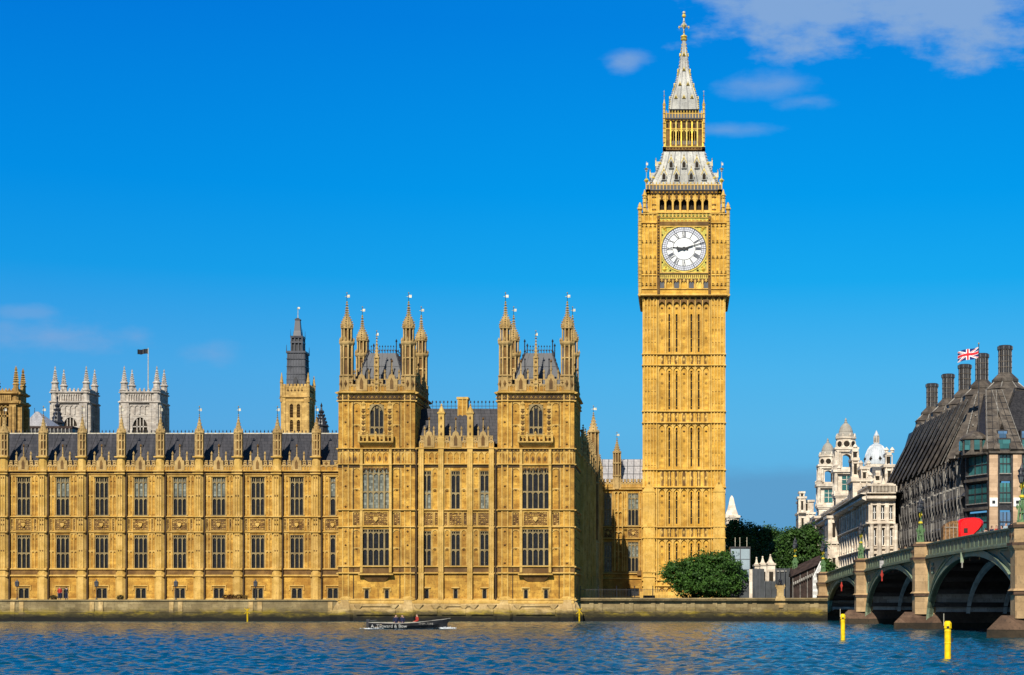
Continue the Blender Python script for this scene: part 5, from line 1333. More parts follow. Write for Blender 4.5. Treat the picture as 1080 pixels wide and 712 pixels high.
# small dark turrets and grey roofs behind the wing
def dark_spire(px, D, yb, yt, r, label, n=8):
    t_ = thing('roof_spirelet', label, 'spire', (X(px, D), D, Z(yb, D)))
    q = MB(); h_ = Z(yt, D)-Z(yb, D)
    q.lathe(0, 0, [(r, -6), (r, h_*.25), (r*1.2, h_*.27), (r*.8, h_*.33), (r*.55, h_*.5), (r*.25, h_*.7), (r*.08, h_)], 'iron', n); q.build('spire', t_)
    q = MB()
    for k in range(5):
        for i in range(4): a = i*math.pi/2; rr = r*(.85-.15*k); q.octa(rr*math.cos(a), rr*math.sin(a), h_*(.3+.12*k), r*.2, r*.2, r*.3, 'iron')
    q.octa(0, 0, h_, r*.18, r*.18, r*.5, 'iron'); q.build('crocket', t_)
dark_spire(60.5, 400, 456, 420, 1.5, 'slim black spirelet in front of the abbey tower')
dark_spire(339, 300, 458, 428, 1.2, 'small dark cupola just right of the ochre louvred tower')
dark_spire(36.5, 420, 457, 431, .5, 'thin dark finial rising from the pale grey pyramid roof')
q = MB(); D = 380; g = thing('hall_roof', 'pale grey sloping roof between brown tower and abbey tower', 'roof', (X(36, D), D, 20))
q.add([(X(24, D), D, Z(449, D)), (X(50, D), D, Z(449, D)), (X(27, D), D+6, Z(431, D)), (X(30, D), D+6, Z(431, D)), (X(24, D), D+12, Z(449, D)), (X(50, D), D+12, Z(449, D)), (X(24, D), D, 15), (X(50, D), D, 15), (X(24, D), D+12, 15), (X(50, D), D+12, 15)],
      [(0, 1, 3, 2), (1, 5, 3), (5, 4, 2, 3), (4, 0, 2), (6, 7, 1, 0), (7, 9, 5, 1), (9, 8, 4, 5), (8, 6, 0, 4)], 'clearroof'); part('roof_slope', q, g)
q = MB(); q.box(X(28, 370), X(76, 370), 370, 378, 12, Z(452, 370), 'bronzedark'); q.box(X(27.5, 370), X(76.5, 370), 369.8, 378.2, Z(452, 370), Z(449.5, 370), 'darkbrown')
for i in range(12): q.box(X(29+i*4, 370), X(30+i*4, 370), 369.7, 370, 12, Z(452, 370), 'bronzelight')
q.box(X(10, 370), X(29, 370), 371, 378, 12, Z(453.5, 370), 'ochre'); part('roof_parapet', q, g)
# white church tower glimpsed right of the clock tower
D = 420; g = thing('white_tower', 'white stone tower with sloping top behind the trees right of the clock tower', 'tower', (X(773, D), D+2, 2.5))
q = MB(); q.box(X(766, D), X(779.5, D), D, D+5, 2.5, Z(545, D), 'portland'); q.box(X(766, D)-.2, X(779.5, D)+.3, D-.3, D+5.3, Z(546, D), Z(543.5, D), 'portland')
part('tower_wall', q, g)
q = MB(); q.sq(X(772, D), D+2.5, [(7.0*D/F, Z(543.5, D)), (4.4*D/F, Z(536, D)), (3.2*D/F, Z(531, D)), (2*D/F, Z(525, D)), (.1, Z(522, D))], 'portland'); part('steeple', q, g)

# ================================================================ WHITE GOVERNMENT BUILDING
G = thing('government_building', 'long white classical building with twin domed towers and round windows', 'building', (34.7, 345, 2.5))
GX = 34.7
def pier_wall(f, length, zb, ztop, nbay, floors, m_='portland', colm=None, ww=.5, depth=.5):
    bw = length/nbay; hs_ = []
    for i in range(nbay):
        for a, b in floors: hs_.append(((i+.5-ww/2)*bw, (i+.5+ww/2)*bw, a, b))
    wall(f, 0, length, zb, ztop, hs_, m_, 0, depth)
    for a, b, c, d in hs_:
        f.quad((a, depth-.05, c), (b, depth-.05, c), (b, depth-.05, d), (a, depth-.05, d), 'glass')
        f.box(a-.25, b+.25, -.25, .05, d, d+.3, m_); f.box(a-.2, b+.2, -.2, .05, c-.2, c, m_); f.box((a+b)/2-.06, (a+b)/2+.06, depth-.2, depth-.08, c, d, 'white')
        f.box(a, b, depth-.2, depth-.08, (c+d)/2-.06, (c+d)/2+.06, 'white')
    for i in range(nbay+1): f.box(max(0, i*bw-.35), min(length, i*bw+.35), -.35, .05, zb, ztop-.3, m_)
fl = [(4, 6.4), (8, 11.2), (12.8, 16), (17.6, 20.2)]
q = MB(); f = MB(); pier_wall(f, 198, 2.5, 22.4, 38, fl, ww=.42)
for zz, h_, p_ in ((7.0, .5, .6), (12.0, .4, .5), (16.6, .5, .7), (21.0, 1.2, 1.5), (22.2, .4, 1.8)): string(f, 0, 198, zz, h_, p_, 'portland')
for i in range(84): f.box(i*2.35, i*2.35+.5, -.2, .2, 22.6, 23.8, 'portland')
f.box(0, 198, -.3, .3, 23.8, 24.1, 'portland')
q.merge(f, (GX, 510, 0), R(-90)); 
q.quad((GX, 312, 22.6), (GX+26, 312, 22.6), (GX+26, 510, 22.6), (GX, 510, 22.6), 'lead')
part('side_wall', q, G)
f = MB(); W_ = X(944, 312)-GX; pier_wall(f, W_, 2.5, 22.4, 3, fl, ww=.40)
for zz, h_, p_ in ((7.0, .5, .6), (12.0, .4, .5), (16.6, .5, .7), (21.0, 1.2, 1.4), (22.2, .4, 1.6)): string(f, -.8, W_, zz, h_, p_, 'portland')
for i in range(18): f.box(i*W_/18+.1, i*W_/18+.5, -1.2, -.9, 22.6, 23.7, 'portland')
f.box(-.8, W_, -1.3, -.8, 23.7, 24.0, 'portland'); f.prism([(W_*.3, 22.5), (W_*.72, 22.5), (W_*.51, 25.2)], -.9, .6, 'portland')
for i in range(4): f.lathe(i*W_/3*.97+.2, -.55, [(.42, 7.2), (.36, 16.4), (.5, 16.7)], 'portland', 10)
for i in range(3): f.box(i*W_/3+W_/6-.5, i*W_/3+W_/6+.5, -.1, .05, 24.1, 24.2, 'portland')
q = MB(); q.merge(f, (GX, 312, 0))
part('front_wall', q, G)
# skyline of the front block: corner turret, gable, attic, slate roof, dome
def gz(y, D=345): return Z(y, D)
def small_pavilion(px0, px1, D, depth, lv, name='attic', m_='portland'):
    q = MB(); x0, x1 = X(px0, D), X(px1, D)
    for k, (ya, yb, inset) in enumerate(lv):
        q.box(x0+inset, x1-inset, D+inset, D+depth-inset, Z(ya, D), Z(yb, D), m_); q.box(x0+inset-.35, x1-inset+.35, D+inset-.35, D+depth-inset+.35, Z(yb, D)-.35, Z(yb, D)+.25, m_)
        n = max(1, int((x1-x0-2*inset)/2.3))
        for i in range(n):
            x = x0+inset+(i+.5)*(x1-x0-2*inset)/n; h_ = Z(yb, D)-Z(ya, D); q.box(x-.32, x+.32, D+inset-.06, D+inset+.1, Z(ya, D)+h_*.2, Z(ya, D)+h_*.75, 'slit'); q.box(x-.42, x+.42, D+inset-.2, D+inset, Z(ya, D)+h_*.76, Z(ya, D)+h_*.84, m_)
            for s in (-1, 1): q.box(x+s*.62-.12, x+s*.62+.12, D+inset-.25, D+inset, Z(ya, D), Z(yb, D)-.3, m_)
        ny = max(1, int((depth-2*inset)/2.6))
        for i in range(ny):
            y = D+inset+(i+.5)*(depth-2*inset)/ny; h_ = Z(yb, D)-Z(ya, D); q.box(x0+inset-.06, x0+inset+.1, y-.35, y+.35, Z(ya, D)+h_*.2, Z(ya, D)+h_*.75, 'slit')
    return part(name, q, G)
small_pavilion(898.5, 906, 352, 6, ((534, 522, 0), (522, 504, .1), (504, 484, .2), (484, 474.5, .45)), 'corner_turret')
small_pavilion(899.5, 922, 333, 9, ((536, 506, 0),), 'attic'); small_pavilion(922, 944, 320, 9, ((530, 511, 0),), 'attic'); small_pavilion(923, 929, 319, 4, ((530, 508, 0), (508, 500, .5)), 'gable')
small_pavilion(906, 918, 347, 8, ((534, 513, 0), (513, 493, .5)), 'gable')
small_pavilion(914, 921.5, 346, 5, ((534, 516, .1), (516, 504, .6)), 'gable')
small_pavilion(933, 943, 349, 7, ((534, 514, 0), (514, 491, .1), (491, 478, .8)), 'corner_turret')
q = MB()
for px_, D_, y_ in ((902, 355, 472.5), (908, 349, 490), (916, 349, 490), (935, 352, 476), (941, 352, 476), (918, 347, 502.5), (885, 386, 495), (899, 386, 495)):
    q.lathe(X(px_, D_), D_, [(.5, Z(y_+1.5, D_)), (.3, Z(y_, D_)), (.55, Z(y_-1, D_)), (.4, Z(y_-2.5, D_)), (.05, Z(y_-4.5, D_))], 'portland')
part('urn', q, G)
q = MB(); x0, x1 = X(919, 350), X(934.5, 350); q.add([(x0, 350, gz(536)), (x1, 350, gz(536)), (x1, 360, gz(536)), (x0, 360, gz(536)), ((x0+x1)/2-1, 353, gz(489)), ((x0+x1)/2+1, 353, gz(489)), ((x0+x1)/2+1, 357, gz(489)), ((x0+x1)/2-1, 357, gz(489))],
      [(0, 1, 5, 4), (1, 2, 6, 5), (2, 3, 7, 6), (3, 0, 4, 7), (4, 5, 6, 7)], 'slate'); q.box(x0+1, x0+2, 351, 352, gz(520), gz(494), 'portland'); part('slate_roof', q, G)
# domed rotunda
D = 380; cx = X(926, D); z = lambda y: Z(y, D); k = D/F
q = MB(); q.lathe(cx, D+3, [(13*k, z(534)), (13*k, z(500)), (13.6*k, z(499)), (13.2*k, z(497)), (12.6*k, z(489))], 'portland', 24)
for i in range(24): a = i*math.pi/12; q.box(cx+13.0*k*math.cos(a)-.2, cx+13.0*k*math.cos(a)+.2, D+3+13.0*k*math.sin(a)-.2, D+3+13.0*k*math.sin(a)+.2, z(534), z(500), 'portland')
part('drum', q, G)
q = MB(); q.lathe(cx, D+3, [(12.8*k, z(489)), (12.6*k, z(484)), (11.6*k, z(478.5)), (9.6*k, z(473.5)), (6.8*k, z(469.5)), (3.4*k, z(467.2)), (3.0*k, z(466.6)), (3.4*k, z(466))], 'domewhite', 24)
for i in range(24):
    a = i*math.pi/12; P_ = [(12.9, 489), (12.7, 484), (11.7, 478.5), (9.7, 473.5), (6.9, 469.5), (3.4, 467.2)]
    for (r0, y0), (r1, y1) in zip(P_, P_[1:]): q.bar((cx+r0*k*math.cos(a), D+3+r0*k*math.sin(a), z(y0)), (cx+r1*k*math.cos(a), D+3+r1*k*math.sin(a), z(y1)), .09, 'domewhite', 4)
for i in range(8): a = i*math.pi/4+.2; q.octa(cx+12.2*k*math.cos(a), D+3+12.2*k*math.sin(a), z(483.5), .45, .45, .7, 'slit')
part('dome', q, G)
q = MB(); q.lathe(cx, D+3, [(2.2*k, z(466.5)), (2.2*k, z(459)), (3*k, z(458.7)), (3*k, z(457.8)), (2.3*k, z(457)), (1.5*k, z(455)), (.2*k, z(452.5))], 'domewhite', 12)
for i in range(8): a = i*math.pi/4; q.bar((cx+2.7*k*math.cos(a), D+3+2.7*k*math.sin(a), z(466)), (cx+2.7*k*math.cos(a), D+3+2.7*k*math.sin(a), z(459)), .1, 'portland', 5); q.box(cx+2.22*k*math.cos(a)-.12, cx+2.22*k*math.cos(a)+.12, D+3+2.22*k*math.sin(a)-.12, D+3+2.22*k*math.sin(a)+.12, z(465), z(460), 'slit')
part('dome_lantern', q, G)
# the twin towers
def gov_tower(cxw, cyw):
    q = MB(); D = 400; z = lambda y: Z(y, D); k = D/F; P_ = 'portland'
    def lvl(hw, ya, yb, m_=P_): q.box(-hw, hw, -hw, hw, z(ya), z(yb), m_)
    def cor(hw, y, p=.5, t_=.6): q.box(-hw-p, hw+p, -hw-p, hw+p, z(y), z(y)+t_, P_); q.box(-hw-p*.5, hw+p*.5, -hw-p*.5, hw+p*.5, z(y)-.4, z(y), P_)
    lvl(13*k, 640, 545); cor(13*k, 545, 1.1, .9); lvl(11.6*k, 545, 521); cor(11.6*k, 523, .5)
    lvl(9.6*k, 521, 497); cor(11.5*k, 498, .7, .7)
    for sx in (-1, 1):
        for sy in (-1, 1):
            for d_ in (0, 3.2): 
                q.lathe(sx*(11.3-d_*(sy+1)/2)*k, sy*(11.3-d_*(1-sy)/2)*k, [(.5, z(521)), (.42, z(498))], P_, 8)
            q.box(sx*10.6*k-.8, sx*10.6*k+.8, sy*10.6*k-.8, sy*10.6*k+.8, z(521), z(518), P_)
            q.lathe(sx*11*k, sy*11*k, [(.8, z(497)), (.8, z(492)), (.95, z(491.5)), (.6, z(490)), (.3, z(488)), (.05, z(485.5))], P_)
    w1 = 10.2*k
    for a_ in range(4):
        f = MB(); hs_ = [(-1.0, 1.0, z(492.5), z(478.5))]; wall(f, -w1, w1, z(496), z(474), hs_, P_, 0, .9); spandrel(f, -1, 1, z(481.5), z(478.7), .02, .9, P_, z(478.4))
        for s in (-1, 1): f.lathe(s*1.55, -.25, [(.28, z(493)), (.24, z(477.5))], P_, 8); f.lathe(s*(w1-.2), -.25, [(.35, z(494)), (.3, z(475))], P_, 8)
        f.box(-w1-.1, w1+.1, -.5, .1, z(476.5), z(474.8), P_); q.merge(f, (w1*math.sin(a_*math.pi/2), -w1*math.cos(a_*math.pi/2), 0), a_*math.pi/2)
        g = MB(); g.box(-1.1, 1.1, -.06, .1, z(517), z(501.5), 'teal'); g.box(-1.3, 1.3, -.2, .1, z(501.5), z(500.5), P_); g.box(-.06, .06, -.14, 0, z(517), z(501.5), P_)
        for y_ in (506, 511): g.box(-1.1, 1.1, -.12, 0, z(y_), z(y_)+.12, P_)
        q.merge(g, (9.6*k*math.sin(a_*math.pi/2), -9.6*k*math.cos(a_*math.pi/2), 0), a_*math.pi/2)
        g = MB(); g.box(-.9, .9, -.06, .05, z(541), z(528), 'slit'); g.prism([(-1.3, z(527.5)), (1.3, z(527.5)), (0, z(524.5))], -.35, 0, P_); q.merge(g, (11.6*k*math.sin(a_*math.pi/2), -11.6*k*math.cos(a_*math.pi/2), 0), a_*math.pi/2)
    cor(w1, 474, .6, .5); q.quad((-w1, -w1, z(475)), (w1, -w1, z(475)), (w1, w1, z(475)), (-w1, w1, z(475)), P_)
    # drum with round windows
    r8 = 10.4*k; q.lathe(0, 0, [(r8, z(474)), (r8, z(462.5)), (r8*1.12, z(462)), (r8*1.12, z(460.5)), (r8*.95, z(460))], P_)
    for i in range(8):
        a = i*math.pi/4; ra = r8*math.cos(math.pi/8); f = MB(); disc(f, .72, -.08, 'slit', 16); ring(f, .72, .95, -.16, P_, 16, .2); q.merge(f, (ra*math.sin(a), -ra*math.cos(a), z(468)), a)
    q.lathe(0, 0, [(9.0*k, z(460)), (8.6*k, z(457)), (7.4*k, z(455)), (7.6*k, z(454.6)), (7.2*k, z(453)), (5.6*k, z(449)), (3.2*k, z(446.2)), (1.6*k, z(445)), (1.8*k, z(444)), (1.0*k, z(443)), (1.3*k, z(441.8)), (.2*k, z(439.5))], 'clearstone', 16)
    for i in range(8): a = i*math.pi/4+math.pi/8; q.octa(10*k*math.cos(a), 10*k*math.sin(a), z(459), .3, .3, .7, P_)
    return q.mesh('domed_tower')
M['clearstone'] = stone('grey weathered dome stone', (.36, .33, .28), (.28, .26, .22), dirt=(.12, .11, .10), blocks=False)
gt = gov_tower(0, 0)
for cy in (402.5, 452.5): link('domed_tower', gt, G, Vector((38.9, cy, 0))-G.location)
# end block far left
small_pavilion(841.5, 860, 500, 12, ((640, 563, 0), (563, 541, .2), (541, 528, .5)), 'end_block'); small_pavilion(842, 850, 499, 5, ((541, 524.5, .05), (524.5, 519, .5)), 'end_turret')
small_pavilion(858, 876, 420, 12, ((640, 560, 0), (560, 545, .5)), 'projecting_block'); small_pavilion(873, 886, 372, 9, ((640, 572, 0), (572, 545, .1)), 'projecting_block')

# ================================================================ BRONZE OFFICE BUILDING
OB = thing('office_building', 'large dark bronze office building with a row of tall ventilation chimneys', 'office building', (42, 250, 2.5))
A = Vector((X(1018.5, 254), 254)); B_ = Vector((X(941, 329), 329)); A2 = Vector((X(1042.5, 248), 248)); ZE = 24.4; ZR = 34.6
SL = (A-B_).length; ang = math.atan2((A-B_).y, (A-B_).x)
q = MB(); nb = 26; bw = SL/nb; fl5 = [3.0+i*4.28 for i in range(6)]
wall(q, 0, SL, 2.5, ZE, [], 'bronzedark', .55)
for i in range(nb):
    a = i*bw; r_ = random.Random(i)
    for j in range(5):
        zb = fl5[j]; mt = 'blueglass' if (j == 4 and i % 3) or r_.random() < .12 else 'glass'
        q.box(a+.45, a+bw-.45, .42, .5, zb+.9, zb+3.7, mt); q.box(a+bw/2-.06, a+bw/2+.06, .3, .45, zb+.9, zb+3.7, 'bronzedark')
        # light shelf bowed out below each window and its brackets
        if j in (1, 2, 3):
            q.add([(a+.5, .45, zb+3.5), (a+bw-.5, .45, zb+3.5), (a+bw-.7, -.35, zb+2.5), (a+.7, -.35, zb+2.5), (a+.5, .45, zb+2.3), (a+bw-.5, .45, zb+2.3)], [(0, 1, 2, 3), (3, 2, 5, 4), (0, 3, 4), (1, 5, 2)], 'bronzelight' if (i*7+j*3) % 3 == 0 else 'bronzedark')
        q.box(a+.3, a+bw-.3, .1, .55, zb+.3, zb+.6, 'bronzedark')
    q.box(a-.11, a+.11, -.34, .5, 3, 12.5, 'palestone' if i % 3 == 0 else 'fin'); q.box(a-.10, a+.10, -.28, .5, 12.5, ZE-.3, 'fin' if i % 4 else 'bronzelight')
    for j in range(5): q.box(a-.2, a+.2, -.42, .3, fl5[j]+4.0, fl5[j]+4.28, 'bronzelight' if j == 3 else 'bronzedark'); q.bar((a, -.45, fl5[j]+4.1), (a+bw*.42, -.5, fl5[j]+1.2), .06, 'fin', 4); q.bar((a, -.45, fl5[j]+4.1), (a-bw*.42, -.5, fl5[j]+1.2), .06, 'fin', 4)
string(q, 0, SL, ZE-.3, .5, .8, 'bronze', .5)
Q = MB(); Q.merge(q, (B_.x, B_.y, 0), ang)
part('side_wall', Q, OB)
# splayed corner bay and the river front
def front_bays(f, L, lay):
    """lay: list of (x0, x1, kind)"""
    for a, b, kd in lay:
        if kd == 'pier':
            f.box(a, b, -.2, .6, 2.5, ZE-.4, 'palestone')
            for zz in (17.0, 11.6, 6.2): f.box(a+.05, b-.05, -.26, .0, zz-.65, zz+.65, 'white'); f.box((a+b)/2-.22, (a+b)/2+.22, -.3, -.2, zz-.22, zz+.22, 'black')
        else:
            f.box(a, a+.3, -.1, .6, 2.5, ZE, 'bronzedark'); f.box(b-.3, b, -.1, .6, 2.5, ZE, 'bronzedark')
            for j in range(5):
                zb = 3+j*4.28; mt = 'teal' if j >= 3 or (j == 2 and kd == 'corner') else ('blueglass' if j == 2 else 'glass')
                f.box(a+.3, b-.3, .35, .5, zb+1.1, zb+4.0, mt); f.box(a+.3, b-.3, .1, .55, zb, zb+1.1, 'bronzedark'); f.box(a+.2, b-.2, -.15, .5, zb+1.0, zb+1.15, 'bronzelight')
                f.box(a+.3, b-.3, .25, .5, zb+2.5, zb+2.65, 'bronzedark')
                n = 3
                for i in range(1, n): x = a+.3+(b-a-.6)*i/n; f.box(x-.05, x+.05, .2, .5, zb+1.1, zb+4.0, 'bronzedark')
                if kd == 'corner': f.box(a, b, -.3, .5, zb+.1, zb+.5, 'bronze')
CLn = (A2-A).length; ca = math.atan2((A2-A).y, (A2-A).x)
f = MB(); front_bays(f, CLn, [(0, CLn, 'corner')]); string(f, 0, CLn, ZE-.4, .5, .5, 'bronze')
q = MB(); q.merge(f, (A.x, A.y, 0), ca)
pp = (1052-1043)*248/F; ww_ = (1068-1052)*248/F
lay = []; x = .1
for i in range(10): lay.append((x, x+pp, 'pier')); x += pp; lay.append((x+.02, x+ww_-.02, 'win')); x += ww_
f = MB(); front_bays(f, x, lay); string(f, 0, x, ZE-.4, .6, .5, 'bronze'); q.merge(f, (A2.x, A2.y, 0), 0)
part('front_wall', q, OB); FX = x
# roof: side slope, hip towards the river, with raised ducts
q = MB(); RB = 7.0
C0 = Vector((B_.x, B_.y, ZE)); C1 = Vector((A.x, A.y, ZE)); C2 = Vector((A2.x, A2.y, ZE)); C3 = Vector((A2.x+FX, A2.y, ZE))
T0 = Vector((42.6, 318, ZR-.6)); T1 = Vector((46.4, 264, ZR-.2)); T2 = Vector((A2.x+5.2, A2.y+10, ZR)); T3 = Vector((A2.x+FX-6, A2.y+10, ZR)); T4 = Vector((B_.x+RB+14, 318, ZR-.6))
q.add([tuple(v) for v in (C0, C1, C2, C3, T0, T1, T2, T3, T4)], [(0, 1, 5, 4), (1, 2, 6, 5), (2, 3, 7, 6), (4, 5, 6), (4, 6, 7), (4, 7, 8)], 'bronzedark')
q.add([tuple(C0), tuple(T0), tuple(T4), (T4.x, C0.y, ZE)], [(0, 1, 2, 3)], 'bronze')
ov = MB()
def duct(p, r, w0, w1, th, m_='bronze'):
    p, r = Vector(p), Vector(r); d = (r-p); side = Vector((d.y, -d.x, 0)); side = d.cross(Vector((0, 0, 1))).normalized(); up = side.cross(d).normalized()
    if up.z < 0: up = -up
    vs = []
    for c_, w_ in ((p, w0), (r, w1)):
        for s, u in ((-1, 0), (1, 0), (1, 1), (-1, 1)): vs.append(tuple(c_+side*s*w_/2+up*(th*u)))
    q.add(vs, [(3, 2, 6, 7), (0, 3, 7, 4), (2, 1, 5, 6), (3, 0, 1, 2), (4, 7, 6, 5)], m_)
for i in range(0, nb+1, 2):
    t_ = i/nb; p = C0.lerp(C1, t_)+Vector((-.3, 0, -.3)); r = T0.lerp(T1, min(1, t_+.20))
    duct(p, r, 2.5, 1.6, .6)
    for sd_ in (-1, 1): q.bar(tuple(p+Vector((-.55, sd_*1.25, .2))), tuple(r+Vector((-.55, sd_*.8, .2))), .09, 'bronzelight', 4)
    for k_ in range(1, 12): c = p.lerp(r, k_/12); q.bar((c.x-.56, c.y-1.2, c.z+.2), (c.x-.56, c.y+1.2, c.z+.2), .06, 'bronzedark', 4)

    for f_ in (.12, .34, .5, .66, .8): c = p.lerp(r, f_); q.box(c.x-.5, c.x+.1, c.y-bw*.5+.6, c.y+bw*.5-.6, c.z, c.z+.5, 'bronzedark') if f_ < .3 else q.box(c.x-.1, c.x+.1, c.y-bw*.45, c.y+bw*.45, c.z, c.z+.22, 'bronzelight')
for i in range(nb+1):
    t_ = i/nb
    q.bar(tuple(C0.lerp(C1, t_)+Vector((-.7, 0, -1.3))), tuple(C0.lerp(C1, t_)+Vector((-.2, 0, .9))), .12, 'bronze', 4)
c_top = T2+Vector((0, 0, 0))
nfr = int(FX/(pp+ww_))
for i in range(nfr+1):
    xa = A2.x+pp/2+i*(pp+ww_); top = Vector((xa+(ww_+pp)/2*(1 if i % 2 == 0 else -1)*.75, A2.y+9.0, ZR-.4))
    duct((xa, A2.y-.1, ZE), tuple(top), 2.0, 1.7, .6)
    for k_ in range(1, 9):
        c = Vector((xa, A2.y-.1, ZE)).lerp(top, k_/9); q.bar((c.x-.95, c.y-.5, c.z+.42), (c.x+.95, c.y-.5, c.z+.42), .045, 'bronzedark', 4)
    for sd_ in (-.9, 0, .9): q.bar((xa+sd_, A2.y-.62, ZE+.35), (top.x+sd_*.85, top.y-.55, top.z+.4), .05, 'bronzedark' if sd_ == 0 else 'bronzelight', 4)
    if i < nfr:
        xb = xa+(pp+ww_)/2; q.box(xb-1.0, xb+1.0, A2.y+.2, A2.y+2.6, ZE+.1, ZE+2.0, 'bronzedark'); q.box(xb-.85, xb+.85, A2.y+.14, A2.y+.2, ZE+.5, ZE+1.8, 'teal')
        q.box(xb-.8, xb+.8, A2.y+1.6, A2.y+3.4, ZE+2.0, ZE+3.4, 'bronzedark'); q.box(xb-.65, xb+.65, A2.y+1.54, A2.y+1.6, ZE+2.2, ZE+3.2, 'blueglass')
duct(tuple(C1), tuple(T1), 1.4, 1.2, .5); duct(tuple(C2), tuple(T2), 1.6, 1.4, .6)
part('roof', q, OB)
# copper capped corner box
q = MB(); c = (A+A2)/2; q.lathe(c.x-.2, c.y+1.0, [(2.0, ZE-.2), (2.0, ZE+2.0), (2.25, ZE+2.1), (2.25, ZE+2.3), (1.0, ZE+3.2), (.2, ZE+3.5)], 'bronze'); 
for i in range(8): a = i*math.pi/4; q.box(c.x-.2+1.84*math.cos(a)-.4, c.x-.2+1.84*math.cos(a)+.4, c.y+1+1.84*math.sin(a)-.4, c.y+1+1.84*math.sin(a)+.4, ZE+.5, ZE+1.9, 'teal')
part('corner_dormer', q, OB)
# chimneys
def chimney_mesh():
    f = MB(); m_ = 'bronze'
    f.lathe(0, 0, [(3.1, -1.6), (3.1, 0), (3.1, 1.4), (3.25, 1.5), (3.1, 1.7), (2.0, 2.6), (2.1, 2.7), (2.1, 3.1), (2.0, 3.2), (1.15, 4.0)], m_, 8)
    f.lathe(0, 0, [(1.0, 3.9), (1.0, 7.6), (1.1, 7.7), (1.12, 8.3), (1.0, 8.4)], 'bronzedark', 16)
    for i in range(16):
        a = i*math.pi/8; f.bar((1.02*math.cos(a), 1.02*math.sin(a), 4), (1.02*math.cos(a), 1.02*math.sin(a), 7.7), .05, 'bronzelight' if i % 2 else 'bronze', 4)
        f.box(1.1*math.cos(a)-.1, 1.1*math.cos(a)+.1, 1.1*math.sin(a)-.1, 1.1*math.sin(a)+.1, 7.75, 8.25, 'lead' if i % 2 else 'black')
    for z_ in (4.0, 4.9, 5.8, 6.7, 7.6): f.lathe(0, 0, [(1.0, z_), (1.08, z_+.03), (1.08, z_+.12), (1.0, z_+.15)], m_, 16)
    for i in range(8): a = i*math.pi/4+math.pi/8; f.bar((3.12*math.cos(a), 3.12*math.sin(a), 1.6), (2.0*math.cos(a), 2.0*math.sin(a), 2.65), .08, 'bronzelight', 4)
    return f.mesh('chimney')
chm = chimney_mesh()
spots = [(1060, 262), (1035.5, 272.5), (1017.5, 285), (1000, 297), (983, 310)]
for k_, (px_, D_) in enumerate(spots): link('chimney', chm, OB, Vector((X(px_, D_), D_, ZR-.9 if k_ == 0 else ZR-.6))-OB.location)
q = MB()
for (pa, Da), (pb, Db) in zip(spots, spots[1:]):
    q.bar((X(pa, Da)+1.5, Da, ZR-.3), (X(pb, Db)+1.5, Db, ZR-.3), .9, 'bronze', 6)
part('ridge', q, OB)
for k_ in range(1, 3): link('chimney', chm, OB, Vector((X(1060, 262)+k_*14, 262, ZR-.9))-OB.location)
# union flag on its pole
fg = thing('flagpole', 'tall dark flagpole flying a union flag over the bronze roof', 'flagpole', (X(1032.3, 252), 252, ZE+2))
q = MB(); ztop_ = Z(363, 252)-ZE-2; q.bar((0, 0, 0), (0, 0, ztop_), .10, 'bronzedark', 6, .06); q.sphere(0, 0, ztop_+.1, .12, 'gold', 6, 4); q.build('pole', fg)
q = MB(); nx, nz = 48, 26; Lf, Hf = 3.1, 1.75; vs = []
for i in range(nx+1):
    for j in range(nz+1):
        u, v = i/nx, j/nz; vs.append((-.08-u*Lf, -.10*math.sin(u*7)*u*3-.05, ztop_-.35-v*Hf*.92-u*.85-.12*math.sin(u*6+.5)))
k0 = {}
def flag_mat(u, v):
    x_, y_ = (u-.5)*2, (v-.5); ax, ay = abs(x_), abs(y_)
    if ax < .10 or ay < .10: return 'flagred'
    if ax < .17 or ay < .167: return 'flagwhite'
    d = (y_*2-x_/1.0*(1 if x_*y_ > 0 else -1)) if x_*y_ > 0 else (y_*2+x_)
    d = abs(abs(y_)*2-abs(x_))
    sgn = abs(y_)*2-abs(x_)
    if d < .20:
        top = (sgn > 0) if (x_*y_ > 0) else (sgn < 0)
        return 'flagred' if (top and d < .13) else 'flagwhite'
    return 'flagblue'
for i in range(nx):
    for j in range(nz):
        a = i*(nz+1)+j; b4 = [vs[a], vs[a+1], vs[a+nz+2], vs[a+nz+1]]; q.add(b4, [(0, 1, 2, 3)], flag_mat((i+.5)/nx, (j+.5)/nz))
q.build('flag', fg)

# ================================================================ BRIDGE
def BX(D, off=0): return 28.45-0.045*D+off
def deck(D): return 7.58-.000193*(D-128)**2
BR = thing('bridge', 'green painted iron arch bridge on stone piers crossing the river', 'bridge', (BX(150), 150, 0))
PR = [218.0, 185.5, 150.3, 113.6, 75.5]; BWD = 26.0
def bbox(q, D0, D1, o0, o1, za0, za1, zb0, zb1, m_):
    """slab between depths D0 > D1 and offsets o0 < o1, bottom za and top zb given at both ends"""
    v = [(BX(D0, o0), D0, za0), (BX(D1, o0), D1, za1), (BX(D1, o1), D1, za1), (BX(D0, o1), D0, za0), (BX(D0, o0), D0, zb0), (BX(D1, o0), D1, zb1), (BX(D1, o1), D1, zb1), (BX(D0, o1), D0, zb0)]
    q.add(v, [(0, 3, 2, 1), (4, 5, 6, 7), (0, 1, 5, 4), (1, 2, 6, 5), (2, 3, 7, 6), (3, 0, 4, 7)], m_)
def ellipse(Da, Db, zs, zc_, n=30):
    c, h_ = (Da+Db)/2, (Da-Db)/2
    return [(c+h_*math.cos(math.pi*i/n), zs+(zc_-zs)*math.sin(math.pi*i/n)) for i in range(n+1)]
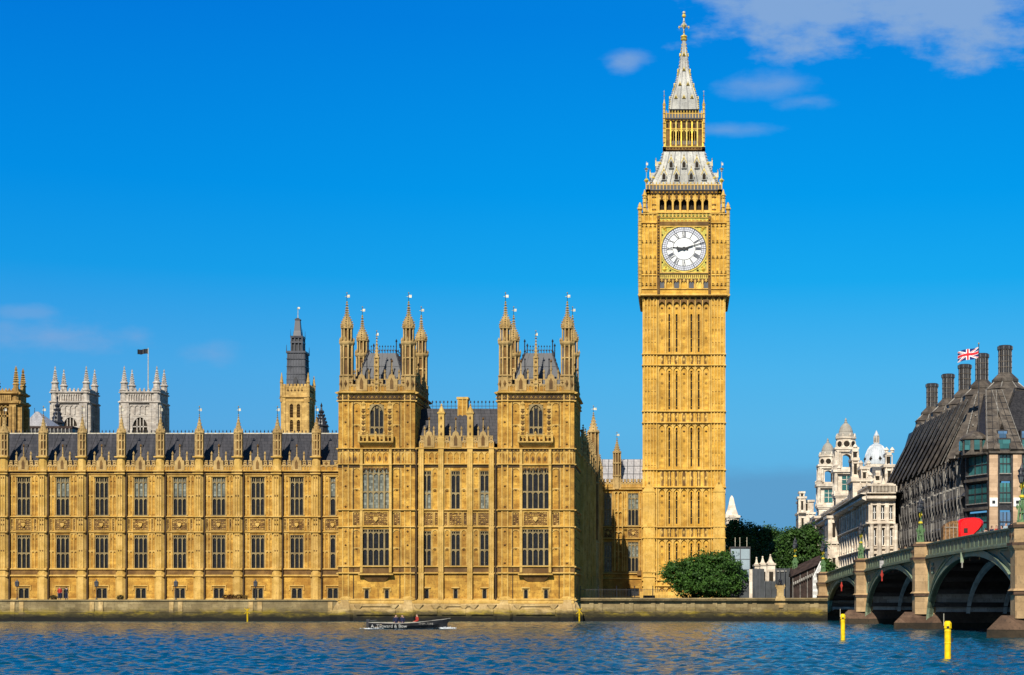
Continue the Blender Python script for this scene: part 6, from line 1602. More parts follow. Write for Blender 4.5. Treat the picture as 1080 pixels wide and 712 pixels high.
for s in range(4):
    Da, Db = PR[s]-1.28, PR[s+1]+1.28; crown = deck((Da+Db)/2)-1.62; zs = .75
    E = ellipse(Da, Db, zs, crown); E2 = ellipse(Da+.0, Db-.0, zs, crown+.55)
    q = MB()
    for (d0, z0), (d1, z1_) in zip(E, E[1:]):
        ot = lambda d, z_: (BX(d), d, z_)
        t0, t1 = deck(d0)-1.15, deck(d1)-1.15
        q.quad((BX(d0), d0, z0), (BX(d1), d1, z1_), (BX(d1), d1, t1), (BX(d0), d0, t0), 'green')
        q.quad((BX(d0), d0, z0), (BX(d0, .3), d0, z0), (BX(d1, .3), d1, z1_), (BX(d1), d1, z1_), 'green')
    # raised mouldings framing the spandrels
    for side in (0, 1):
        pts = E[:11] if side == 0 else E[:-12:-1]
        pr_ = [(d, z_+.95) for d, z_ in pts if z_+.95 < deck(d)-1.45]
        for (d0, z0), (d1, z1_) in zip(pr_, pr_[1:]): q.bar((BX(d0, -.05), d0, z0), (BX(d1, -.05), d1, z1_), .07, 'greenlight', 4)
        if pr_:
            dd = pr_[0][0]+(.0); e = pr_[-1]
            q.bar((BX(dd, -.05), dd, pr_[0][1]), (BX(dd, -.05), dd, deck(dd)-1.42), .07, 'greenlight', 4); q.bar((BX(dd, -.05), dd, deck(dd)-1.42), (BX(e[0], -.05), e[0], deck(e[0])-1.42), .07, 'greenlight', 4)
            c = (dd*.75+e[0]*.25, deck(dd)-2.2)
            for k in range(6): a = k*math.pi/3; q.octa(BX(c[0], -.04), c[0]+.42*math.cos(a), c[1]+.42*math.sin(a), .08, .2, .2, 'greenlight')
    part('spandrel', q, BR)
    q = MB()
    for (d0, z0), (d1, z1_), (e0, y0), (e1, y1) in zip(E, E[1:], E2, E2[1:]):
        v = [(BX(d, o), d, z_) for o in (-.16, .35) for d, z_ in ((d0, z0), (d1, z1_), (e1, y1), (e0, y0))]
        q.add(v, [(0, 1, 2, 3), (7, 6, 5, 4), (0, 4, 5, 1), (2, 6, 7, 3)], 'greenlight')
        q.bar((BX(e0, -.2), e0, y0), (BX(e1, -.2), e1, y1), .05, 'greenlight', 4)
    o = part('arch_ring', q, BR)
    q = MB()                                                # ribs, cross girders and deck soffit
    for rb in range(1, 8):
        o0 = rb*BWD/8
        for (d0, z0), (d1, z1_), (e0, y0), (e1, y1) in zip(E, E[1:], E2, E2[1:]):
            v = [(BX(d, o_), d, z_) for o_ in (o0, o0+.35) for d, z_ in ((d0, z0), (d1, z1_), (e1, y1), (e0, y0))]
            q.add(v, [(0, 1, 2, 3), (7, 6, 5, 4), (0, 4, 5, 1), (2, 6, 7, 3)], 'ribgrey')
    for (d0, z0), (d1, z1_) in list(zip(E2, E2[1:]))[2:-2:2]: bbox(q, d0+.15, d0-.15, .3, BWD-.3, min(z0, deck(d0)-1.9), min(z0, deck(d0)-1.9), z0+.4, z0+.4, 'bronzedark')
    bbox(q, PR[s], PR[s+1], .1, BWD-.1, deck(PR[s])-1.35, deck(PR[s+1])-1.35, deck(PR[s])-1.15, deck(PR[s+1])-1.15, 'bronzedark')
    part('arch_rib', q, BR)
    # back face of the far parapet
    q = MB()
    for (d0, z0), (d1, z1_) in zip(E, E[1:]): q.quad((BX(d0, BWD), d0, z0), (BX(d1, BWD), d1, z1_), (BX(d1, BWD), d1, deck(d1)-1.15), (BX(d0, BWD), d0, deck(d0)-1.15), 'green')
    part('spandrel', q, BR)
# parapets and cornices, in short lengths following the camber
for off, sg in ((0, -1), (BWD, 1)):
    q = MB(); d = 222.0; st = 2.0
    while d > 62:
        e = d-st; a, b = deck(d), deck(e); f_ = lambda o: off+sg*o
        def sl(o0, o1, u0, u1, m_): 
            x0, x1 = sorted((f_(o0), f_(o1))); bbox(q, d, e, x0, x1, a+u0, b+u0, a+u1, b+u1, m_)
        sl(-.1, .40, -1.30, -1.12, 'green'); sl(-.1, .28, -1.12, -.98, 'greenlight'); sl(-.12, .14, -.98, -.14, 'green'); sl(-.2, .26, -.14, -.03, 'green'); sl(-.22, .29, -.03, .03, 'greenlight')
        d = e
    if sg < 0:
        d = 221.5
        while d > 62: q.box(BX(d, -.175), BX(d, -.05), d-.06, d+.06, deck(d)-.98, deck(d)-.14, 'green'); d -= 1.5
    part('parapet', q, BR)
q = MB(); d = 262.0
while d > 60: bbox(q, d, d-4, .2, BWD-.2, deck(max(d, 0))-1.15 if d < 222 else 5.0, deck(d-4)-1.15 if d < 226 else 5.0, (deck(d) if d < 222 else 6.0)-1.02, (deck(d-4) if d < 226 else 6.0)-1.02, 'asphalt'); d -= 4
part('roadway', q, BR)
def pier(D, foot=True):
    q = MB(); t_ = deck(D); W2 = 1.3
    def oct_(pr, hw, z0, z1, m_, pr2=None, hw2=None):
        pr2 = pr if pr2 is None else pr2; hw2 = hw if hw2 is None else hw2; vs = []
        for p_, h_, z_ in ((pr, hw, z0), (pr2, hw2, z1)):
            for o_, d_ in ((.6, -h_), (-p_*.35, -h_), (-p_, -h_*.5), (-p_, h_*.5), (-p_*.35, h_), (.6, h_)): vs.append((BX(D+d_, o_), D+d_, z_))
        q.add(vs, [tuple(range(5, -1, -1)), tuple(range(6, 12))]+[(i, (i+1) % 6, 6+(i+1) % 6, 6+i) for i in range(6)], m_)
    oct_(1.12, W2, 1.3, t_-1.7, 'pier'); oct_(1.22, W2+.10, 2.9, 3.15, 'pierfoot'); oct_(1.30, W2+.16, 3.15, 3.3, 'pier', 1.15, W2+.03)
    oct_(1.12, W2, t_-1.7, t_-1.35, 'pier', 1.34, W2+.22); oct_(1.34, W2+.22, t_-1.35, t_-1.15, 'pierfoot'); oct_(1.18, W2+.06, t_-1.15, t_-.15, 'pier'); oct_(1.28, W2+.16, t_-.15, t_+.05, 'pierfoot'); oct_(1.0, W2-.1, t_+.05, t_+.2, 'pier')
    for dd in (-.4, .4): q.octa(BX(D+dd, -1.2), D+dd, t_-.65, .08, .24, .24, 'pierfoot')
    part('pier', q, BR)
    q = MB()
    # pointed cutwater, wide at the water
    def cut(k, z0, k2, z1, m_):
        vs = []
        for kk, z_ in ((k, z0), (k2, z1)):
            for o_, d_ in ((BWD+.5, -2.2*kk), (.8, -2.4*kk), (-3.4*kk, 0), (.8, 2.4*kk), (BWD+.5, 2.2*kk)): vs.append((BX(D+d_, o_), D+d_, z_))
        q.add(vs, [(4, 3, 2, 1, 0), (5, 6, 7, 8, 9)]+[(i, (i+1) % 5, 5+(i+1) % 5, 5+i) for i in range(5)], m_)
    cut(.88, -2, .84, .55, 'pierwet'); cut(.84, .55, .56, 1.5, 'pierfoot')
    part('cutwater', q, BR)
    q = MB(); bbox(q, D+1.25, D-1.25, .3, BWD-.3, .5, .5, 3.3, 3.3, 'pierinner'); bbox(q, D+1.2, D-1.2, .4, BWD-.4, 3.3, 3.3, t_-1.2, t_-1.2, 'bronzedark'); part('pier_core', q, BR)  # core coloured pale below and dark above to paint in shade under the deck
for D in PR[1:]: pier(D)
pier(PR[0])
q = MB(); bbox(q, 330, PR[0]-1.4, .5, BWD-.5, -1, -1, 4.4, 4.9, 'pierinner'); q2 = q
bbox(q, PR[0]+.5, PR[0]-1.3, .3, BWD-.4, -1, -1, 3.5, 3.5, 'pierinner'); part('abutment', q, BR)
# the raised approach road behind the abutment
q = MB(); bbox(q, 420, 217.5, .2, BWD-.2, 4.4, 4.9, 4.55, 5.06, 'asphalt'); tag(q.build('approach_road'), kind='structure')
q = MB(); bbox(q, 330, 219.5, .1, .55, 2.4, 2.4, 5.6, 6.0, 'pierinner'); bbox(q, 330, 219.5, -.1, .7, 5.6, 6.0, 5.8, 6.2, 'pierinner'); tag(q.build('approach_wall'), 'grey stone wall carrying the approach road behind the bridge end', 'wall')

# lamp standards
def lamp_meshes():
    b = MB(); g = 'greenlamp'
    b.lathe(0, 0, [(.36, 0), (.36, .12), (.10, .2), (.09, .55), (.24, .62), (.10, .7), (.08, 1.5), (.15, 1.58), (.09, 1.7)], g, 8)
    for i in range(8): a = i*math.pi/4; b.bar((.30*math.cos(a), .30*math.sin(a), .15), (.17*math.cos(a), .17*math.sin(a), 1.5), .035, g, 4)
    b.lathe(0, 0, [(.09, 1.7), (.075, 2.5), (.10, 2.55)], g, 8)
    for i in range(4): a = i*math.pi/2; b.octa(.32*math.cos(a), .32*math.sin(a), 1.05, .09, .09, .25, g)
    c = MB(); c.lathe(0, 0, [(.12, 1.62), (.20, 1.68), (.20, 1.78), (.12, 1.85)], 'yellowgilt', 8); c.lathe(0, 0, [(.10, 2.3), (.2, 2.42), (.12, 2.55), (.16, 2.7), (.08, 2.8)], 'yellowgilt', 8)
    for s in (-1, 1):
        prev = (0, 0, 2.35)
        for k in range(1, 7): t_ = k/6; p = (s*.52*math.sin(t_*1.57), 0, 2.35-.25*math.sin(t_*3.1)+.42*t_**2); c.bar(prev, p, .035, 'yellowgilt', 5); prev = p
    lm = MB()
    def lantern(x, y, z_, k=1):
        lm.lathe(x, y, [(.06*k, z_), (.13*k, z_+.06), (.13*k, z_+.09)], 'iron', 8); lm.lathe(x, y, [(.12*k, z_+.09), (.20*k, z_+.48*k), (.2*k, z_+.5*k)], 'lampglass', 8)
        for i in range(8): a = math.pi/8+i*math.pi/4; lm.bar((x+.125*k*math.cos(a), y+.125*k*math.sin(a), z_+.09), (x+.21*k*math.cos(a), y+.21*k*math.sin(a), z_+.49*k), .016, 'iron', 4)
        lm.lathe(x, y, [(.24*k, z_+.49*k), (.25*k, z_+.53*k), (.16*k, z_+.62*k), (.12*k, z_+.66*k), (.07*k, z_+.8*k), (.01, z_+.98*k)], 'iron', 8)
    lantern(-.52, 0, 2.58, 1.0); lantern(.52, 0, 2.58, 1.0); lantern(0, 0, 2.85, 1.2)
    return b.mesh('lamp_post'), c.mesh('bracket'), lm.mesh('lantern')
lmm = lamp_meshes()
def street_lamp(x, y, z, label, rz=0, s=1.0, group='three lantern lamp standards along the bridge'):
    r = thing('street_lamp', label, 'street lamp', (x, y, z), rz, group); r.scale = (s, s, s)
    o = link('lamp_post', lmm[0], r); link('bracket', lmm[1], r); link('lantern', lmm[2], r); return r
street_lamp(BX(PR[3], -.5), PR[3], deck(PR[3])+.22, 'green lamp standard with dark lanterns on the bridge pier nearest the right edge', 1.25, 1.0)
street_lamp(BX(PR[2], -.5), PR[2], deck(PR[2])+.22, 'green and yellow lamp standard on the pier between the two largest arches', 1.25, 1.0)
street_lamp(BX(PR[1], -.5), PR[1], deck(PR[1])+.22, 'green lamp standard on the bridge pier between the two smaller arches', 1.25, 1.0)
street_lamp(BX(PR[0], -.5), PR[0], deck(PR[0])+.22, 'green and yellow lamp standard on the landward end pier of the bridge', 1.25, 1.0)
# navigation signs hung on the arches
def hung_sign(D, zt_, kind, label):
    r = thing('navigation_sign', label, 'sign', (BX(D, -.35), D, zt_)); q = MB()
    q.bar((0, 0, .4), (0, 0, 0), .03, 'iron', 5); q.bar((0, 0, .3), (.4, 0, .3), .03, 'iron', 5); q.build('bracket', r)
    q = MB()
    if kind == 'red': q.box(-.06, .06, -.04, .04, -1.1, 0, 'redcloth'); q.octa(0, 0, -.45, .16, .05, .45, 'redcloth')
    elif kind == 'white': q.box(-.2, .2, -.04, .04, -.75, 0, 'clearroof')
    else: q.box(-.12, .12, -.06, .06, -.8, 0, 'greenlight'); q.box(-.05, .05, -.1, .1, -1.2, -.7, 'bronzelight')
    q.build('sign_plate', r)
hung_sign(202, 4.75, 'red', 'small red hanging marker above the crown of the leftmost small arch')
hung_sign(172.5, 6.6, 'white', 'white rectangular plate hanging from the cornice over the middle arch')
hung_sign(172.3, 5.6, 'red', 'red hanging marker under the white plate on the middle arch')
hung_sign(133.5, 6.3, 'green', 'pale green bracket lamp at the crown of the largest arch')

# ================================================================ THINGS ON THE BANK BETWEEN TOWER AND BRIDGE
# stone pedestal with a small beast on the river wall
D = 210.2; g = thing('wall_pedestal', 'weathered stone pedestal with a dark crouching figure on the river wall', 'pedestal', (X(822.8, D), D, 2.4)); z = lambda y: Z(y, D)
q = MB(); c = 0
for hw_, a, b in ((5.2, 641, 631.5), (4.6, 631.5, 629), (3.6, 629, 621), (4.6, 621, 619.5), (3.2, 619.5, 617.5)): q.box(-hw_*D/F, hw_*D/F, -.45, .6, z(a)-2.4, z(b)-2.4, 'basestone')
for s in (-1, 1): q.prism([(s*4.4*D/F-.12, z(619)-2.4), (s*4.4*D/F+.12, z(619)-2.4), (s*4.4*D/F, z(616)-2.4)], -.4, .4, 'basestone')
q.build('plinth', g)
q = MB(); q.lathe(0, 0, [(.25, z(618)-2.4), (.34, z(616)-2.4), (.22, z(613.5)-2.4), (.28, z(612.4)-2.4), (.10, z(610.5)-2.4)], 'bronzedark', 8); q.bar((0, -.2, z(617)-2.4), (0, -.45, z(614)-2.4), .1, 'bronzedark', 6); q.octa(0, -.3, z(613)-2.4, .16, .2, .18, 'bronzedark'); q.build('figure', g)
# lamp on a tall stone column, seen behind the river wall
D = 222; street_lamp(X(838.6, D), D, Z(602, D), 'tall green lamp standard on a grey pillar left of the bridge end', 1.3, 1.1, None)
g = thing('stone_pillar', 'grey stone pillar carrying a lamp behind the river wall', 'pillar', (X(838.6, D), D, 2.5))
q = MB(); hgt = Z(602, D)-2.5; q.sq(0, 0, [(.46, 0), (.42, .5), (.36, .6), (.36, hgt-.5), (.5, hgt-.4), (.5, hgt-.15), (.42, hgt)], 'pierinner'); q.build('shaft', g)
q = MB(); q.sq(0, 0, [(.62, 0), (.62, .25), (.5, .4)], 'pierinner'); q.build('base', g)
# dark sloping shelter beside the bridge approach
g = thing('covered_stair', 'dark brown sloping shelter with a pale valance left of the bridge end', 'shelter', (X(850, 228), 228, 2.5))
q = MB(); Dn = 220; za, zb = Z(601, Dn), Z(586.5, Dn); xa, xb = X(836, Dn), X(866.5, Dn)
q.add([(xa, Dn, 2.5), (xb, Dn, 2.5), (xb, Dn, zb-.9), (xa, Dn, za-.9), (xa, Dn+5, 2.5), (xb, Dn+5, 2.5), (xb, Dn+5, zb-.9), (xa, Dn+5, za-.9)], [(0, 1, 2, 3), (1, 5, 6, 2), (5, 4, 7, 6), (4, 0, 3, 7)], 'darkbrown')
for i in range(12): x = xa+(xb-xa)*i/12; q.box(x, x+.06, Dn-.06, Dn, 2.5, za-1+(zb-za)*i/12, 'bronzelight' if i % 3 == 0 else 'darkbrown')
part('side_wall', q, g)
q = MB(); q.add([(xa-.2, Dn-.4, za-.9), (xb, Dn-.4, zb-.9), (xb, Dn+2.5, zb+.2), (xa-.2, Dn+2.5, za+.2), (xa-.2, Dn+5.4, za-.9), (xb, Dn+5.4, zb-.9)], [(0, 1, 2, 3), (3, 2, 5, 4), (0, 3, 4), (1, 5, 2)], 'darkbrown'); part('roof', q, g)
q = MB()
for i in range(14):
    t_ = i/14; x = xa+(xb-xa)*t_; zz_ = za-1.9+(zb-za)*t_; 
    q.box(x, x+(xb-xa)/14*.7, Dn-.42, Dn-.34, zz_, zz_+.28, 'bronzelight'); q.octa(x+.1, Dn-.4, zz_-.05, .1, .05, .1, 'bronzelight')
part('valance', q, g)
q = MB()                                                   # white lattice stair rail climbing to the bridge
for i in range(9):
    t_ = i/8; x = X(857.5+t_*8, 219); zb_ = Z(609-t_*17, 219); q.bar((x, 219, 2.6), (x, 219, zb_), .05, 'white', 4)
    if i: x0 = X(857.5+(i-1)*1.0, 219); q.bar((x0, 219, Z(609-(i-1)/8*17, 219)), (x, 219, zb_), .07, 'white', 4)
for j in range(6):
    for i in range(8):
        x0, x1 = X(857.5+i, 219), X(858.5+i, 219); zz_ = 2.8+j*.75
        if zz_+.7 < Z(609-i/8*17, 219): q.bar((x0, 219, zz_), (x1, 219, zz_+.6), .035, 'white', 4)
tag(q.build('stair_railing'), 'white lattice stair railing climbing to the end of the bridge', 'railing')
# grey-blue screened cabin
D = 262; g = thing('site_cabin', 'tall pale blue grey screened enclosure right of the clock tower', 'enclosure', (X(781, D), D, 2.5)); x0, x1 = X(770.6, D), X(791, D)
q = MB(); q.box(x0, x1, D, D+6, Z(613, D), Z(578.5, D), 'hoardblue'); q.box(x0+.01, x1-.01, D+.02, D+5.98, 2.5, Z(613, D), 'hoarddark'); part('panel', q, g)
q = MB(); q.box(x0-.1, x1+.1, D-.1, D+6.1, Z(578.5, D), Z(576.5, D), 'bronzedark')
for t_ in (0, .5, 1): q.box(x0+(x1-x0)*t_-.06, x0+(x1-x0)*t_+.06, D-.06, D, 2.5, Z(578.5, D), 'lead')
for zz_ in (590, 601, 613): q.box(x0, x1, D-.05, D, Z(zz_, D), Z(zz_, D)+.07, 'lead')
for p_ in (776, 781, 788.5): q.bar((X(p_, D), D+3, Z(577, D)), (X(p_, D), D+3, Z(566, D)), .05, 'silver', 4)
part('frame', q, g)
# white stone gatehouse with little pyramid caps
D = 285; g = thing('gatehouse', 'small white stone gatehouse with three pointed caps among trees', 'building', (X(806, D), D, 2.5))
q = MB(); q.box(X(795.5, D), X(817.5, D), D, D+5, 2.5, Z(600, D), 'portland')
for a, b, y_ in ((796, 801, 597), (801.5, 808.5, 596.5), (809, 817.5, 596)): q.box(X(a, D), X(b, D), D-.3, D+5.2, 2.5, Z(y_, D), 'portland'); q.box(X(a, D)-.15, X(b, D)+.15, D-.45, D+5.35, Z(y_, D), Z(y_, D)+.3, 'portland'); q.box(X((a+b)/2, D)-.35, X((a+b)/2, D)+.35, D-.36, D-.28, Z(618, D), Z(603, D), 'slit')
part('wall', q, g)
q = MB()
for a, b, y_, t_ in ((796, 801, 597, 589), (801.5, 808.5, 596.5, 588), (809, 817.5, 596, 586)): q.sq(X((a+b)/2, D), D+2.4, [((b-a)/2*D/F+.1, Z(y_, D)+.25), ((b-a)/4*D/F, Z((y_+t_)/2, D)), (.1, Z(t_, D))], 'portland', 1, 1); q.sphere(X((a+b)/2, D), D+2.4, Z(t_, D)+.15, .16, 'portland', 6, 4)
part('pointed_cap', q, g)
D = 256; g = thing('site_hoarding', 'dark grey hoarding panels with pale end posts on the bank', 'hoarding', (X(812, D), D, 2.5))
q = MB(); q.box(X(793.5, D), X(806, D), D, D+.15, 2.5, Z(600, D), 'hoarddark'); q.box(X(806, D), X(818, D), D+.4, D+.55, 2.5, Z(613, D), 'hoarddark'); q.box(X(818, D), X(836, D), D+1, D+1.15, 2.5, Z(599.5, D), 'hoarddark'); part('panel', q, g)
q = MB(); q.box(X(790.2, D), X(793.5, D), D-.2, D+.3, 2.5, Z(600.5, D), 'portland')
for p_ in (797, 801, 806, 812, 818, 822, 827, 832): q.box(X(p_, D), X(p_, D)+.12, D-.1, D+.4, 2.5, Z(599 if p_ < 806 or p_ > 817 else 612.5, D), 'lead')
q.box(X(819.5, D), X(830, D), D+.85, D+1, Z(603, D), Z(601.5, D), 'bronzelight'); part('post', q, g)
# iron railing in front of the return and the green
g = thing('iron_railing', 'black iron railing along the green between the pavilion and the tree', 'railing', (X(650, 214), 214, 2.5))
q = MB(); x = X(612, 214); x1 = X(704, 214); q.bar((x, 214, 3.9), (x1, 214, 3.9), .03, 'iron', 4); q.bar((x, 214, 2.75), (x1, 214, 2.75), .03, 'iron', 4)
k = x
while k < x1: q.bar((k, 214, 2.5), (k, 214, 4.05), .018, 'iron', 4); k += .19
part('rail', q, g)
q = MB(); k = x
while k < x1: q.bar((k, 214, 2.5), (k, 214, 4.25), .05, 'iron', 5); q.octa(k, 214, 4.32, .08, .08, .12, 'iron'); k += 2.3
part('post', q, g)

# ================================================================ TREES
def quads(name, P, size, mat, parent=None, seed=0, bias=None):
    rs = np.random.RandomState(seed); n = len(P)
    a = rs.normal(size=(n, 3)); 
    if bias is not None: a = a*.75+bias
    a /= np.linalg.norm(a, axis=1)[:, None]+1e-9
    b = rs.normal(size=(n, 3)); u = np.cross(a, b); u /= np.linalg.norm(u, axis=1)[:, None]+1e-9; v = np.cross(a, u)
    s = size*(.6+.8*rs.rand(n))[:, None]
    vs = np.stack([P-u*s, P-v*s*.55, P+u*s, P+v*s*.55], 1).reshape(-1, 3)
    me = bpy.data.meshes.new(name); me.vertices.add(4*n); me.vertices.foreach_set('co', vs.astype(np.float32).ravel())
    me.loops.add(4*n); me.loops.foreach_set('vertex_index', np.arange(4*n, dtype=np.int32)); me.polygons.add(n); me.polygons.foreach_set('loop_start', np.arange(n, dtype=np.int32)*4)
    me.update(calc_edges=True); me.materials.append(M[mat]); return link(name, me, parent)
def crown_points(blobs, n_clump, per, spread, seed):
    """leaf positions: clumps scattered near the surface of overlapping lobes"""
    rs = np.random.RandomState(seed); out = []; nor = []
    vol = np.array([b[3]*b[4]*b[5] for b in blobs])**.67; pr = vol/vol.sum()
    for _ in range(n_clump):
        b = blobs[rs.choice(len(blobs), p=pr)]
        d = rs.normal(size=3); d /= np.linalg.norm(d); r = 1-.35*rs.rand()**2
        c = np.array([b[0]+d[0]*b[3]*r, b[1]+d[1]*b[4]*r, b[2]+d[2]*b[5]*r])
        sp = spread*(.5+rs.rand()); q_ = rs.normal(size=(per, 3))*sp*np.array([1, 1, .62])+c
        out.append(q_); nor.append(np.tile(d*.6+np.array([0, 0, .5]), (per, 1)))
    return np.concatenate(out), np.concatenate(nor)
def tree(label, x, y, zb, w_, h_, mat, seed, clumps, per=26, leaf=.2, spread=.42, low=.12, group=None, name='tree', lobes=12):
    rr = random.Random(seed); t_ = thing(name, label, 'tree', (x, y, zb), group=group)
    blobs = [(0, 0, h_*(.5+low/2), w_*.40, w_*.36, h_*(.5-low/2)*.86)]
    for i in range(lobes):
        a = rr.uniform(0, 6.28); e = rr.uniform(-.5, 1.1); rad = w_*rr.uniform(.16, .27)
        blobs.append((math.cos(a)*math.cos(e)*w_*.33, math.sin(a)*math.cos(e)*w_*.30, h_*(.5+low/2)+math.sin(e)*h_*.32, rad, rad, rad*.72*h_/w_*1.2))
    P, N = crown_points(blobs, clumps, per, spread, seed); ok = P[:, 2] > max(h_*low*.4, .05); o = quads('crown', P[ok], leaf, mat, t_, seed, N[ok])
    q = MB(); q.bar((0, 0, -.2), (0, 0, h_*.45), w_*.035, 'bark', 8, w_*.022)
    for i in range(7):
        a = i*.9+rr.random(); z0 = h_*rr.uniform(.22, .45); q.bar((0, 0, z0), (math.cos(a)*w_*.3, math.sin(a)*w_*.3, z0+h_*rr.uniform(.15, .35)), w_*.014, 'bark', 6, w_*.004)
    q.build('trunk', t_); return t_
tree('rounded dense dark green tree standing before the clock tower base', X(739, 262)+1.0, 262, 2.5, 12.6, Z(576.5, 262)-2.5, 'leaf', 11, 1050, 34, .20, .40, -.22, lobes=26)
bg_trees = [(778, 330, 36, 546, 'dark green leafy tree right behind the blue grey enclosure'), (799, 352, 50, 548, 'dark green tree rising behind the white gatehouse'),
            (826, 340, 46, 560, 'dark green tree with a broad low crown behind the grey hoarding'), (847, 325, 48, 552, 'broad dark green tree behind the dark sloping shelter'),
            (817, 372, 38, 556, 'dark green treetop filling the gap between its two broader neighbours'), (866, 300, 26, 590, 'low dark green tree behind the landward end of the bridge')]
for i, (px_, D_, wpx, yt, lb) in enumerate(bg_trees):
    tree(lb, X(px_, D_), D_, 2.5, wpx*D_/F, Z(yt, D_)-2.5, 'leafdark', 40+i, 1000, 24, .26, .5, .05, group='trees behind the bank', lobes=10)
# clipped shrubs on the terrace
for i, px_ in enumerate((56.5, 127)):
    t_ = thing('shrub', ('round olive brown shrub on the terrace, the left one of two', 'round olive brown shrub on the terrace, the right one of two')[i], 'shrub', (X(px_, 215), 215, 2.56), group='round terrace shrubs')
    P, N = crown_points([(0, 0, .35, .42, .42, .30)], 90, 14, .06, 70+i); quads('foliage', P, .05, 'leafbrown', t_, 70+i, N)
    q = MB(); q.lathe(0, 0, [(.22, 0), (.3, .25), (.32, .3)], 'carved', 10); q.build('planter', t_)
t_ = thing('hedge', 'long low red brown hedge in a planter on the terrace', 'hedge', (X(248, 215), 215, 2.56))
P, N = crown_points([(dx*.55, 0, .42, .5, .4, .32) for dx in (-2, -1, 0, 1, 2)], 260, 14, .07, 90); quads('foliage', P, .055, 'leafred', t_, 90, N)
q = MB(); q.box(-1.4, 1.5, -.3, .3, 0, .25, 'carved'); q.build('planter', t_)
# terrace lamps on thin posts
for i, px_ in enumerate((18, 101.8, 185.5, 269.5)):
    t_ = thing('terrace_lamp', ('grey terrace lamp at the far left, left of both round shrubs', 'grey terrace lamp between the two round shrubs', 'grey terrace lamp left of the long red brown hedge', 'grey terrace lamp right of the long red brown hedge')[i], 'lamp', (X(px_, 210.5), 210.5, 2.56), group='lamps on the river terrace')
    q = MB(); hh_ = Z(619, 210)-2.56; q.lathe(0, 0, [(.14, 0), (.10, .2), (.05, .3), (.045, hh_)], 'iron', 8); q.build('post', t_)
    q = MB(); q.lathe(0, 0, [(.12, hh_), (.22, hh_+.08), (.25, hh_+.55), (.30, hh_+.58), (.18, hh_+.72), (.08, hh_+.76), (.02, hh_+1.0)], 'lead', 6)
    for k in range(6): a = math.pi/6+k*math.pi/3; q.bar((.22*math.cos(a), .22*math.sin(a), hh_+.08), (.26*math.cos(a), .26*math.sin(a), hh_+.55), .02, 'iron', 4)
    q.build('lantern', t_)

# ================================================================ MARKERS IN THE WATER
def marker_post(D, px_, top, label):
    r = thing('marker_post', label, 'marker post', (X(px_, D), D, 0), group='yellow posts standing in the river'); h_ = Z(top, D); k = .14
    q = MB(); q.lathe(0, 0, [(k, -2), (k, h_-.05), (k*.7, h_)], 'yellow', 12)
    for z_ in (h_*.38, h_*.7): q.lathe(0, 0, [(k, z_), (k*1.08, z_+.02), (k*1.08, z_+.05), (k, z_+.07)], 'yellow', 12)
    q.build('post', r)
    q = MB(); q.lathe(0, 0, [(k*1.22, h_-.32), (k*1.22, h_-.1), (k*.9, h_-.03)], 'yellow', 8); q.box(-k*.5, k*.3, -k*1.3, -k*1.0, h_-.30, h_-.22, 'black'); q.box(k*1.2, k*1.7, -.05, .05, h_-.9, h_-.75, 'black'); q.build('collar', r)
    q = MB(); q.bar((-k*1.2, 0, h_-.2), (-k*1.2, 0, h_+.32), .018, 'silver', 5); q.build('rod', r)
marker_post(106.8, 889, 647.5, 'yellow marker post before the leftmost arch, the farther and shorter one')
marker_post(73.0, 999.5, 655, 'yellow marker post before the largest arch, the nearer and taller one')
def cross_marker(D, px_, label):
    r = thing('cross_marker', label, 'marker', (X(px_, D), D, 0), group='small yellow cross markers by the wall'); h_ = Z(642, D)
    q = MB(); q.bar((0, 0, -1.5), (0, 0, h_), .10, 'yellowworn', 8); q.build('post', r)
    q = MB(); q.bar((-.34, -.08, h_-.62), (.34, -.08, h_+.06), .05, 'yellowworn', 5); q.bar((.34, -.12, h_-.62), (-.34, -.12, h_+.06), .05, 'yellowworn', 5); q.build('cross', r)
cross_marker(205.5, 611, 'small yellow cross marker at the right corner of the pavilion plinth'); cross_marker(205.5, 261, 'small yellow cross marker below the long terrace wall, left of the boat')

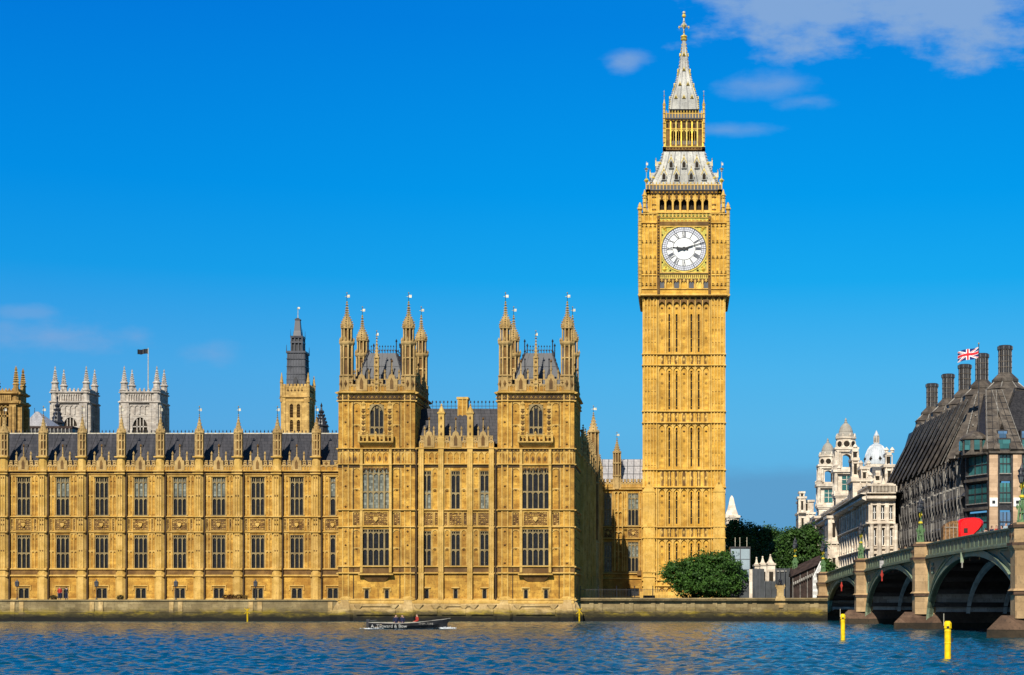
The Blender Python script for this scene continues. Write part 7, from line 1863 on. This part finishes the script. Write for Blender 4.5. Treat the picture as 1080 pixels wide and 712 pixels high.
# ================================================================ PEOPLE
def person_mesh(pose, top, legs='navy'):
    """one skinned body; material by height: skin, clothing, hair"""
    J = {'pel': (0, 0, .95), 'che': (0, 0, 1.30), 'nek': (0, 0, 1.50), 'hea': (0, -.02, 1.60), 'cro': (0, 0, 1.74)}
    for s, k in ((-1, 'l'), (1, 'r')):
        J['sh'+k] = (s*.19, 0, 1.42); J['el'+k] = (s*.25, .02, 1.14); J['ha'+k] = (s*.24, -.10, .90); J['hi'+k] = (s*.10, 0, .90); J['kn'+k] = (s*.11, -.02, .50); J['an'+k] = (s*.11, .02, .09); J['to'+k] = (s*.12, -.16, .04)
    if pose == 'sit':
        for s, k in ((-1, 'l'), (1, 'r')): J['kn'+k] = (s*.13, -.44, .92); J['an'+k] = (s*.13, -.46, .50); J['to'+k] = (s*.13, -.62, .46); J['ha'+k] = (s*.16, -.34, 1.02)
    if pose == 'steer': J['elr'] = (.34, -.12, 1.22); J['har'] = (.40, -.36, 1.16)
    rad = {'pel': .155, 'che': .175, 'nek': .06, 'hea': .10, 'cro': .085, 'sh': .075, 'el': .048, 'ha': .04, 'hi': .10, 'kn': .065, 'an': .045, 'to': .04}
    names = list(J); ed = [('pel', 'che'), ('che', 'nek'), ('nek', 'hea'), ('hea', 'cro')]
    for k in 'lr': ed += [('che', 'sh'+k), ('sh'+k, 'el'+k), ('el'+k, 'ha'+k), ('pel', 'hi'+k), ('hi'+k, 'kn'+k), ('kn'+k, 'an'+k), ('an'+k, 'to'+k)]
    me = bpy.data.meshes.new('p'); me.from_pydata([J[n] for n in names], [(names.index(a), names.index(b)) for a, b in ed], [])
    o = bpy.data.objects.new('p', me); SC.collection.objects.link(o)
    sk = o.modifiers.new('s', 'SKIN'); sub = o.modifiers.new('u', 'SUBSURF'); sub.levels = 1; sub.render_levels = 1
    for i, n in enumerate(names):
        r = rad.get(n, rad.get(n[:2])); me.skin_vertices[0].data[i].radius = (r, r*(.72 if n in ('pel', 'che') else 1)); me.skin_vertices[0].data[i].use_root = (n == 'pel')
    dg = bpy.context.evaluated_depsgraph_get(); dg.update(); m2 = bpy.data.meshes.new_from_object(o.evaluated_get(dg)); bpy.data.objects.remove(o)
    m2.materials.clear()
    for k in ('skin', top, legs, 'hair'): m2.materials.append(M[k])
    for p in m2.polygons:
        c = p.center; p.use_smooth = True
        hand = any((c-Vector(J['ha'+k])).length < .10 for k in 'lr')
        if c.z > 1.47: p.material_index = 0 if (c.z < 1.68 and c.y < .02) or c.z < 1.53 else 3
        elif hand: p.material_index = 0
        elif c.z > .93 and not (pose == 'sit' and c.y < -.2 and c.z < 1.0): p.material_index = 1
        else: p.material_index = 2
    m2.name = 'person'; return m2
PM = {}
def person(label, x, y, z, rz=0, pose='stand', top='navy', legs='navy', group=None):
    k = (pose, top, legs)
    if k not in PM: PM[k] = person_mesh(*k)
    o = link('person', PM[k], None, (x, y, z), rz); tag(o, label, 'person', group); return o

# ================================================================ BOAT
D = 151; bx = X(431, D)
bt = thing('motor_boat', 'long black open boat with white lettering crossing before the pavilion', 'boat', (bx, D, 0))
L_ = 82*D/F; st = []
for i in range(15):
    t_ = i/14; x = -L_/2+L_*t_; w_ = .95*(min(1, (t_+.25)*2.2) if t_ < .25 else 1)*(1-max(0, (t_-.55)/.45)**2.2)
    sh = .42+.10*(1-t_)**2+.62*max(0, t_-.35)**1.7*1.6; st.append((x, max(w_, .03), sh))
q = MB(); vs = []; n = len(st)
for x, w_, sh in st:
    for a, b in ((-1, 1), (-.92, .5), (-.6, -.1), (0, -.25), (.6, -.1), (.92, .5), (1, 1)): vs.append((x+(.25 if x > 2.6 and b == 1 else 0), a*w_, sh*b if b > 0 else b))
fs = [(i*7+j, (i+1)*7+j, (i+1)*7+j+1, i*7+j+1) for i in range(n-1) for j in range(6)]+[tuple(range(6, -1, -1))]
q.add(vs, [tuple(reversed(f)) for f in fs], 'hull')
for x0, x1, zz_ in ((-2.9, 1.2, .12),): q.box(x0, x1, -.7, .7, zz_, zz_+.05, 'wood')
q.build('hull', bt)
q = MB()
for (x0, w0, s0), (x1, w1, s1) in zip(st, st[1:]):
    for s in (-1, 1): q.bar((x0+(.25 if x0 > 2.6 else 0), s*w0, s0+.02), (x1+(.25 if x1 > 2.6 else 0), s*w1, s1+.02), .035, 'bronzelight', 5)
q.build('gunwale', bt)
q = MB()
for x in (-2.3, -1.0, .4): q.box(x-.15, x+.15, -.85, .85, .34, .40, 'wood')
q.build('thwart', bt)
q = MB(); q.add([(1.3, -.72, .62), (3.05, -.28, 1.0), (3.05, .28, 1.0), (1.3, .72, .62)], [(0, 1, 2, 3)], 'wood'); q.build('foredeck', bt)
q = MB(); q.box(-L_/2-.28, -L_/2, -.18, .18, .1, .85, 'iron'); q.bar((-L_/2-.1, 0, .7), (-L_/2+.6, .1, .75), .03, 'iron', 5); q.build('outboard_motor', bt)
def lettering(txt, size, loc, mat, parent, rz=0):
    cu = bpy.data.curves.new('t', 'FONT'); cu.body = txt; cu.size = size; cu.extrude = .01; cu.resolution_u = 2
    o = bpy.data.objects.new('t', cu); SC.collection.objects.link(o); dg = bpy.context.evaluated_depsgraph_get(); dg.update()
    me = bpy.data.meshes.new_from_object(o.evaluated_get(dg)); bpy.data.objects.remove(o); me.materials.clear(); me.materials.append(M[mat]); me.name = 'lettering'
    o = link('lettering', me, parent, loc); o.rotation_euler = (R(90), 0, rz); return o
lettering('A. Tyrward & Bow', .42, (-3.2, -1.0, .10), 'paleletter', bt); lettering('THM 7044', .30, (1.0, -.93, .34), 'bronzelight', bt, R(7))
person('person in dark navy clothes sitting at left in the boat', bx-1.15, D+.1, -.47, R(20), 'sit', 'navy')
person('person in dark navy clothes sitting beside the steersman amidships in the boat', bx-.55, D-.05, -.47, R(-25), 'sit', 'navy')
person('person in a red top sitting towards the bow of the boat', bx+.75, D, -.42, R(-60), 'sit', 'redcloth')
rs = np.random.RandomState(5); Pf = np.concatenate([np.stack([rs.normal(L_/2+bx-.1, .35, 420), rs.normal(D-.3, .3, 420), np.abs(rs.normal(.02, .06, 420))], 1), np.stack([rs.uniform(bx-L_/2-.7, bx-L_/2+1.4, 200), rs.normal(D-.9, .3, 200), np.abs(rs.normal(.01, .03, 200))], 1)])
tag(quads('foam', Pf, .05, 'foam', None, 5), 'white foam curling at the bow and stern of the boat', None, kind='stuff')

# ================================================================ TRAFFIC ON THE BRIDGE
def Dof(px_, off): return (28.45+off)/((px_-VX)/F+.045)
off = 2.2; D = Dof(1022, off); r = thing('rickshaw', 'parked rickshaw with a glossy red curved hood and golden brown canopy on the bridge', 'rickshaw', (BX(D, off), D, deck(D)-1.02), R(0))
x_of = lambda px_: X(px_, D)-BX(D, off)
zt_ = lambda y: Z(y, D)-(deck(D)-1.02)
q = MB(); prof_ = [(1009, 575), (1009, 551.5), (1012, 548), (1018, 546.5), (1026, 546), (1032, 547), (1036, 550), (1036, 554), (1032, 559), (1026, 564), (1023, 575)]
pts = [(x_of(a), zt_(b)) for a, b in prof_][::-1]; n = len(pts)
cxm = sum(p[0] for p in pts)/n; czm = sum(p[1] for p in pts)/n
def rib(yv, sc): return [(cxm+(x-cxm)*sc, yv, czm+(z_-czm)*(sc*.5+.5)) for x, z_ in pts]
rings = [rib(-.72, .80), rib(-.66, .93), rib(-.5, 1.0), rib(0, 1.03), rib(.5, 1.0), rib(.66, .93), rib(.72, .80)]
q.add([v for rg in rings for v in rg], [tuple(range(n))]+[(k*n+i, k*n+(i+1) % n, (k+1)*n+(i+1) % n, (k+1)*n+i) for k in range(6) for i in range(n)]+[tuple(range(7*n-1, 6*n-1, -1))], 'red')
o = q.build('hood', r)
for p in o.data.polygons: p.use_smooth = len(p.vertices) == 4
q = MB(); q.box(x_of(1015), x_of(1019), -.78, -.6, zt_(562), zt_(557.5), 'darkbrown'); q.build('side_window', r)
q = MB(); pts = [(x_of(a), zt_(b)) for a, b in ((993, 580), (994, 556), (996, 553), (1002, 550), (1008.5, 549.5), (1010, 552), (1010.5, 575))][::-1]; q.prism(pts, -.6, .6, 'brownfab')
for a in (996, 1000, 1004, 1008): q.box(x_of(a), x_of(a)+.05, -.64, .62, zt_(572), zt_(552.5), 'wood')
q.box(x_of(995), x_of(1009), -.66, -.6, zt_(557), zt_(556), 'wood'); q.build('canopy', r)
for a in (998, 1030):
    q = MB(); c = (x_of(a), .0, .34)
    for k in range(20): t0, t1 = k*math.pi/10, (k+1)*math.pi/10; q.bar((c[0]+.33*math.cos(t0), -.55, .34+.33*math.sin(t0)), (c[0]+.33*math.cos(t1), -.55, .34+.33*math.sin(t1)), .03, 'black', 5)
    for k in range(5): t0 = k*math.pi/5; q.bar((c[0]-.32*math.cos(t0), -.55, .34-.32*math.sin(t0)), (c[0]+.32*math.cos(t0), -.55, .34+.32*math.sin(t0)), .008, 'silver', 4)
    q.build('wheel', r)
q = MB(); q.box(x_of(994), x_of(1034), -.5, .5, .38, .46, 'black'); q.build('chassis', r)
ppl = [(1046, 122, 'navy', 'person in dark clothes on the bridge just right of the red hood'), (1051, 121, 'redcloth', 'person in a red top walking on the bridge below the buff pier'), (1056.5, 120, 'navy', 'person in dark clothes on the bridge below the bronze building windows'), (1061, 119, 'hoardblue', 'person in a pale blue top on the bridge near the right hand lamp'),
       (1039.5, 124, 'black', 'person in black directly beside the red rickshaw hood'), (1066, 118.5, 'black', 'person in black on the bridge closest to the right pier')]
for i, (px_, D_, col, lb) in enumerate(ppl):
    D_ = Dof(px_, 1.3+.3*(i % 3)); person(lb, X(px_, D_)+.0, D_, deck(D_)-1.02, rnd.uniform(0, 6), 'stand', col, 'navy', 'people walking on the bridge')
for px_, col, lb in ((63, 'redcloth', 'person in a red top on the terrace just right of the left shrub'), (70, 'black', 'person in black on the terrace, farther right of the left shrub')):
    person(lb, X(px_, 214), 214, 2.56, rnd.uniform(0, 6), 'stand', col, 'navy')
